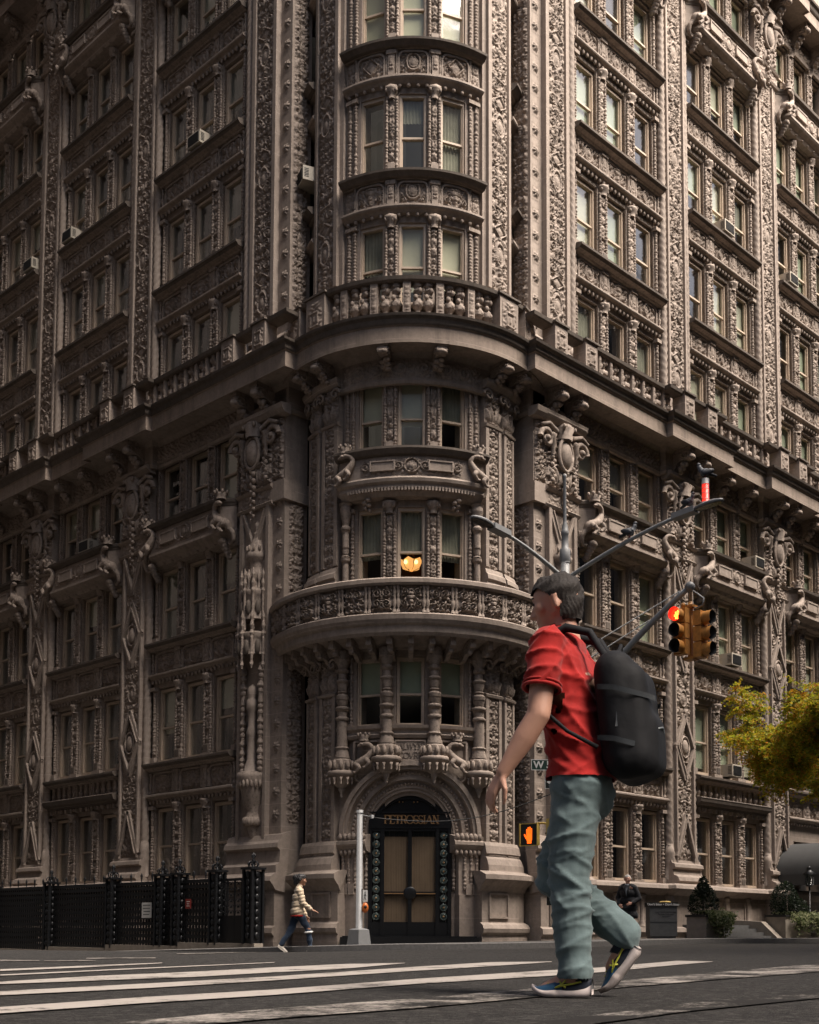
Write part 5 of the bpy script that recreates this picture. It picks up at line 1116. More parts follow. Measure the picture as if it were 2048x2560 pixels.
# signal mast arm over the avenue
MT = np.array([0, -3.30, 7.62-PB[2]]); b = MB(); pts = [np.array([0, 0, 4.85])*(1-t)+MT*t+np.array([0, 0, .22*math.sin(PI*t)]) for t in np.linspace(0, 1, 14)]
b.tube(pts, np.linspace(.085, .062, 14), 10); b.build('mast_arm', 'steel', sp)
b = MB(); b.ell(MT, (.11, .11, .11), 12, 10); b.tube([MT+np.array([0, 0, -.02]), MT+np.array([0, 0, -.42])], .045, 8); b.tube([MT+np.array([0, -.04, -.08]), MT+np.array([-.02, -.2, -.2]), MT+np.array([-.02, -.34, -.32]), MT+np.array([-.02, -.32, -.46]), MT+np.array([-.02, -.15, -.5]), MT+np.array([0, -.02, -.42])], .022, 6); b.build('mast_cap', 'steelw', sp)
for z0, t0 in ((6.45, .99), (6.15, .76)):
    b = MB(); e = pts[int(t0*13)]; b.tube([(0, 0, z0), tuple(np.array(e)+np.array([0, 0, .10]))], .014, 5); b.build('guy_rod', 'steel', sp)
b = MB(); b.box(-.38, -.08, -.34, .28, .80, 2.42); b.box(-.40, -.06, -.36, .30, 2.42, 2.46); cbx = b.build('control_cabinet', 'boxgreen', sp)
# two-way traffic light hanging from the mast arm
TL = PB+MT+np.array([0, 0, -.46]); tl = thing('traffic_light', TL, 'weathered yellow two-way traffic light glowing red, hanging from the grey mast arm', 'traffic light')
def signal_head(dx, dy, off, lit, z0=0., rot=0):
    o = link('signal_head', None, tl); o.empty_display_size = .1
    n = np.array([dx, dy, 0]); s = np.array([-dy, dx, 0]); c0 = np.array(off, float); hb = MB(); vis_ = MB()
    for k in range(3):
        zc = z0-.19-.36*k
        for (a0, a1, w, h) in ((-.10, .10, .165, .168),):
            v = [c0+n*q+s*x+np.array([0, 0, zc+zz]) for q in (a0, a1) for x, zz in ((-w, -h), (w, -h), (w, h), (-w, h))]; hb.add(v, [(0, 1, 2, 3), (4, 7, 6, 5), (0, 4, 5, 1), (1, 5, 6, 2), (2, 6, 7, 3), (3, 7, 4, 0)])
        v = []; m = 20; f = []
        for q, r in ((.10, .150), (.34, .156), (.34, .148), (.10, .140)):
            for j in range(m): an = 2*PI*j/m; qq = q if (q < .2 or math.sin(an) > -.75) else q-.07; v.append(c0+n*qq+s*(r*math.cos(an))+np.array([0, 0, zc+r*math.sin(an)]))
        f = [(a*m+j, a*m+(j+1) % m, (a+1)*m+(j+1) % m, (a+1)*m+j) for a in range(3) for j in range(m)]
        vis_.add(v[:2*m], [q for q in f[:m]], True, 0); vis_.add(v, f[m:3*m], True, 1 if not (lit and k == 0) else 2)  # inside of the lit visor glows by itself, in place of lens spill
        ln = MB(); v = [c0+n*.115+s*(.14*math.cos(2*PI*j/m))+np.array([0, 0, zc+.14*math.sin(2*PI*j/m)]) for j in range(m)]+[c0+n*.135+np.array([0, 0, zc])]; ln.add(v, [(j, (j+1) % m, m) for j in range(m)], True)
        le = link('lens', ln.mesh('lens', 'red_on' if lit and k == 0 else 'lens_dark'), o)
        if lit and k == 0:
            dd = MB()
            for a in np.arange(-.105, .106, .03):
                for c in np.arange(-.105, .106, .03):
                    if a*a+c*c < .0125: dd.ell(c0+n*.14+s*a+np.array([0, 0, zc+c]), (.011, .011, .011), 6, 4)
            dd.build('led_dots', 'led_on', le)
    hb.build('housing', 'yellow', o); vis_.build('visor', ['yellow', 'black', 'red_on'], o)
signal_head(-1, 0, (-.24, .10, -.02), True); signal_head(0, -1, (.02, -.26, -.10), False)
b = MB(); b.box(-.12, .12, -.14, .14, .0, .05); b.box(-.05, .05, -.05, .05, -1.16, .05); b.lathe(0, 0, [(.03, .055), (.14, .05)], 10); b.ell((-.15, .1, .05), (.06, .06, .06), 10, 8); b.box(-.12, .12, -.14, .14, -1.20, -1.14); b.build('bracket', 'yellow', tl); tl.scale = (.88, .88, .94)
# pedestrian signals on the same pole
PSZ = 2.45
def ped_signal(loc, face, lab, sym, back=None):
    o = thing('pedestrian_signal', loc, lab, 'pedestrian signal'); o.rotation_euler = (0, 0, math.atan2(face[1], face[0])-PI/2)
    b = MB(); b.box(-.215, .215, -.10, .0, -.235, .235); b.box(-.235, .235, 0, .015, -.255, -.235); b.box(-.235, .235, 0, .015, .235, .255); b.box(-.235, -.215, 0, .05, -.255, .255); b.box(.215, .235, 0, .05, -.255, .255); b.build('case', 'yellow2', o)
    f = MB(); f.box(-.215, .215, 0, .006, -.235, .235); f.build('face', 'black', o); s = MB()
    if sym == 'hand':
        s.box(-.075, .065, .006, .012, -.13, .02)
        for x, h in ((-.062, .12), (-.022, .155), (.018, .145), (.055, .105)): s.box(x-.015, x+.015, .006, .012, .02, h+.02)
        s.bar((.065, -.09), (.12, .01), .036, .006, .012); s.box(-.06, .05, .006, .012, -.20, -.13); s.build('hand_symbol', 'hand_on', o)
    else:
        s.ell((.0, .01, .16), (.035, .008, .035), 10, 6)
        for a, q in (((0, .12), (.0, -.02)), ((0, -.02), (-.07, -.18)), ((0, -.02), (.06, -.17)), ((0, .1), (-.08, .0)), ((0, .1), (.08, .02))): s.bar(a, q, .035, .006, .012)
        s.build('walker_symbol', 'white_on', o)
    a = MB(); a.tube([(0, -.10, .12), (0, -.25, .16), (.0, -.45, .16)], .025, 6); a.build('bracket', 'yellow2', o)
ped_signal((.32, -3.45, PSZ), (-1, -.15), 'pedestrian signal showing a lit orange hand', 'hand')
ped_signal((.52, -4.00, PSZ+.09), (.25, -1), 'pedestrian signal seen from its yellow back beside the lit orange hand', 'walk')
def text_mesh(body, size, mat, name, parent, m, bold=.0, align='CENTER'):
    cu = bpy.data.curves.new(name, 'FONT'); cu.body = body; cu.size = size; cu.align_x = align; cu.align_y = 'CENTER'; cu.extrude = .003; cu.offset = bold
    tmp = bpy.data.objects.new(name, cu); COL.objects.link(tmp); dg = bpy.context.evaluated_depsgraph_get(); me = bpy.data.meshes.new_from_object(tmp.evaluated_get(dg)); bpy.data.objects.remove(tmp); me.materials.clear(); me.materials.append(M[mat]); me.name = name
    return link(name, me, parent, m)
UPR = Matrix(((1, 0, 0, 0), (0, 0, -1, 0), (0, 1, 0, 0), (0, 0, 0, 1)))   # text into the local x-z plane, facing -y
def street_sign(loc, ang, w, h, lab, mat='sgreen'):
    o = thing('street_sign', loc, lab, 'sign', None, ang); b = MB(); b.box(-w/2, w/2, 0, .012, -h/2, h/2); b.build('board', mat, o)
    b = MB()
    for x0, x1, z0, z1 in ((-w/2, w/2, h/2-.014, h/2), (-w/2, w/2, -h/2, -h/2+.014), (-w/2, -w/2+.014, -h/2, h/2), (w/2-.014, w/2, -h/2, h/2)): b.box(x0, x1, -.004, 0, z0, z1)
    b.build('border', 'white', o); return o
s1 = street_sign((.75, -3.71, 4.04), R_(-42), .86, .245, 'green street-name sign reading W 58 St beside the man in red')
text_mesh('W 58', .22, 'white', 'lettering', s1, Matrix.Translation((-.12, -.006, -.004))@UPR, .006); text_mesh('ST', .12, 'white', 'small_lettering', s1, Matrix.Translation((.27, -.006, .04))@UPR, .003)
s2 = street_sign((1.05, -3.90, 3.66), R_(-42), .92, .31, 'dark one-way sign with a white arrow under the green street-name sign', 'boxgreen')
b = MB(); b.add([(-.42, -.008, 0), (-.24, -.008, -.12), (-.24, -.008, -.075), (.36, -.008, -.075), (.36, -.008, .075), (-.24, -.008, .075), (-.24, -.008, .12)], [(0, 1, 2, 3, 4, 5, 6)]); b.build('arrow', 'white', s2)
text_mesh('ONE WAY', .12, 'black', 'lettering', s2, Matrix.Translation((.06, -.013, 0))@UPR, .004)
# ------------------------------------------------------------------ short crossing pole with push button
QB = np.array([-2.64, -1.06, float(S(-2.64, -1.06))])
pp = thing('crossing_pole', QB, 'short pale steel crossing pole with an orange push button, in front of the door', 'pole')
b = MB(); b.lathe(0, 0, [(.34, .075), (2.93, .062)], 14); b.build('shaft', 'steelw', pp)
b = MB(); a = .19; c = .155
b.add([(-a, -a, -.02), (a, -a, -.02), (a, a, -.02), (-a, a, -.02), (-c, -c, .33), (c, -c, .33), (c, c, .33), (-c, c, .33), (-.1, -.1, .36), (.1, -.1, .36), (.1, .1, .36), (-.1, .1, .36)], [(0, 4, 5, 1), (1, 5, 6, 2), (2, 6, 7, 3), (3, 7, 4, 0), (4, 8, 9, 5), (5, 9, 10, 6), (6, 10, 11, 7), (7, 11, 8, 4), (8, 11, 10, 9)]); b.build('base', 'steelw', pp)
b = MB(); b.lathe(0, 0, [(2.90, .075), (2.96, .08), (2.97, .03)], 12); b.tube([(0, 0, 2.86), tuple(HR*.25+np.array([0, 0, 2.82]))], .014, 6); b.lathe(HR[0]*.27, HR[1]*.27, [(2.78, .03), (2.84, .05), (2.86, .02)], 8); b.build('cap', 'steelw', pp)
o = link('push_button', None, pp, Matrix(((HR[0], -HF[0], 0, HR[0]*.13-HF[0]*.03), (HR[1], -HF[1], 0, HR[1]*.13-HF[1]*.03), (0, 0, 1, .74), (0, 0, 0, 1)))); o.empty_display_size = .05
b = MB(); b.ell((0, 0, .07), (.075, .06, .115), 12, 9); b.ell((.01, .055, .09), (.035, .02, .035), 10, 7, 1); b.build('button_box', ['orange', 'black'], o)
b = MB(); b.box(-.055, .055, -.02, .0, .20, .46); b.box(-.075, -.055, -.04, .02, .18, .48, 1); 
for p, q, w in (((0, .39), (-.005, .31), .022), ((-.005, .31), (-.03, .24), .012), ((-.005, .31), (.02, .24), .012), ((0, .37), (.028, .32), .009), ((0, .37), (-.03, .33), .009)): b.bar(p, q, w, .0, .004, 1)
b.ell((0, .003, .415), (.014, .004, .014), 8, 5, 1); b.build('walk_sign', ['white', 'black'], o)
b = MB(); b.tube([(0, -.02, -.04), (0, -.02, -.5)], .012, 6); b.build('conduit', 'steeld', o)
cbl = MB(); a = QB+np.array([HR[0]*.27, HR[1]*.27, 2.80]); e = PB+np.array([-.15, 0, 3.45]); cbl.tube([a+(e-a)*t-np.array([0, 0, .35*math.sin(PI*t)]) for t in np.linspace(0, 1, 24)], .011, 5)
tag(cbl.build('cable', 'black'), 'thin black cable strung between the short crossing pole and the tall signal pole', 'cable')
# ------------------------------------------------------------------ pigeons
def pigeon_mesh():
    b = MB(); b.ell((0, 0, .10), (.085, .055, .06), 12, 9, 0, [[.9, 0, .3], [0, 1, 0], [-.3, 0, .9]]); b.tube([(.05, 0, .12), (.085, 0, .165), (.09, 0, .20)], [.045, .033, .028], 9); b.ell((.095, 0, .215), (.03, .026, .027), 9, 7)
    b.tube([(.115, 0, .212), (.145, 0, .203)], [.009, .003], 5, 1)
    w = MB(); 
    for s in (-1, 1): w.ell((-.035, s*.045, .095), (.10, .018, .045), 10, 7, 0, [[.93, 0, .30], [0, 1, 0], [-.30, 0, .93]])
    w.tube([(-.06, 0, .075), (-.17, 0, .035)], [.03, .022], 6)
    f = MB()
    for s in (-1, 1): f.tube([(.0, s*.022, .05), (.005, s*.022, 0)], .006, 5); f.tube([(-.015, s*.022, .003), (.03, s*.022, .003)], .005, 4)
    return b.mesh('body', ['bird', 'birdd']), w.mesh('wings', 'birdd'), f.mesh('feet', 'redsign')
PG = pigeon_mesh()
def pigeon(loc, rz, lab, sc=1.):
    o = thing('pigeon', loc, lab, 'pigeon', 'pigeons on the lamp arm', rz); o.scale = (sc,)*3
    for n, d in zip(('body', 'wings', 'feet'), PG): link(n, d, o)
AH = math.atan2(-HR[1], -HR[0])
pigeon(PB+BC+np.array([0, 0, .545]), AH, 'grey pigeon perched on top of the red beacon of the right lamp head', 1.4)
pigeon(PB+p_+t_*.33+up_*.10, AH+2.2, 'pigeon behind the lamp head, just left of the red beacon', 1.3)
ap = p_*.52/.80*1.0; 
pigeon(PB+np.array([0, -3.72*.48, 8.35+(9.20-8.35)*(1-(1-.48)**1.55)+.05]), AH+2.6, 'dark pigeon hunched halfway along the right lamp arm', 1.45)
# ------------------------------------------------------------------ pavement objects on the right: bin, planters, shrubs, ivy, steps, canopy, lantern, tree
lb_ = np.array([7.1, -2.5, float(S(7.1, -2.5))])
bn = thing('litter_bin', lb_, 'grey square litter bin with a lettered rim, right of the man in the dark coat', 'bin', None, R_(-45.6))
b = MB(); b.box(-.36, .36, -.3, .3, .06, .84); b.box(-.33, .33, -.27, .27, 0, .06); b.box(-.37, .37, -.31, .31, .44, .455); b.build('body', 'bin', bn)
b = MB(); b.box(-.38, .38, -.32, .32, .84, .96); b.build('rim', 'black', bn); text_mesh("Don't litter \u2022 Don't litter", .085, 'white', 'lettering', bn, Matrix.Translation((0, -.322, .90))@UPR, .001)
for k, w in enumerate(('Keep New York City clean', 'Put litter in its place', 'Sanitation')): text_mesh(w, .05, 'black', 'small_lettering', bn, Matrix.Translation((.06, -.302, .70-.06*k))@UPR, 0)
b = MB(); r_ = random.Random(2)
for k in range(7): b.ell((-.05+.3*r_.random(), -.2+.35*r_.random(), .965), (.10, .07, .035), 7, 5, 0)
tag(b.build('rubbish', 'paper'), 'yellow paper rubbish heaped on top of the grey litter bin', 'rubbish').location = lb_
def leaves(b, pts, size, rg, mi=0, flat=.5, mif=None):
    n = len(pts); P = np.asarray(pts); A = rg.normal(size=(n, 3)); A[:, 2] *= flat; A /= np.linalg.norm(A, axis=1)[:, None]; Bv = np.cross(A, rg.normal(size=(n, 3))); Bv /= np.linalg.norm(Bv, axis=1)[:, None]
    s = size*(.6+.8*rg.random(n))[:, None]; v = np.stack([P-A*s, P+Bv*s*.5, P+A*s, P-Bv*s*.5], 1).reshape(-1, 3); f = (np.arange(n)[:, None]*4+np.arange(4)).tolist(); b.add(v, f, False, mi)
def planter(loc, w, h, lab, rz=R_(-45)):
    o = thing('planter', loc, lab, 'planter', 'stone planters by the entrance', 0); b = MB(); b.box(-w/2, w/2, -.32, .32, 0, h); b.build('tub', 'concrete', o); b = MB(); b.box(-w/2-.03, w/2+.03, -.35, .35, h, h+.07); b.build('rim', 'black', o); return o
def shrub(loc, r, h, lab, seed, lobes):
    o = thing('shrub', loc, lab, 'shrub', 'clipped evergreen shrubs'); g = np.random.default_rng(seed); P = []
    for (cx, cz, rr, hh) in lobes:
        n = int(2600*rr*hh*4); u = g.normal(size=(n, 3)); u /= np.linalg.norm(u, axis=1)[:, None]; q = u*np.array([rr, rr, hh])*(.72+.36*g.random(n)**.6)[:, None]; q[:, 2] += cz; q[:, 0] += cx; q[:, :2] *= np.clip(1.15-.35*(q[:, 2:3]/h), .3, 1.2); P.append(q)
    b = MB(); leaves(b, np.concatenate(P), .035, g, 0, .8); b.build('foliage', 'box', o); b = MB(); b.tube([(0, 0, 0), (0, 0, h*.6)], .03, 6); b.build('stem', 'bark', o)
def ivy(loc, sp, lab, seed, n=1500):
    o = thing('ivy', loc, lab, 'ivy', 'trailing ivy'); g = np.random.default_rng(seed); b = MB(); P = []
    for k in range(46):
        x = g.uniform(-sp, sp); y = -.34-.05*g.random(); L = g.uniform(.15, .72)*(1 if abs(x) < sp*.8 else .6); m = int(n/46)
        t = g.random(m); P.append(np.column_stack([x+.10*g.normal(size=m)+.05*np.sin(9*t), y-.10*g.random(m)-.12*np.sin(PI*np.minimum(1, t*1.2)), .06-L*t+.05*g.normal(size=m)]))
    P.append(np.column_stack([g.uniform(-sp, sp, n//3), g.uniform(-.42, .2, n//3), .05+.08*g.random(n//3)])); leaves(b, np.concatenate(P), .045, g, 0, .9); b.build('leaves', 'ivy', o)
def gs(x, y): return float(S(x, y))
L1 = (10.35, -1.9, gs(10.35, -1.9)); planter(L1, 1.0, .62, 'pale stone planter with a black rim, right of the litter bin')
shrub((L1[0]-.1, L1[1], L1[2]+.62), .4, 1.0, 'dark cone-shaped clipped shrub in the planter right of the litter bin', 3, [(0, .42, .40, .55), (0, .85, .20, .32)])
ivy((L1[0]+.15, L1[1], L1[2]+.68), .62, 'pale variegated ivy spilling over the planter right of the litter bin', 5)
L2 = (15.4, -1.9, gs(15.4, -1.9)); planter(L2, 1.7, .68, 'larger stone planter left of the grey entrance canopy')
shrub((L2[0]-.1, L2[1], L2[2]+.68), .55, 1.3, 'dark double-domed clipped shrub by the grey entrance canopy', 7, [(-.15, .50, .42, .62), (.45, .25, .42, .40)])
ivy((L2[0]+.35, L2[1], L2[2]+.72), 1.0, 'pale ivy trailing over the planter by the grey entrance canopy', 9, 1900)
st_ = thing('stone_steps', (13.0, -1.2, gs(13, -1.2)), 'low grey stone steps with a sloping side wall between the two planters', 'steps')
for k in range(4): b = MB(); b.box(-1.6, 1.15, -.75+.25*k, .9, .11*k, .11*(k+1)); b.build('step', 'stair', st_)
b = MB(); b.prof(1.15, 1.45, [(-.95, -.2), (-.95, .05), (-.4, .55), (.9, .62), (.9, -.2)]); b.build('side_wall', 'concrete', st_)
cn = thing('entrance_canopy', (19.6, -2.0, gs(19.6, -2)), 'grey barrel-shaped cloth entrance canopy at the right edge', 'canopy')
b = MB(); v = []; n = 18; w = 1.75
for yy in (-3.2, 1.9):
    for k in range(n+1): a = PI*k/n; v.append((-w*math.cos(a), yy, 2.15+1.18*math.sin(a)))
b.add(v, [(k, k+1, n+1+k+1, n+1+k) for k in range(n)], True); b.build('cover', 'awning', cn)
b = MB()
for x in (-w, w): b.box(x-.02, x+.02, -3.2, 1.9, 1.80, 2.16)
b.add([(-w*math.cos(PI*k/n), 1.88, 2.15+1.18*math.sin(PI*k/n)) for k in range(n+1)], [tuple(range(n+1))]); b.build('valance', 'awning', cn)
for x in (-w+.06, w-.06): b = MB(); b.tube([(x, -3.1, 0), (x, -3.1, 2.15)], .035, 8); b.build('support_post', 'iron', cn)
b = MB(); b.box(-1.4, 1.4, 2.3, 2.4, 0, 2.9); b.build('dark_doorway', 'dark', cn)
ln = thing('lantern_post', (17.15, -1.75, gs(17.15, -1.75)), 'black lantern on a slim post in front of the grey entrance canopy', 'lantern')
b = MB(); b.tube([(0, 0, 0), (0, 0, 1.75)], .025, 6); b.build('post', 'iron', ln)
b = MB(); b.lathe(0, 0, [(1.72, .10), (1.76, .13), (1.78, .12)], 8); b.lathe(0, 0, [(2.12, .20), (2.15, .21), (2.24, .10), (2.30, .07), (2.33, .09), (2.40, .03)], 8)
for k in range(6): a = PI*k/3; b.tube([(.12*math.cos(a), .12*math.sin(a), 1.76), (.15*math.cos(a), .15*math.sin(a), 2.13)], .010, 4)
b.build('lantern_frame', 'iron', ln); b = MB(); b.lathe(0, 0, [(1.78, .10), (2.12, .135)], 12); b.build('pane', 'glass', ln)
# honey locust reaching in from the right
TRB = np.array([11.5, -6.3, float(S(10.9, -4.2))-.1]); tr = thing('tree', TRB, 'honey locust with green and yellowing feathery leaves reaching in from the right edge', 'tree')
g = np.random.default_rng(12); rg2 = random.Random(8)
tb = MB(); tb.tube([(0, 0, 0), (.05, .02, 1.2), (-.02, .05, 2.6), (.0, .0, 5.0)], [.16, .13, .12, .10], 10); tb.build('trunk', 'bark', tr)
lf = MB(); bw = MB(); LP = []; LP2 = []
def branch(p, d, L, r, lev):
    k = 7; pts = [np.array(p)]; d = np.array(d, float)/np.linalg.norm(d)
    for i in range(k): d = d+g.normal(size=3)*.12+np.array([0, 0, -.035 if lev > 1 else .01]); d /= np.linalg.norm(d); pts.append(pts[-1]+d*L/k)
    bw.tube(pts, np.linspace(r, r*.45, k+1), 6, 0)
    if lev >= 2:
        for i in range(2, k+1):
            for q in range(2):
                fd = d*.5+g.normal(size=3)*.7; fd[2] = fd[2]*.35-.12; fd /= np.linalg.norm(fd); m = 15; t = np.linspace(.05, 1, m); F = pts[i]+np.outer(t, fd)*.36; F[:, 2] -= .10*t*t; F += g.normal(size=F.shape)*.022
                (LP2 if g.random() < .16 else LP).append(F)
    if lev < 3:
        for q in range(6 if lev == 0 else 5):
            i = rg2.randint(2, k); nd = d+g.normal(size=3)*.62; nd[2] *= .6; branch(pts[i], nd, L*rg2.uniform(.45, .68), r*.5, lev+1)
for a, e, L, z in ((-2.6, .30, 2.0, 4.6), (2.75, .15, 2.3, 4.7), (2.2, .45, 2.2, 4.9), (3.4, .05, 2.1, 4.2), (-1.3, .35, 2.0, 4.9), (.3, .4, 1.9, 4.8), (1.2, .5, 1.9, 4.9), (2.9, .6, 2.1, 4.9)): branch((0, 0, z), (math.cos(a), math.sin(a), e), L, .06, 0 if L > 2.05 else 1)
leaves(lf, np.concatenate(LP), .042, g, 0, .6); leaves(lf, np.concatenate(LP2), .042, g, 1, .6); lf.build('foliage', ['leaf', 'leaf2'], tr); bw.build('limb', 'bark', tr)
# ------------------------------------------------------------------ people: tapered limbs melted into one skin by a voxel remesh
def capsule(b, p0, p1, r0, r1, n=14, flat=None):
    p0 = np.array(p0, float); p1 = np.array(p1, float); L = np.linalg.norm(p1-p0); t = (p1-p0)/max(L, 1e-6) if L > 1e-6 else np.array([0, 0, 1.])
    pts = []; rs = []
    for a in np.linspace(0, PI/2, 5)[:-1]: pts.append(p0-t*r0*math.cos(a)); rs.append(max(r0*math.sin(a), r0*.04))
    for q in np.linspace(0, 1, 4): pts.append(p0+(p1-p0)*q); rs.append(r0+(r1-r0)*q)
    for a in np.linspace(PI/2, 0, 5)[1:]: pts.append(p1+t*r1*math.cos(a)); rs.append(max(r1*math.sin(a), r1*.04))
    b.tube(pts, np.array(rs), n)
def melt(name, caps, mat, parent, vox=.012, smooth=6, ells=(), warp=None, keep=None):
    b = MB()
    for c in caps: capsule(b, *c)
    for c in ells: b.ell(*c)
    me = b.mesh(name, mat); o = bpy.data.objects.new(name, me); COL.objects.link(o)
    m = o.modifiers.new('r', 'REMESH'); m.mode = 'VOXEL'; m.voxel_size = vox
    if smooth: m = o.modifiers.new('s', 'SMOOTH'); m.iterations = smooth; m.factor = .5
    dg = bpy.context.evaluated_depsgraph_get(); nm = bpy.data.meshes.new_from_object(o.evaluated_get(dg)); bpy.data.objects.remove(o)
    n = len(nm.vertices); co = np.empty(n*3, np.float32); nm.vertices.foreach_get('co', co); co = co.reshape(-1, 3).astype(float); no = np.empty(n*3, np.float32); nm.vertices.foreach_get('normal', no); no = no.reshape(-1, 3)
    if warp: co = warp(co, no); nm.vertices.foreach_set('co', co.astype(np.float32).ravel())
    if keep:
        import bmesh
        bm = bmesh.new(); bm.from_mesh(nm); bm.verts.ensure_lookup_table(); bad = [v for v in bm.verts if not keep(v.co)]; bmesh.ops.delete(bm, geom=bad, context='VERTS'); bm.to_mesh(nm); bm.free()
    nm.polygons.foreach_set('use_smooth', np.ones(len(nm.polygons), bool)); nm.name = name; nm.materials.clear(); nm.materials.append(M[mat]); nm.update()
    return link(name, nm, parent)
def folds(amp, dirs, seed=0):
    rg = np.random.default_rng(seed); K = [(rg.normal(size=3)*np.array(d), rg.uniform(0, 6)) for d in dirs for _ in range(3)]
    def w(co, no):
        h = np.zeros(len(co))
        for k, ph in K: q = np.sin(co@k+ph+1.3*np.sin(co@(k[[1, 2, 0]]*.4)+ph)); h += np.sign(q)*np.abs(q)**1.5
        return co+no*(h/len(K)*amp*2)[:, None]
    return w
def creases(amp, waves, mk=7., seed=0):
    def w(co, no):
        h = np.zeros(len(co)); m = .5+.5*np.sin(co@np.array([mk, mk*.7, mk*1.3])+seed+1.5*np.sin(co[:, 2]*mk*.8+seed))
        for i, (a, b, c, ph) in enumerate(waves):
            q = np.sin(co[:, 0]*a+co[:, 1]*b+co[:, 2]*c+ph+1.1*np.sin(co[:, 0]*a*.31-co[:, 2]*c*.23+ph)); h += (1-np.abs(q))**3*(m if i % 2 else 1-m)
        return co+no*((h-.25)*amp)[:, None]
    return w
def hand(caps, wrist, tip, palmn, r=.0088, curl=.35, thumb=1):
    """palm block plus five separate fingers, from the wrist towards tip; palmn = direction the palm faces"""
    w = np.array(wrist, float); t = np.array(tip, float)-w; L = np.linalg.norm(t); t /= L; n = np.array(palmn, float); n -= t*(n@t); n /= np.linalg.norm(n); s = np.cross(t, n)*thumb
    for q in (-.026, -.009, .009, .026): caps.append((w+t*.01+s*q*.7, w+t*L*.50+s*q, .0155, .013))
    for k, (q, f) in enumerate(((-.030, .82), (-.010, .97), (.010, 1.03), (.030, .92))):
        p = w+t*L*.50+s*q; a = curl*(1+.15*k); l = L*.52*f; d = t*math.cos(a*.5)+n*math.sin(a*.5)+s*(q*1.5); p1 = p+d*l*.45; d = t*math.cos(a*1.3)+n*math.sin(a*1.3); p2 = p1+d*l*.32; d = t*math.cos(a*2)+n*math.sin(a*2); p3 = p2+d*l*.24
        caps += [(p, p1, r*1.1, r), (p1, p2, r, r*.92), (p2, p3, r*.92, r*.78)]
    p = w+t*L*.14+s*.026; p1 = p+(s*.75+t*.6+n*.35)*L*.22; p2 = p1+(t*.9+s*.25+n*.4)*L*.20; p3 = p2+(t+n*.35)*L*.13
    caps += [(p, p1, r*1.7, r*1.25), (p1, p2, r*1.2, r*1.05), (p2, p3, r*1.05, r*.85)]
def head_caps(c, f, lat, up, s=1.):
    """skull, jaw, nose, brow, lips, ears; c = skull centre, f = face direction"""
    c = np.array(c, float); P = lambda a, b, d: c+(f*a+lat*b+up*d)*s
    caps = [(P(-.02, 0, .035), P(.015, 0, .03), .088*s, .084*s), (P(-.035, 0, .01), P(.0, 0, -.01), .082*s, .076*s), (P(.035, 0, -.03), P(.05, 0, -.075), .062*s, .042*s), (P(.0, 0, -.05), P(.055, 0, -.088), .058*s, .030*s),
            (P(.088, 0, .03), P(.112, 0, -.025), .010*s, .015*s), (P(.098, .012, -.028), P(.098, -.012, -.028), .012*s, .012*s), (P(.082, .035, .040), P(.090, -.0, .042), .014*s, .012*s), (P(.082, -.035, .040), P(.090, .0, .042), .014*s, .012*s),
            (P(.088, .018, -.056), P(.088, -.018, -.056), .009*s, .009*s), (P(.085, .015, -.066), P(.085, -.015, -.066), .009*s, .009*s), (P(.078, .0, -.098), P(.082, 0, -.095), .020*s, .02*s), (P(.055, .045, -.01), P(.055, -.045, -.01), .035*s, .035*s)]
    for q in (-1, 1): caps += [(P(-.012, q*.083, .018), P(-.020, q*.086, -.028), .016*s, .011*s), (P(-.02, q*.088, .022), P(-.005, q*.088, .024), .012*s, .010*s)]
    return caps, P
# ---- the man in red: walking to the left of the picture, turned a little away
MO = CAM+HF*5.2+HR*((1432-PX)/FOC*5.2); MO[2] = float(G(MO[0], MO[1]))+.004
TH = R_(22); fwd = -HR*math.cos(TH)+HF*math.sin(TH)
man = thing('person', MO, 'man in a red polo shirt and faded teal trousers walking left across the crossing', 'person', None, math.atan2(fwd[1], fwd[0]))
f3, l3, u3 = np.array([1., 0, 0]), np.array([0, 1., 0]), np.array([0, 0, 1.])     # local: x forward, y his left (towards the viewer), z up
hc = (.062, 0, 1.675); hcap, HP = head_caps(hc, np.array([.985, -.08, -.15]), l3, np.array([.15, 0, .985]), 1.02)
LSH, LEL, LWR, LHT = (.055, .185, 1.465), (.075, .245, 1.160), (.225, .255, .925), (.325, .235, .770)
RSH, REL, RWR, RHT = (.045, -.185, 1.465), (-.13, -.27, 1.20), (-.02, -.25, .98), (.06, -.22, .84)
LH, LK, LA = (-.045, .085, .90), (-.005, .09, .48), (-.035, .09, .085)
RH, RK, RA = (-.04, -.085, .90), (.10, -.08, .49), (-.215, -.075, .235)
arms = [(LSH, LEL, .058, .049), (LEL, ((LEL[0]*.6+LWR[0]*.4), LEL[1], LEL[2]*.6+LWR[2]*.4), .048, .049), ((LEL[0]*.6+LWR[0]*.4, LEL[1], LEL[2]*.6+LWR[2]*.4), LWR, .049, .030), (RSH, REL, .056, .043), (REL, RWR, .043, .027)]
body = hcap+[((.012, 0, 1.50), (.035, 0, 1.61), .058, .055), ((.035, .12, 1.415), (.035, -.12, 1.415), .075, .075), ((.0, .06, 1.3), (.0, -.06, 1.3), .11, .11), ((-.03, .06, 1.05), (-.03, -.06, 1.05), .10, .10), ((-.045, .07, .93), (-.045, -.07, .93), .105, .105),
             (LH, LK, .085, .055), (LK, LA, .055, .038), (LA, (.09, .09, .03), .04, .03), (RH, RK, .085, .055), (RK, RA, .055, .038), (RA, (-.15, -.075, .12), .038, .03)]+arms
hand(body, LWR, LHT, (-.55, -.75, -.35), .0092, .42, 1); hand(body, RWR, RHT, (-.5, .8, 0), .009, .45, -1)
melt('body', body, 'skin', man, .0065, 5)
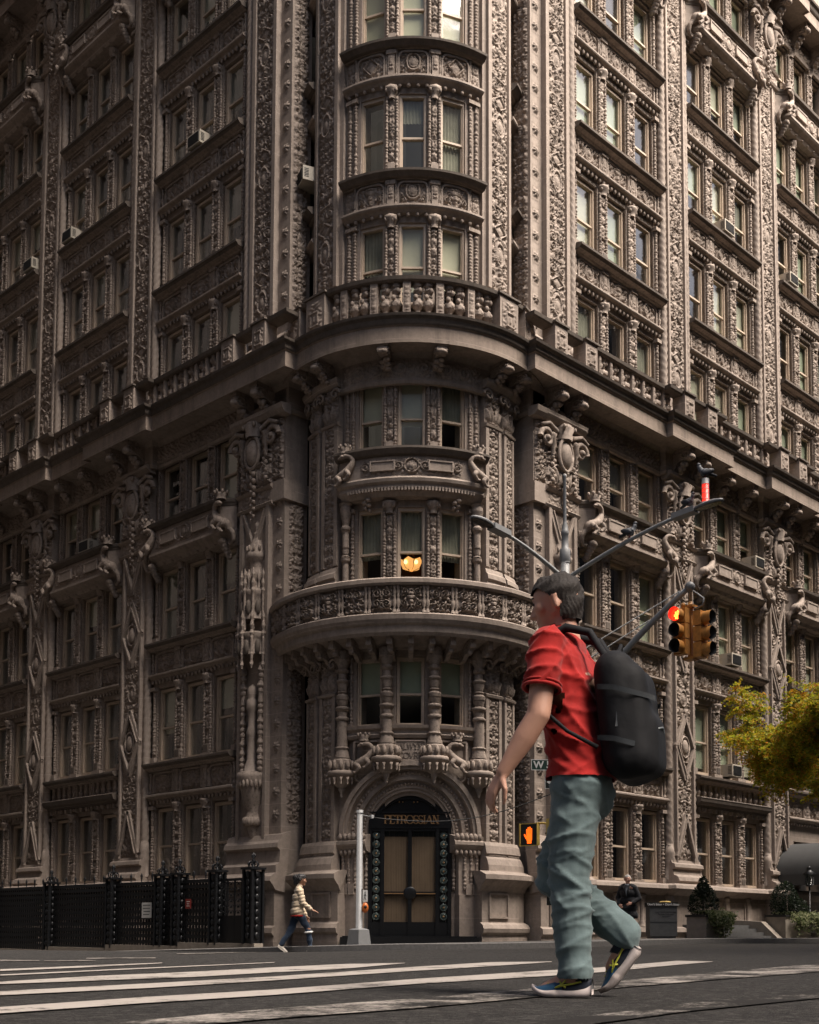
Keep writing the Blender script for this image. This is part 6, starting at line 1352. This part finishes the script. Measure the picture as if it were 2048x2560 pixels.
def hairshell(P, parent, mat, caps, vox=.008, seed=1):
    def w(co, no): return co+no*(.004*np.sin(co[:, 0]*160+co[:, 2]*90)+.003*np.sin(co[:, 1]*210-co[:, 2]*130))[:, None]
    return melt('hair', [(P(*a), P(*b), r0, r1) for a, b, r0, r1 in caps], mat, parent, vox, 2, (), w)
_hf, _hu, _hc = np.array([.985, -.08, -.15]), np.array([.15, 0, .985]), np.array(hc)
def hairline(v):
    d = np.array(v)-_hc; a, u = d@_hf, d@_hu
    return u > (.070 if a > .05 else .012+(a+.01)*.95 if a > -.01 else -.03 if a > -.03 else -.088)
def strands(co, no): return co+no*(.0012*np.sin(co[:, 0]*330+5*np.sin(co[:, 2]*40)+co[:, 1]*90)+.0035*np.sin(co[:, 0]*52+co[:, 2]*65+3*np.sin(co[:, 1]*30)))[:, None]
melt('hair', [(HP(-.022, 0, .040), HP(.018, 0, .040), .101, .096), (HP(-.035, 0, .01), HP(-.028, 0, -.035), .089, .080), (HP(-.03, 0, -.04), HP(-.035, 0, -.075), .074, .060), (HP(.03, .02, .085), HP(.045, -.03, .09), .05, .046)], 'hair', man, .006, 3, (), strands, hairline)
ey = MB()
for q in (-1, 1): ey.ell(HP(.086, q*.034, .018), (.009, .013, .009), 8, 6); 
ey.build('eyes', 'hairb', man); eb2 = MB()
for q in (-1, 1): eb2.tube([HP(.094, q*.016, .040), HP(.093, q*.035, .046), HP(.082, q*.052, .040)], [.004, .006, .003], 5)
eb2.build('eyebrows', 'hair', man)
sh = [((.05, .12, 1.43), (.05, -.12, 1.43), .092, .092), ((.045, .15, 1.462), (.04, -.15, 1.462), .074, .074), ((.045, 0, 1.49), (.048, 0, 1.525), .088, .076), ((.015, .05, 1.47), (.015, -.05, 1.47), .075, .075)]
for k in range(10):
    z = 1.38-.048*k; x = .028-.0078*k; w = .085-.004*k+.002*max(0, k-4)**1.2; sh.append(((x, w, z), (x, -w, z), .121, .121))
sh += [(LSH, (.066, .228, 1.285), .078, .073), (RSH, (-.06, -.232, 1.315), .078, .073)]
def shw(co, no):
    co = folds(.007, [(6, 6, 16), (14, 4, 9)], 3)(co, no); co = creases(.014, [(14, 6, 22, .3), (-18, 9, 20, 1.7), (8, -12, 34, 2.2), (22, 5, -16, .9)], 8, 1)(co, no); k = np.clip((1.0-co[:, 2])/.09, 0, 1)[:, None]; c0 = np.array([-.04, 0, 0]); return co+np.column_stack([(co[:, 0]+.04), co[:, 1], 0*co[:, 0]])*k*.10
def cutsleeve(v):
    for A, E, L in ((LSH, LEL, .205), (RSH, REL, .19)):
        A = Vector(A); d = (Vector(E)-A).normalized(); t = (v-A).dot(d)
        if t > L and ((v-A)-d*t).length < .09 and abs(v.y) > .185: return False
    return v.z > .905
melt('polo_shirt', sh, 'redshirt', man, .0085, 5, (), shw, cutsleeve)
for S0, E0, off, sg in ((LSH, LEL, .198, 1), (RSH, REL, .183, -1)):
    S0, E0 = np.array(S0), np.array(E0); d = (E0-S0)/np.linalg.norm(E0-S0); a = np.cross(d, [1, 0, 0]); a /= np.linalg.norm(a); c = np.cross(d, a); pc = S0+d*off; cf = MB()
    cf.tube([pc+(a*math.cos(t)+c*math.sin(t))*.077 for t in np.linspace(0, 2*PI, 28)], .0085, 6); cf.tube([pc-d*.018+(a*math.cos(t)+c*math.sin(t))*.078 for t in np.linspace(0, 2*PI, 28)], .0055, 6); cf.build('cuff', 'redshirt', man)
cf = MB(); cf.tube([(.047+.070*math.cos(t)-.004, .072*math.sin(t), 1.548+.014*math.cos(t+PI)) for t in np.linspace(0, 2*PI, 28)], .013, 6); cf.build('collar', 'redshirt', man)
pa = [((-.042, .07, .94), (-.042, -.07, .94), .112, .112), ((-.05, .08, .86), (-.05, -.08, .86), .120, .118), ((-.048, .09, .88), (-.01, .092, .50), .108, .092), ((-.01, .092, .50), (-.030, .09, .155), .090, .073), ((-.030, .09, .155), (-.034, .09, .10), .073, .078), ((-.035, -.085, .88), (.092, -.08, .50), .106, .092), ((.095, -.08, .505), (-.185, -.075, .275), .088, .074), ((-.18, -.075, .28), (-.205, -.075, .255), .074, .074)]
def pw_(co, no):
    n2 = creases(.0125, [(14, 6, 30, .3), (-20, 9, 26, 1.7), (8, -12, 46, 2.2), (24, 5, -22, .9)], 9, 2)(folds(.009, [(7, 4, 20), (18, 3, 8), (4, 4, 34)], 9)(co, no), no); a = np.clip((co[:, 2]-.02)/.9, .2, 1)[:, None]; return co+(n2-co)*(.55+.6*np.exp(-((co[:, 2]-.48)/.14)**2)[:, None])
melt('trousers', pa, 'teal', man, .009, 4, (), pw_, lambda v: v.z < .965 and not (v.z < .072 and v.x > -.13 and v.y > 0))
def shoe(parent, M4, name='shoe'):
    """running shoe, toe along +x, sole on z=0; wedge sole, mesh upper, lime stripe, laces"""
    o = link(name, None, parent, M4); o.empty_display_size = .05; s = MB(); xs = np.linspace(-.115, .165, 26); v = []; m = 12
    wid = lambda x: .034+.012*math.sin((x+.115)/.28*PI)**.8+(.006 if x > .05 else 0)-.030*max(0, (x-.12)/.045)**2
    for x in xs:
        lift = .030*max(0, (x-.08)/.085)**2+.012*max(0, (-.09-x)/.025); top = .030+.014*max(0, (-x)/.115)+.008*math.sin(x*38)*.4+lift*.9; w = wid(x)
        v += [(x, -w*.92, lift), (x, w*.92, lift), (x, w*1.06, lift*.8+.014), (x, w*1.0, top), (x, -w*1.0, top), (x, -w*1.06, lift*.8+.014)]
    s.add(v, [(i*6+j, i*6+(j+1) % 6, (i+1)*6+(j+1) % 6, (i+1)*6+j) for i in range(25) for j in range(6)]+[tuple(range(6)), tuple(range(150, 156))], True); s.build('sole', 'sole', o)
    u = MB(); v = []; hs = np.interp(xs, [-.115, -.10, -.06, -.02, .02, .06, .10, .14, .165], [.085, .095, .092, .098, .092, .074, .058, .046, .034])
    for x, h in zip(xs, hs):
        w = wid(x)*.96; b0 = .024+.014*max(0, -x/.115)+.028*max(0, (x-.08)/.085)**2
        for k in range(m): a = PI*k/(m-1); v.append((x, w*math.cos(a)*(1 if math.sin(a) < .7 else .94), b0+max(.004, h-b0)*math.sin(a)**.75))
    f = [(i*m+j, i*m+j+1, (i+1)*m+j+1, (i+1)*m+j) for i in range(25) for j in range(m-1)]+[tuple(range(m)), tuple(range(25*m, 26*m))]
    mi = [(1 if i < 12 else 0) for i in range(25) for j in range(m-1)]+[1, 0]; u.add(v, f, True); u.I = mi; u.build('upper', ['shoeb', 'shoed'], o)
    t = MB()
    for q in (-1, 1): t.tube([(-.07, q*.047, .072), (-.03, q*.050, .062), (.01, q*.051, .055), (.045, q*.050, .045)], .0045, 5); t.tube([(.0, q*.045, .078), (.02, q*.051, .058), (.05, q*.052, .042)], .004, 5); t.tube([(.03, q*.040, .072), (.02, q*.051, .058), (-.0, q*.051, .044)], .004, 5)
    for k in range(4): x = .02+.022*k; t.tube([(x, -.022, np.interp(x, xs, hs)-.004), (x+.006, 0, np.interp(x, xs, hs)+.004), (x, .022, np.interp(x, xs, hs)-.004)], .0035, 5)
    t.build('stripe', 'lime', o); a = MB(); a.lathe(-.055, 0, [(.075, .044), (.10, .042), (.115, .043)], 14); a.build('collar', 'shoed', o)
shoe(man, Matrix.Translation((.0, .09, .0))@Matrix.Scale(.90, 4)@Matrix.Rotation(R_(5), 4, 'Z'))
rm_ = Matrix.Translation((-.19, -.075, .165))@Matrix.Rotation(R_(52), 4, 'Y')@Matrix.Scale(.90, 4)@Matrix.Translation((.03, 0, -.06)); shoe(man, rm_)
# backpack worn by the man (a thing of its own)
pk = thing('backpack', MO, 'black backpack worn by the man in the red shirt', 'backpack'); pk.rotation_euler = man.rotation_euler; pk.location = MO-fwd*.035
pc = []
for q in (-.095, -.05, 0, .05, .095): pc += [((-.175, q, 1.345), (-.215, q, .985), .090, .100), ((-.225, q*.9, 1.30), (-.245, q*.95, .99), .085, .098), ((-.285, q*.75, 1.12), (-.290, q*.75, .97), .065, .066)]
melt('bag', pc, 'packm', pk, .010, 14, (), folds(.005, [(8, 8, 12), (20, 10, 6)], 5))
st2 = MB()
for q in (-1, 1):
    st2.tube([(-.13, q*.09, 1.42), (-.07, q*.10, 1.52), (.03, q*.105, 1.548), (.11, q*.11, 1.505), (.150, q*.115, 1.42), (.150, q*.13, 1.30), (.10, q*.19, 1.18), (.0, q*.207, 1.09), (-.12, q*.18, 1.02)], [.015, .018, .02, .02, .02, .018, .010, .008, .010], 8)
st2.build('strap', 'packm', pk); zp = MB(); zp.tube([(-.345, -.07, 1.10), (-.352, 0, 1.115), (-.345, .07, 1.10)], .005, 5); zp.build('zip', 'steeld', pk); zp = MB(); zp.tube([(-.17, .03, 1.42), (-.18, 0, 1.475), (-.17, -.03, 1.42)], .01, 6); zp.build('handle', 'packm', pk)
for z in (1.24, 1.03):
    for sg in (-1, 1):
        zp = MB(); P = [(-.12, .185, z+.03), (-.19, .208, z+.02), (-.26, .190, z), (-.315, .13, z-.01), (-.335, .06, z-.012)]
        zp.add([(x, sg*y, zz+dz) for x, y, zz in P for dz in (-.011, .011)], [(2*k, 2*k+1, 2*k+3, 2*k+2) for k in range(4)], True); zp.build('side_strap', 'trous', pk)
zp = MB(); zp.tube([(-.20+.0*t, .19*math.cos(t), 1.10+.30*math.sin(t)) for t in np.linspace(.0, PI, 24)], .005, 5); zp.build('zip_line', 'trous', pk)
# ---- woman in a cream quilted jacket, walking right at the kerb
WO = CAM+HF*26+HR*((752-PX)/FOC*26); WO[2] = float(G(WO[0], WO[1]))
wf = HR*.97+HF*.24
wm = thing('person', WO, 'woman in a cream quilted jacket and dark jeans walking right past the tower', 'person', None, math.atan2(wf[1], wf[0]))
wc, WP = head_caps((.02, 0, 1.52), np.array([.97, -.2, -.12]), l3, np.array([.12, 0, .99]), .93)
bd = wc+[((-.03, 0, 1.36), (.0, 0, 1.45), .05, .048), ((-.03, .09, 1.30), (-.03, -.09, 1.30), .08, .08), ((-.04, .05, 1.1), (-.04, -.05, 1.1), .10, .10), ((-.05, .06, .85), (-.05, -.06, .85), .11, .11),
         ((-.05, -.08, .84), (.17, -.08, .47), .08, .055), ((.17, -.08, .47), (.20, -.08, .09), .052, .036), ((.20, -.08, .07), (.32, -.08, .04), .035, .028), ((-.05, .08, .84), (-.19, .08, .46), .08, .055), ((-.19, .08, .46), (-.40, .08, .15), .052, .036), ((-.40, .08, .13), (-.34, .08, .04), .035, .03),
         ((-.03, -.16, 1.28), (.02, -.22, 1.03), .05, .04), ((.02, -.22, 1.03), (.20, -.22, .90), .038, .026), ((-.03, .16, 1.28), (.03, .21, 1.02), .05, .04), ((.03, .21, 1.02), (.16, .21, .76), .038, .026)]
hand(bd, (.20, -.22, .90), (.37, -.21, .84), (0, .3, -1), .009, .2, 1); hand(bd, (.16, .21, .76), (.22, .20, .62), (-.5, -.8, 0), .009, .35, -1)
melt('body', bd, 'skin2', wm, .011, 4)
hairshell(WP, wm, 'hairb', [((-.03, 0, .05), (.02, 0, .062), .095, .08), ((-.07, 0, .01), (-.07, 0, -.05), .080, .065), ((-.12, 0, .06), (-.15, 0, .05), .062, .058), ((-.03, .05, .02), (-.04, -.05, .02), .06, .06), ((-.13, 0, -.02), (-.14, 0, -.09), .05, .03)], .012)
jk = [((-.035, .11, 1.29), (-.035, -.11, 1.29), .088, .088), ((-.03, 0, 1.36), (-.02, 0, 1.39), .075, .068), ((-.04, .08, 1.15), (-.04, -.08, 1.15), .128, .128), ((-.05, .075, 1.0), (-.05, -.075, 1.0), .130, .130), ((-.06, .08, .86), (-.06, -.08, .86), .140, .140), ((-.03, -.165, 1.275), (.02, -.22, 1.03), .072, .062), ((.02, -.22, 1.03), (.18, -.22, .915), .060, .048), ((-.03, .165, 1.275), (.03, .215, 1.02), .072, .062), ((.03, .215, 1.02), (.145, .21, .79), .060, .048)]
def quilt(co, no):
    k = np.abs(np.sin((co[:, 2]-.25*co[:, 0])*PI/.075)); return co+no*((k**.6-.75)*.013)[:, None]
melt('quilted_jacket', jk, 'puffer', wm, .010, 2, (), quilt, lambda v: v.z > .755)
hem = MB(); hem.tube([(-.06+.135*math.cos(t), .20*math.sin(t), .765) for t in np.linspace(0, 2*PI, 26)], .018, 6); hem.build('red_hem', 'redshirt', wm)
melt('jeans', [((-.05, .06, .84), (-.05, -.06, .84), .122, .122), ((-.05, -.08, .83), (.17, -.08, .47), .095, .072), ((.17, -.08, .47), (.20, -.08, .13), .070, .054), ((-.05, .08, .83), (-.19, .08, .46), .095, .072), ((-.19, .08, .46), (-.385, .08, .175), .070, .052)], 'denim', wm, .012, 3, (), folds(.010, [(6, 5, 22)], 4))
kp = MB(); kp.tube([(.17+.078*math.cos(t), -.08+.078*math.sin(t), .425+.01*math.cos(t)) for t in np.linspace(0, 2*PI, 20)], .022, 6); kp.build('knee_patch', 'white', wm)
def sneaker(parent, M4, mat, L=.13):
    o = link('shoe', None, parent, M4); o.empty_display_size = .05; b = MB(); capsule(b, (-L*.55, 0, .045), (L*.8, 0, .035), .042, .034); b.ell((-L*.45, 0, .07), (.048, .04, .045), 10, 8); b.build('upper', mat, o); c = MB(); c.box(-L*.8, L*.98, -.04, .04, 0, .022); c.build('sole', 'whshoe' if mat == 'whshoe' else 'black', o)
sneaker(wm, Matrix.Translation((.24, -.08, .0))@Matrix.Rotation(R_(-12), 4, 'Y'), 'whshoe'); sneaker(wm, Matrix.Translation((-.385, .08, .05))@Matrix.Rotation(R_(38), 4, 'Y'), 'whshoe')
# ---- older man in a dark coat by the plinth
OO = np.array([7.1, -1.45, float(S(7.1, -1.45))]); of = -HF*.8-HR*.45; of = np.array([of[0], of[1], 0]); of /= np.linalg.norm(of)
om = thing('person', OO, 'older grey-haired man in glasses and a long dark coat standing by the stone plinth', 'person', None, math.atan2(of[1], of[0]))
oc, OP = head_caps((.03, 0, 1.63), np.array([.96, .25, -.1]), l3, np.array([.1, 0, .99]), 1.0)
bd = oc+[((.0, 0, 1.46), (.02, 0, 1.56), .06, .056), ((0, .12, 1.41), (0, -.12, 1.41), .09, .09), ((0, .06, 1.2), (0, -.06, 1.2), .12, .12), ((0, .06, .93), (0, -.06, .93), .12, .12), ((0, .09, .9), (.03, .10, .48), .085, .055), ((.03, .10, .48), (-.02, .10, .08), .052, .038), ((-.02, .10, .06), (.13, .12, .04), .036, .03), ((0, -.09, .9), (.02, -.10, .48), .085, .055), ((.02, -.10, .48), (.0, -.10, .08), .052, .038), ((0, -.10, .06), (.15, -.12, .04), .036, .03),
         ((0, .19, 1.40), (-.02, .29, 1.12), .055, .045), ((-.02, .29, 1.12), (.17, .16, .98), .042, .03), ((0, -.19, 1.40), (-.02, -.29, 1.12), .055, .045), ((-.02, -.29, 1.12), (.14, -.20, .94), .042, .03)]
hand(bd, (.17, .16, .98), (.24, .03, .93), (-1, 0, 0), .009, .4, -1); hand(bd, (.14, -.20, .94), (.20, -.10, .86), (-1, 0, 0), .009, .4, 1)
melt('body', bd, 'skin3', om, .011, 4)
hairshell(OP, om, 'hairg', [((-.03, 0, .05), (.01, 0, .06), .088, .078), ((-.055, 0, .01), (-.05, 0, -.04), .074, .06), ((-.03, .05, .02), (-.03, -.05, .02), .058, .058)], .012)
gl = MB()
for q in (-1, 1): gl.tube([OP(.103, q*.035+.022*math.cos(t), .018+.017*math.sin(t)) for t in np.linspace(0, 2*PI, 16)], .003, 5); gl.tube([OP(.10, q*.056, .024), OP(.0, q*.088, .022)], .003, 5)
gl.build('glasses', 'black', om)
melt('coat', [((0, .13, 1.42), (0, -.13, 1.42), .098, .098), ((0, .09, 1.25), (0, -.09, 1.25), .145, .145), ((0, .09, 1.05), (0, -.09, 1.05), .15, .15), ((.0, .10, .85), (.0, -.10, .85), .155, .155), ((.0, .11, .66), (.0, -.11, .66), .165, .165), ((0, .195, 1.40), (-.02, .30, 1.12), .083, .073), ((-.02, .30, 1.12), (.14, .18, .99), .07, .056), ((0, -.195, 1.40), (-.02, -.30, 1.12), .083, .073), ((-.02, -.30, 1.12), (.11, -.22, .955), .07, .056)], 'coat', om, .012, 4, (), folds(.010, [(9, 9, 7)], 6), lambda v: v.z > .56)
t = MB(); t.tube([(.135, 0, 1.46), (.158, .01, 1.36), (.165, .015, 1.24), (.16, .02, 1.16)], [.045, .040, .028, .008], 8); t.ell((.06, 0, 1.47), (.085, .08, .05), 12, 8); t.build('shirt', 'shirtb', om)
t = MB()
for q in (-1, 1): t.tube([(.06, q*.085, 1.50), (.13, q*.065, 1.44), (.16, q*.055, 1.32), (.165, q*.03, 1.16)], [.024, .03, .034, .012], 8)
t.build('lapels', 'coat', om)
melt('trousers', [((0, .09, .75), (.03, .10, .48), .095, .072), ((.03, .10, .48), (-.02, .10, .10), .07, .056), ((0, -.09, .75), (.02, -.10, .48), .095, .072), ((.02, -.10, .48), (.0, -.10, .10), .07, .056)], 'trous', om, .012, 3, (), folds(.008, [(6, 5, 20)], 4))
sneaker(om, Matrix.Translation((.06, .11, 0)), 'shoed', .14); sneaker(om, Matrix.Translation((.08, -.11, 0)), 'shoed', .14)
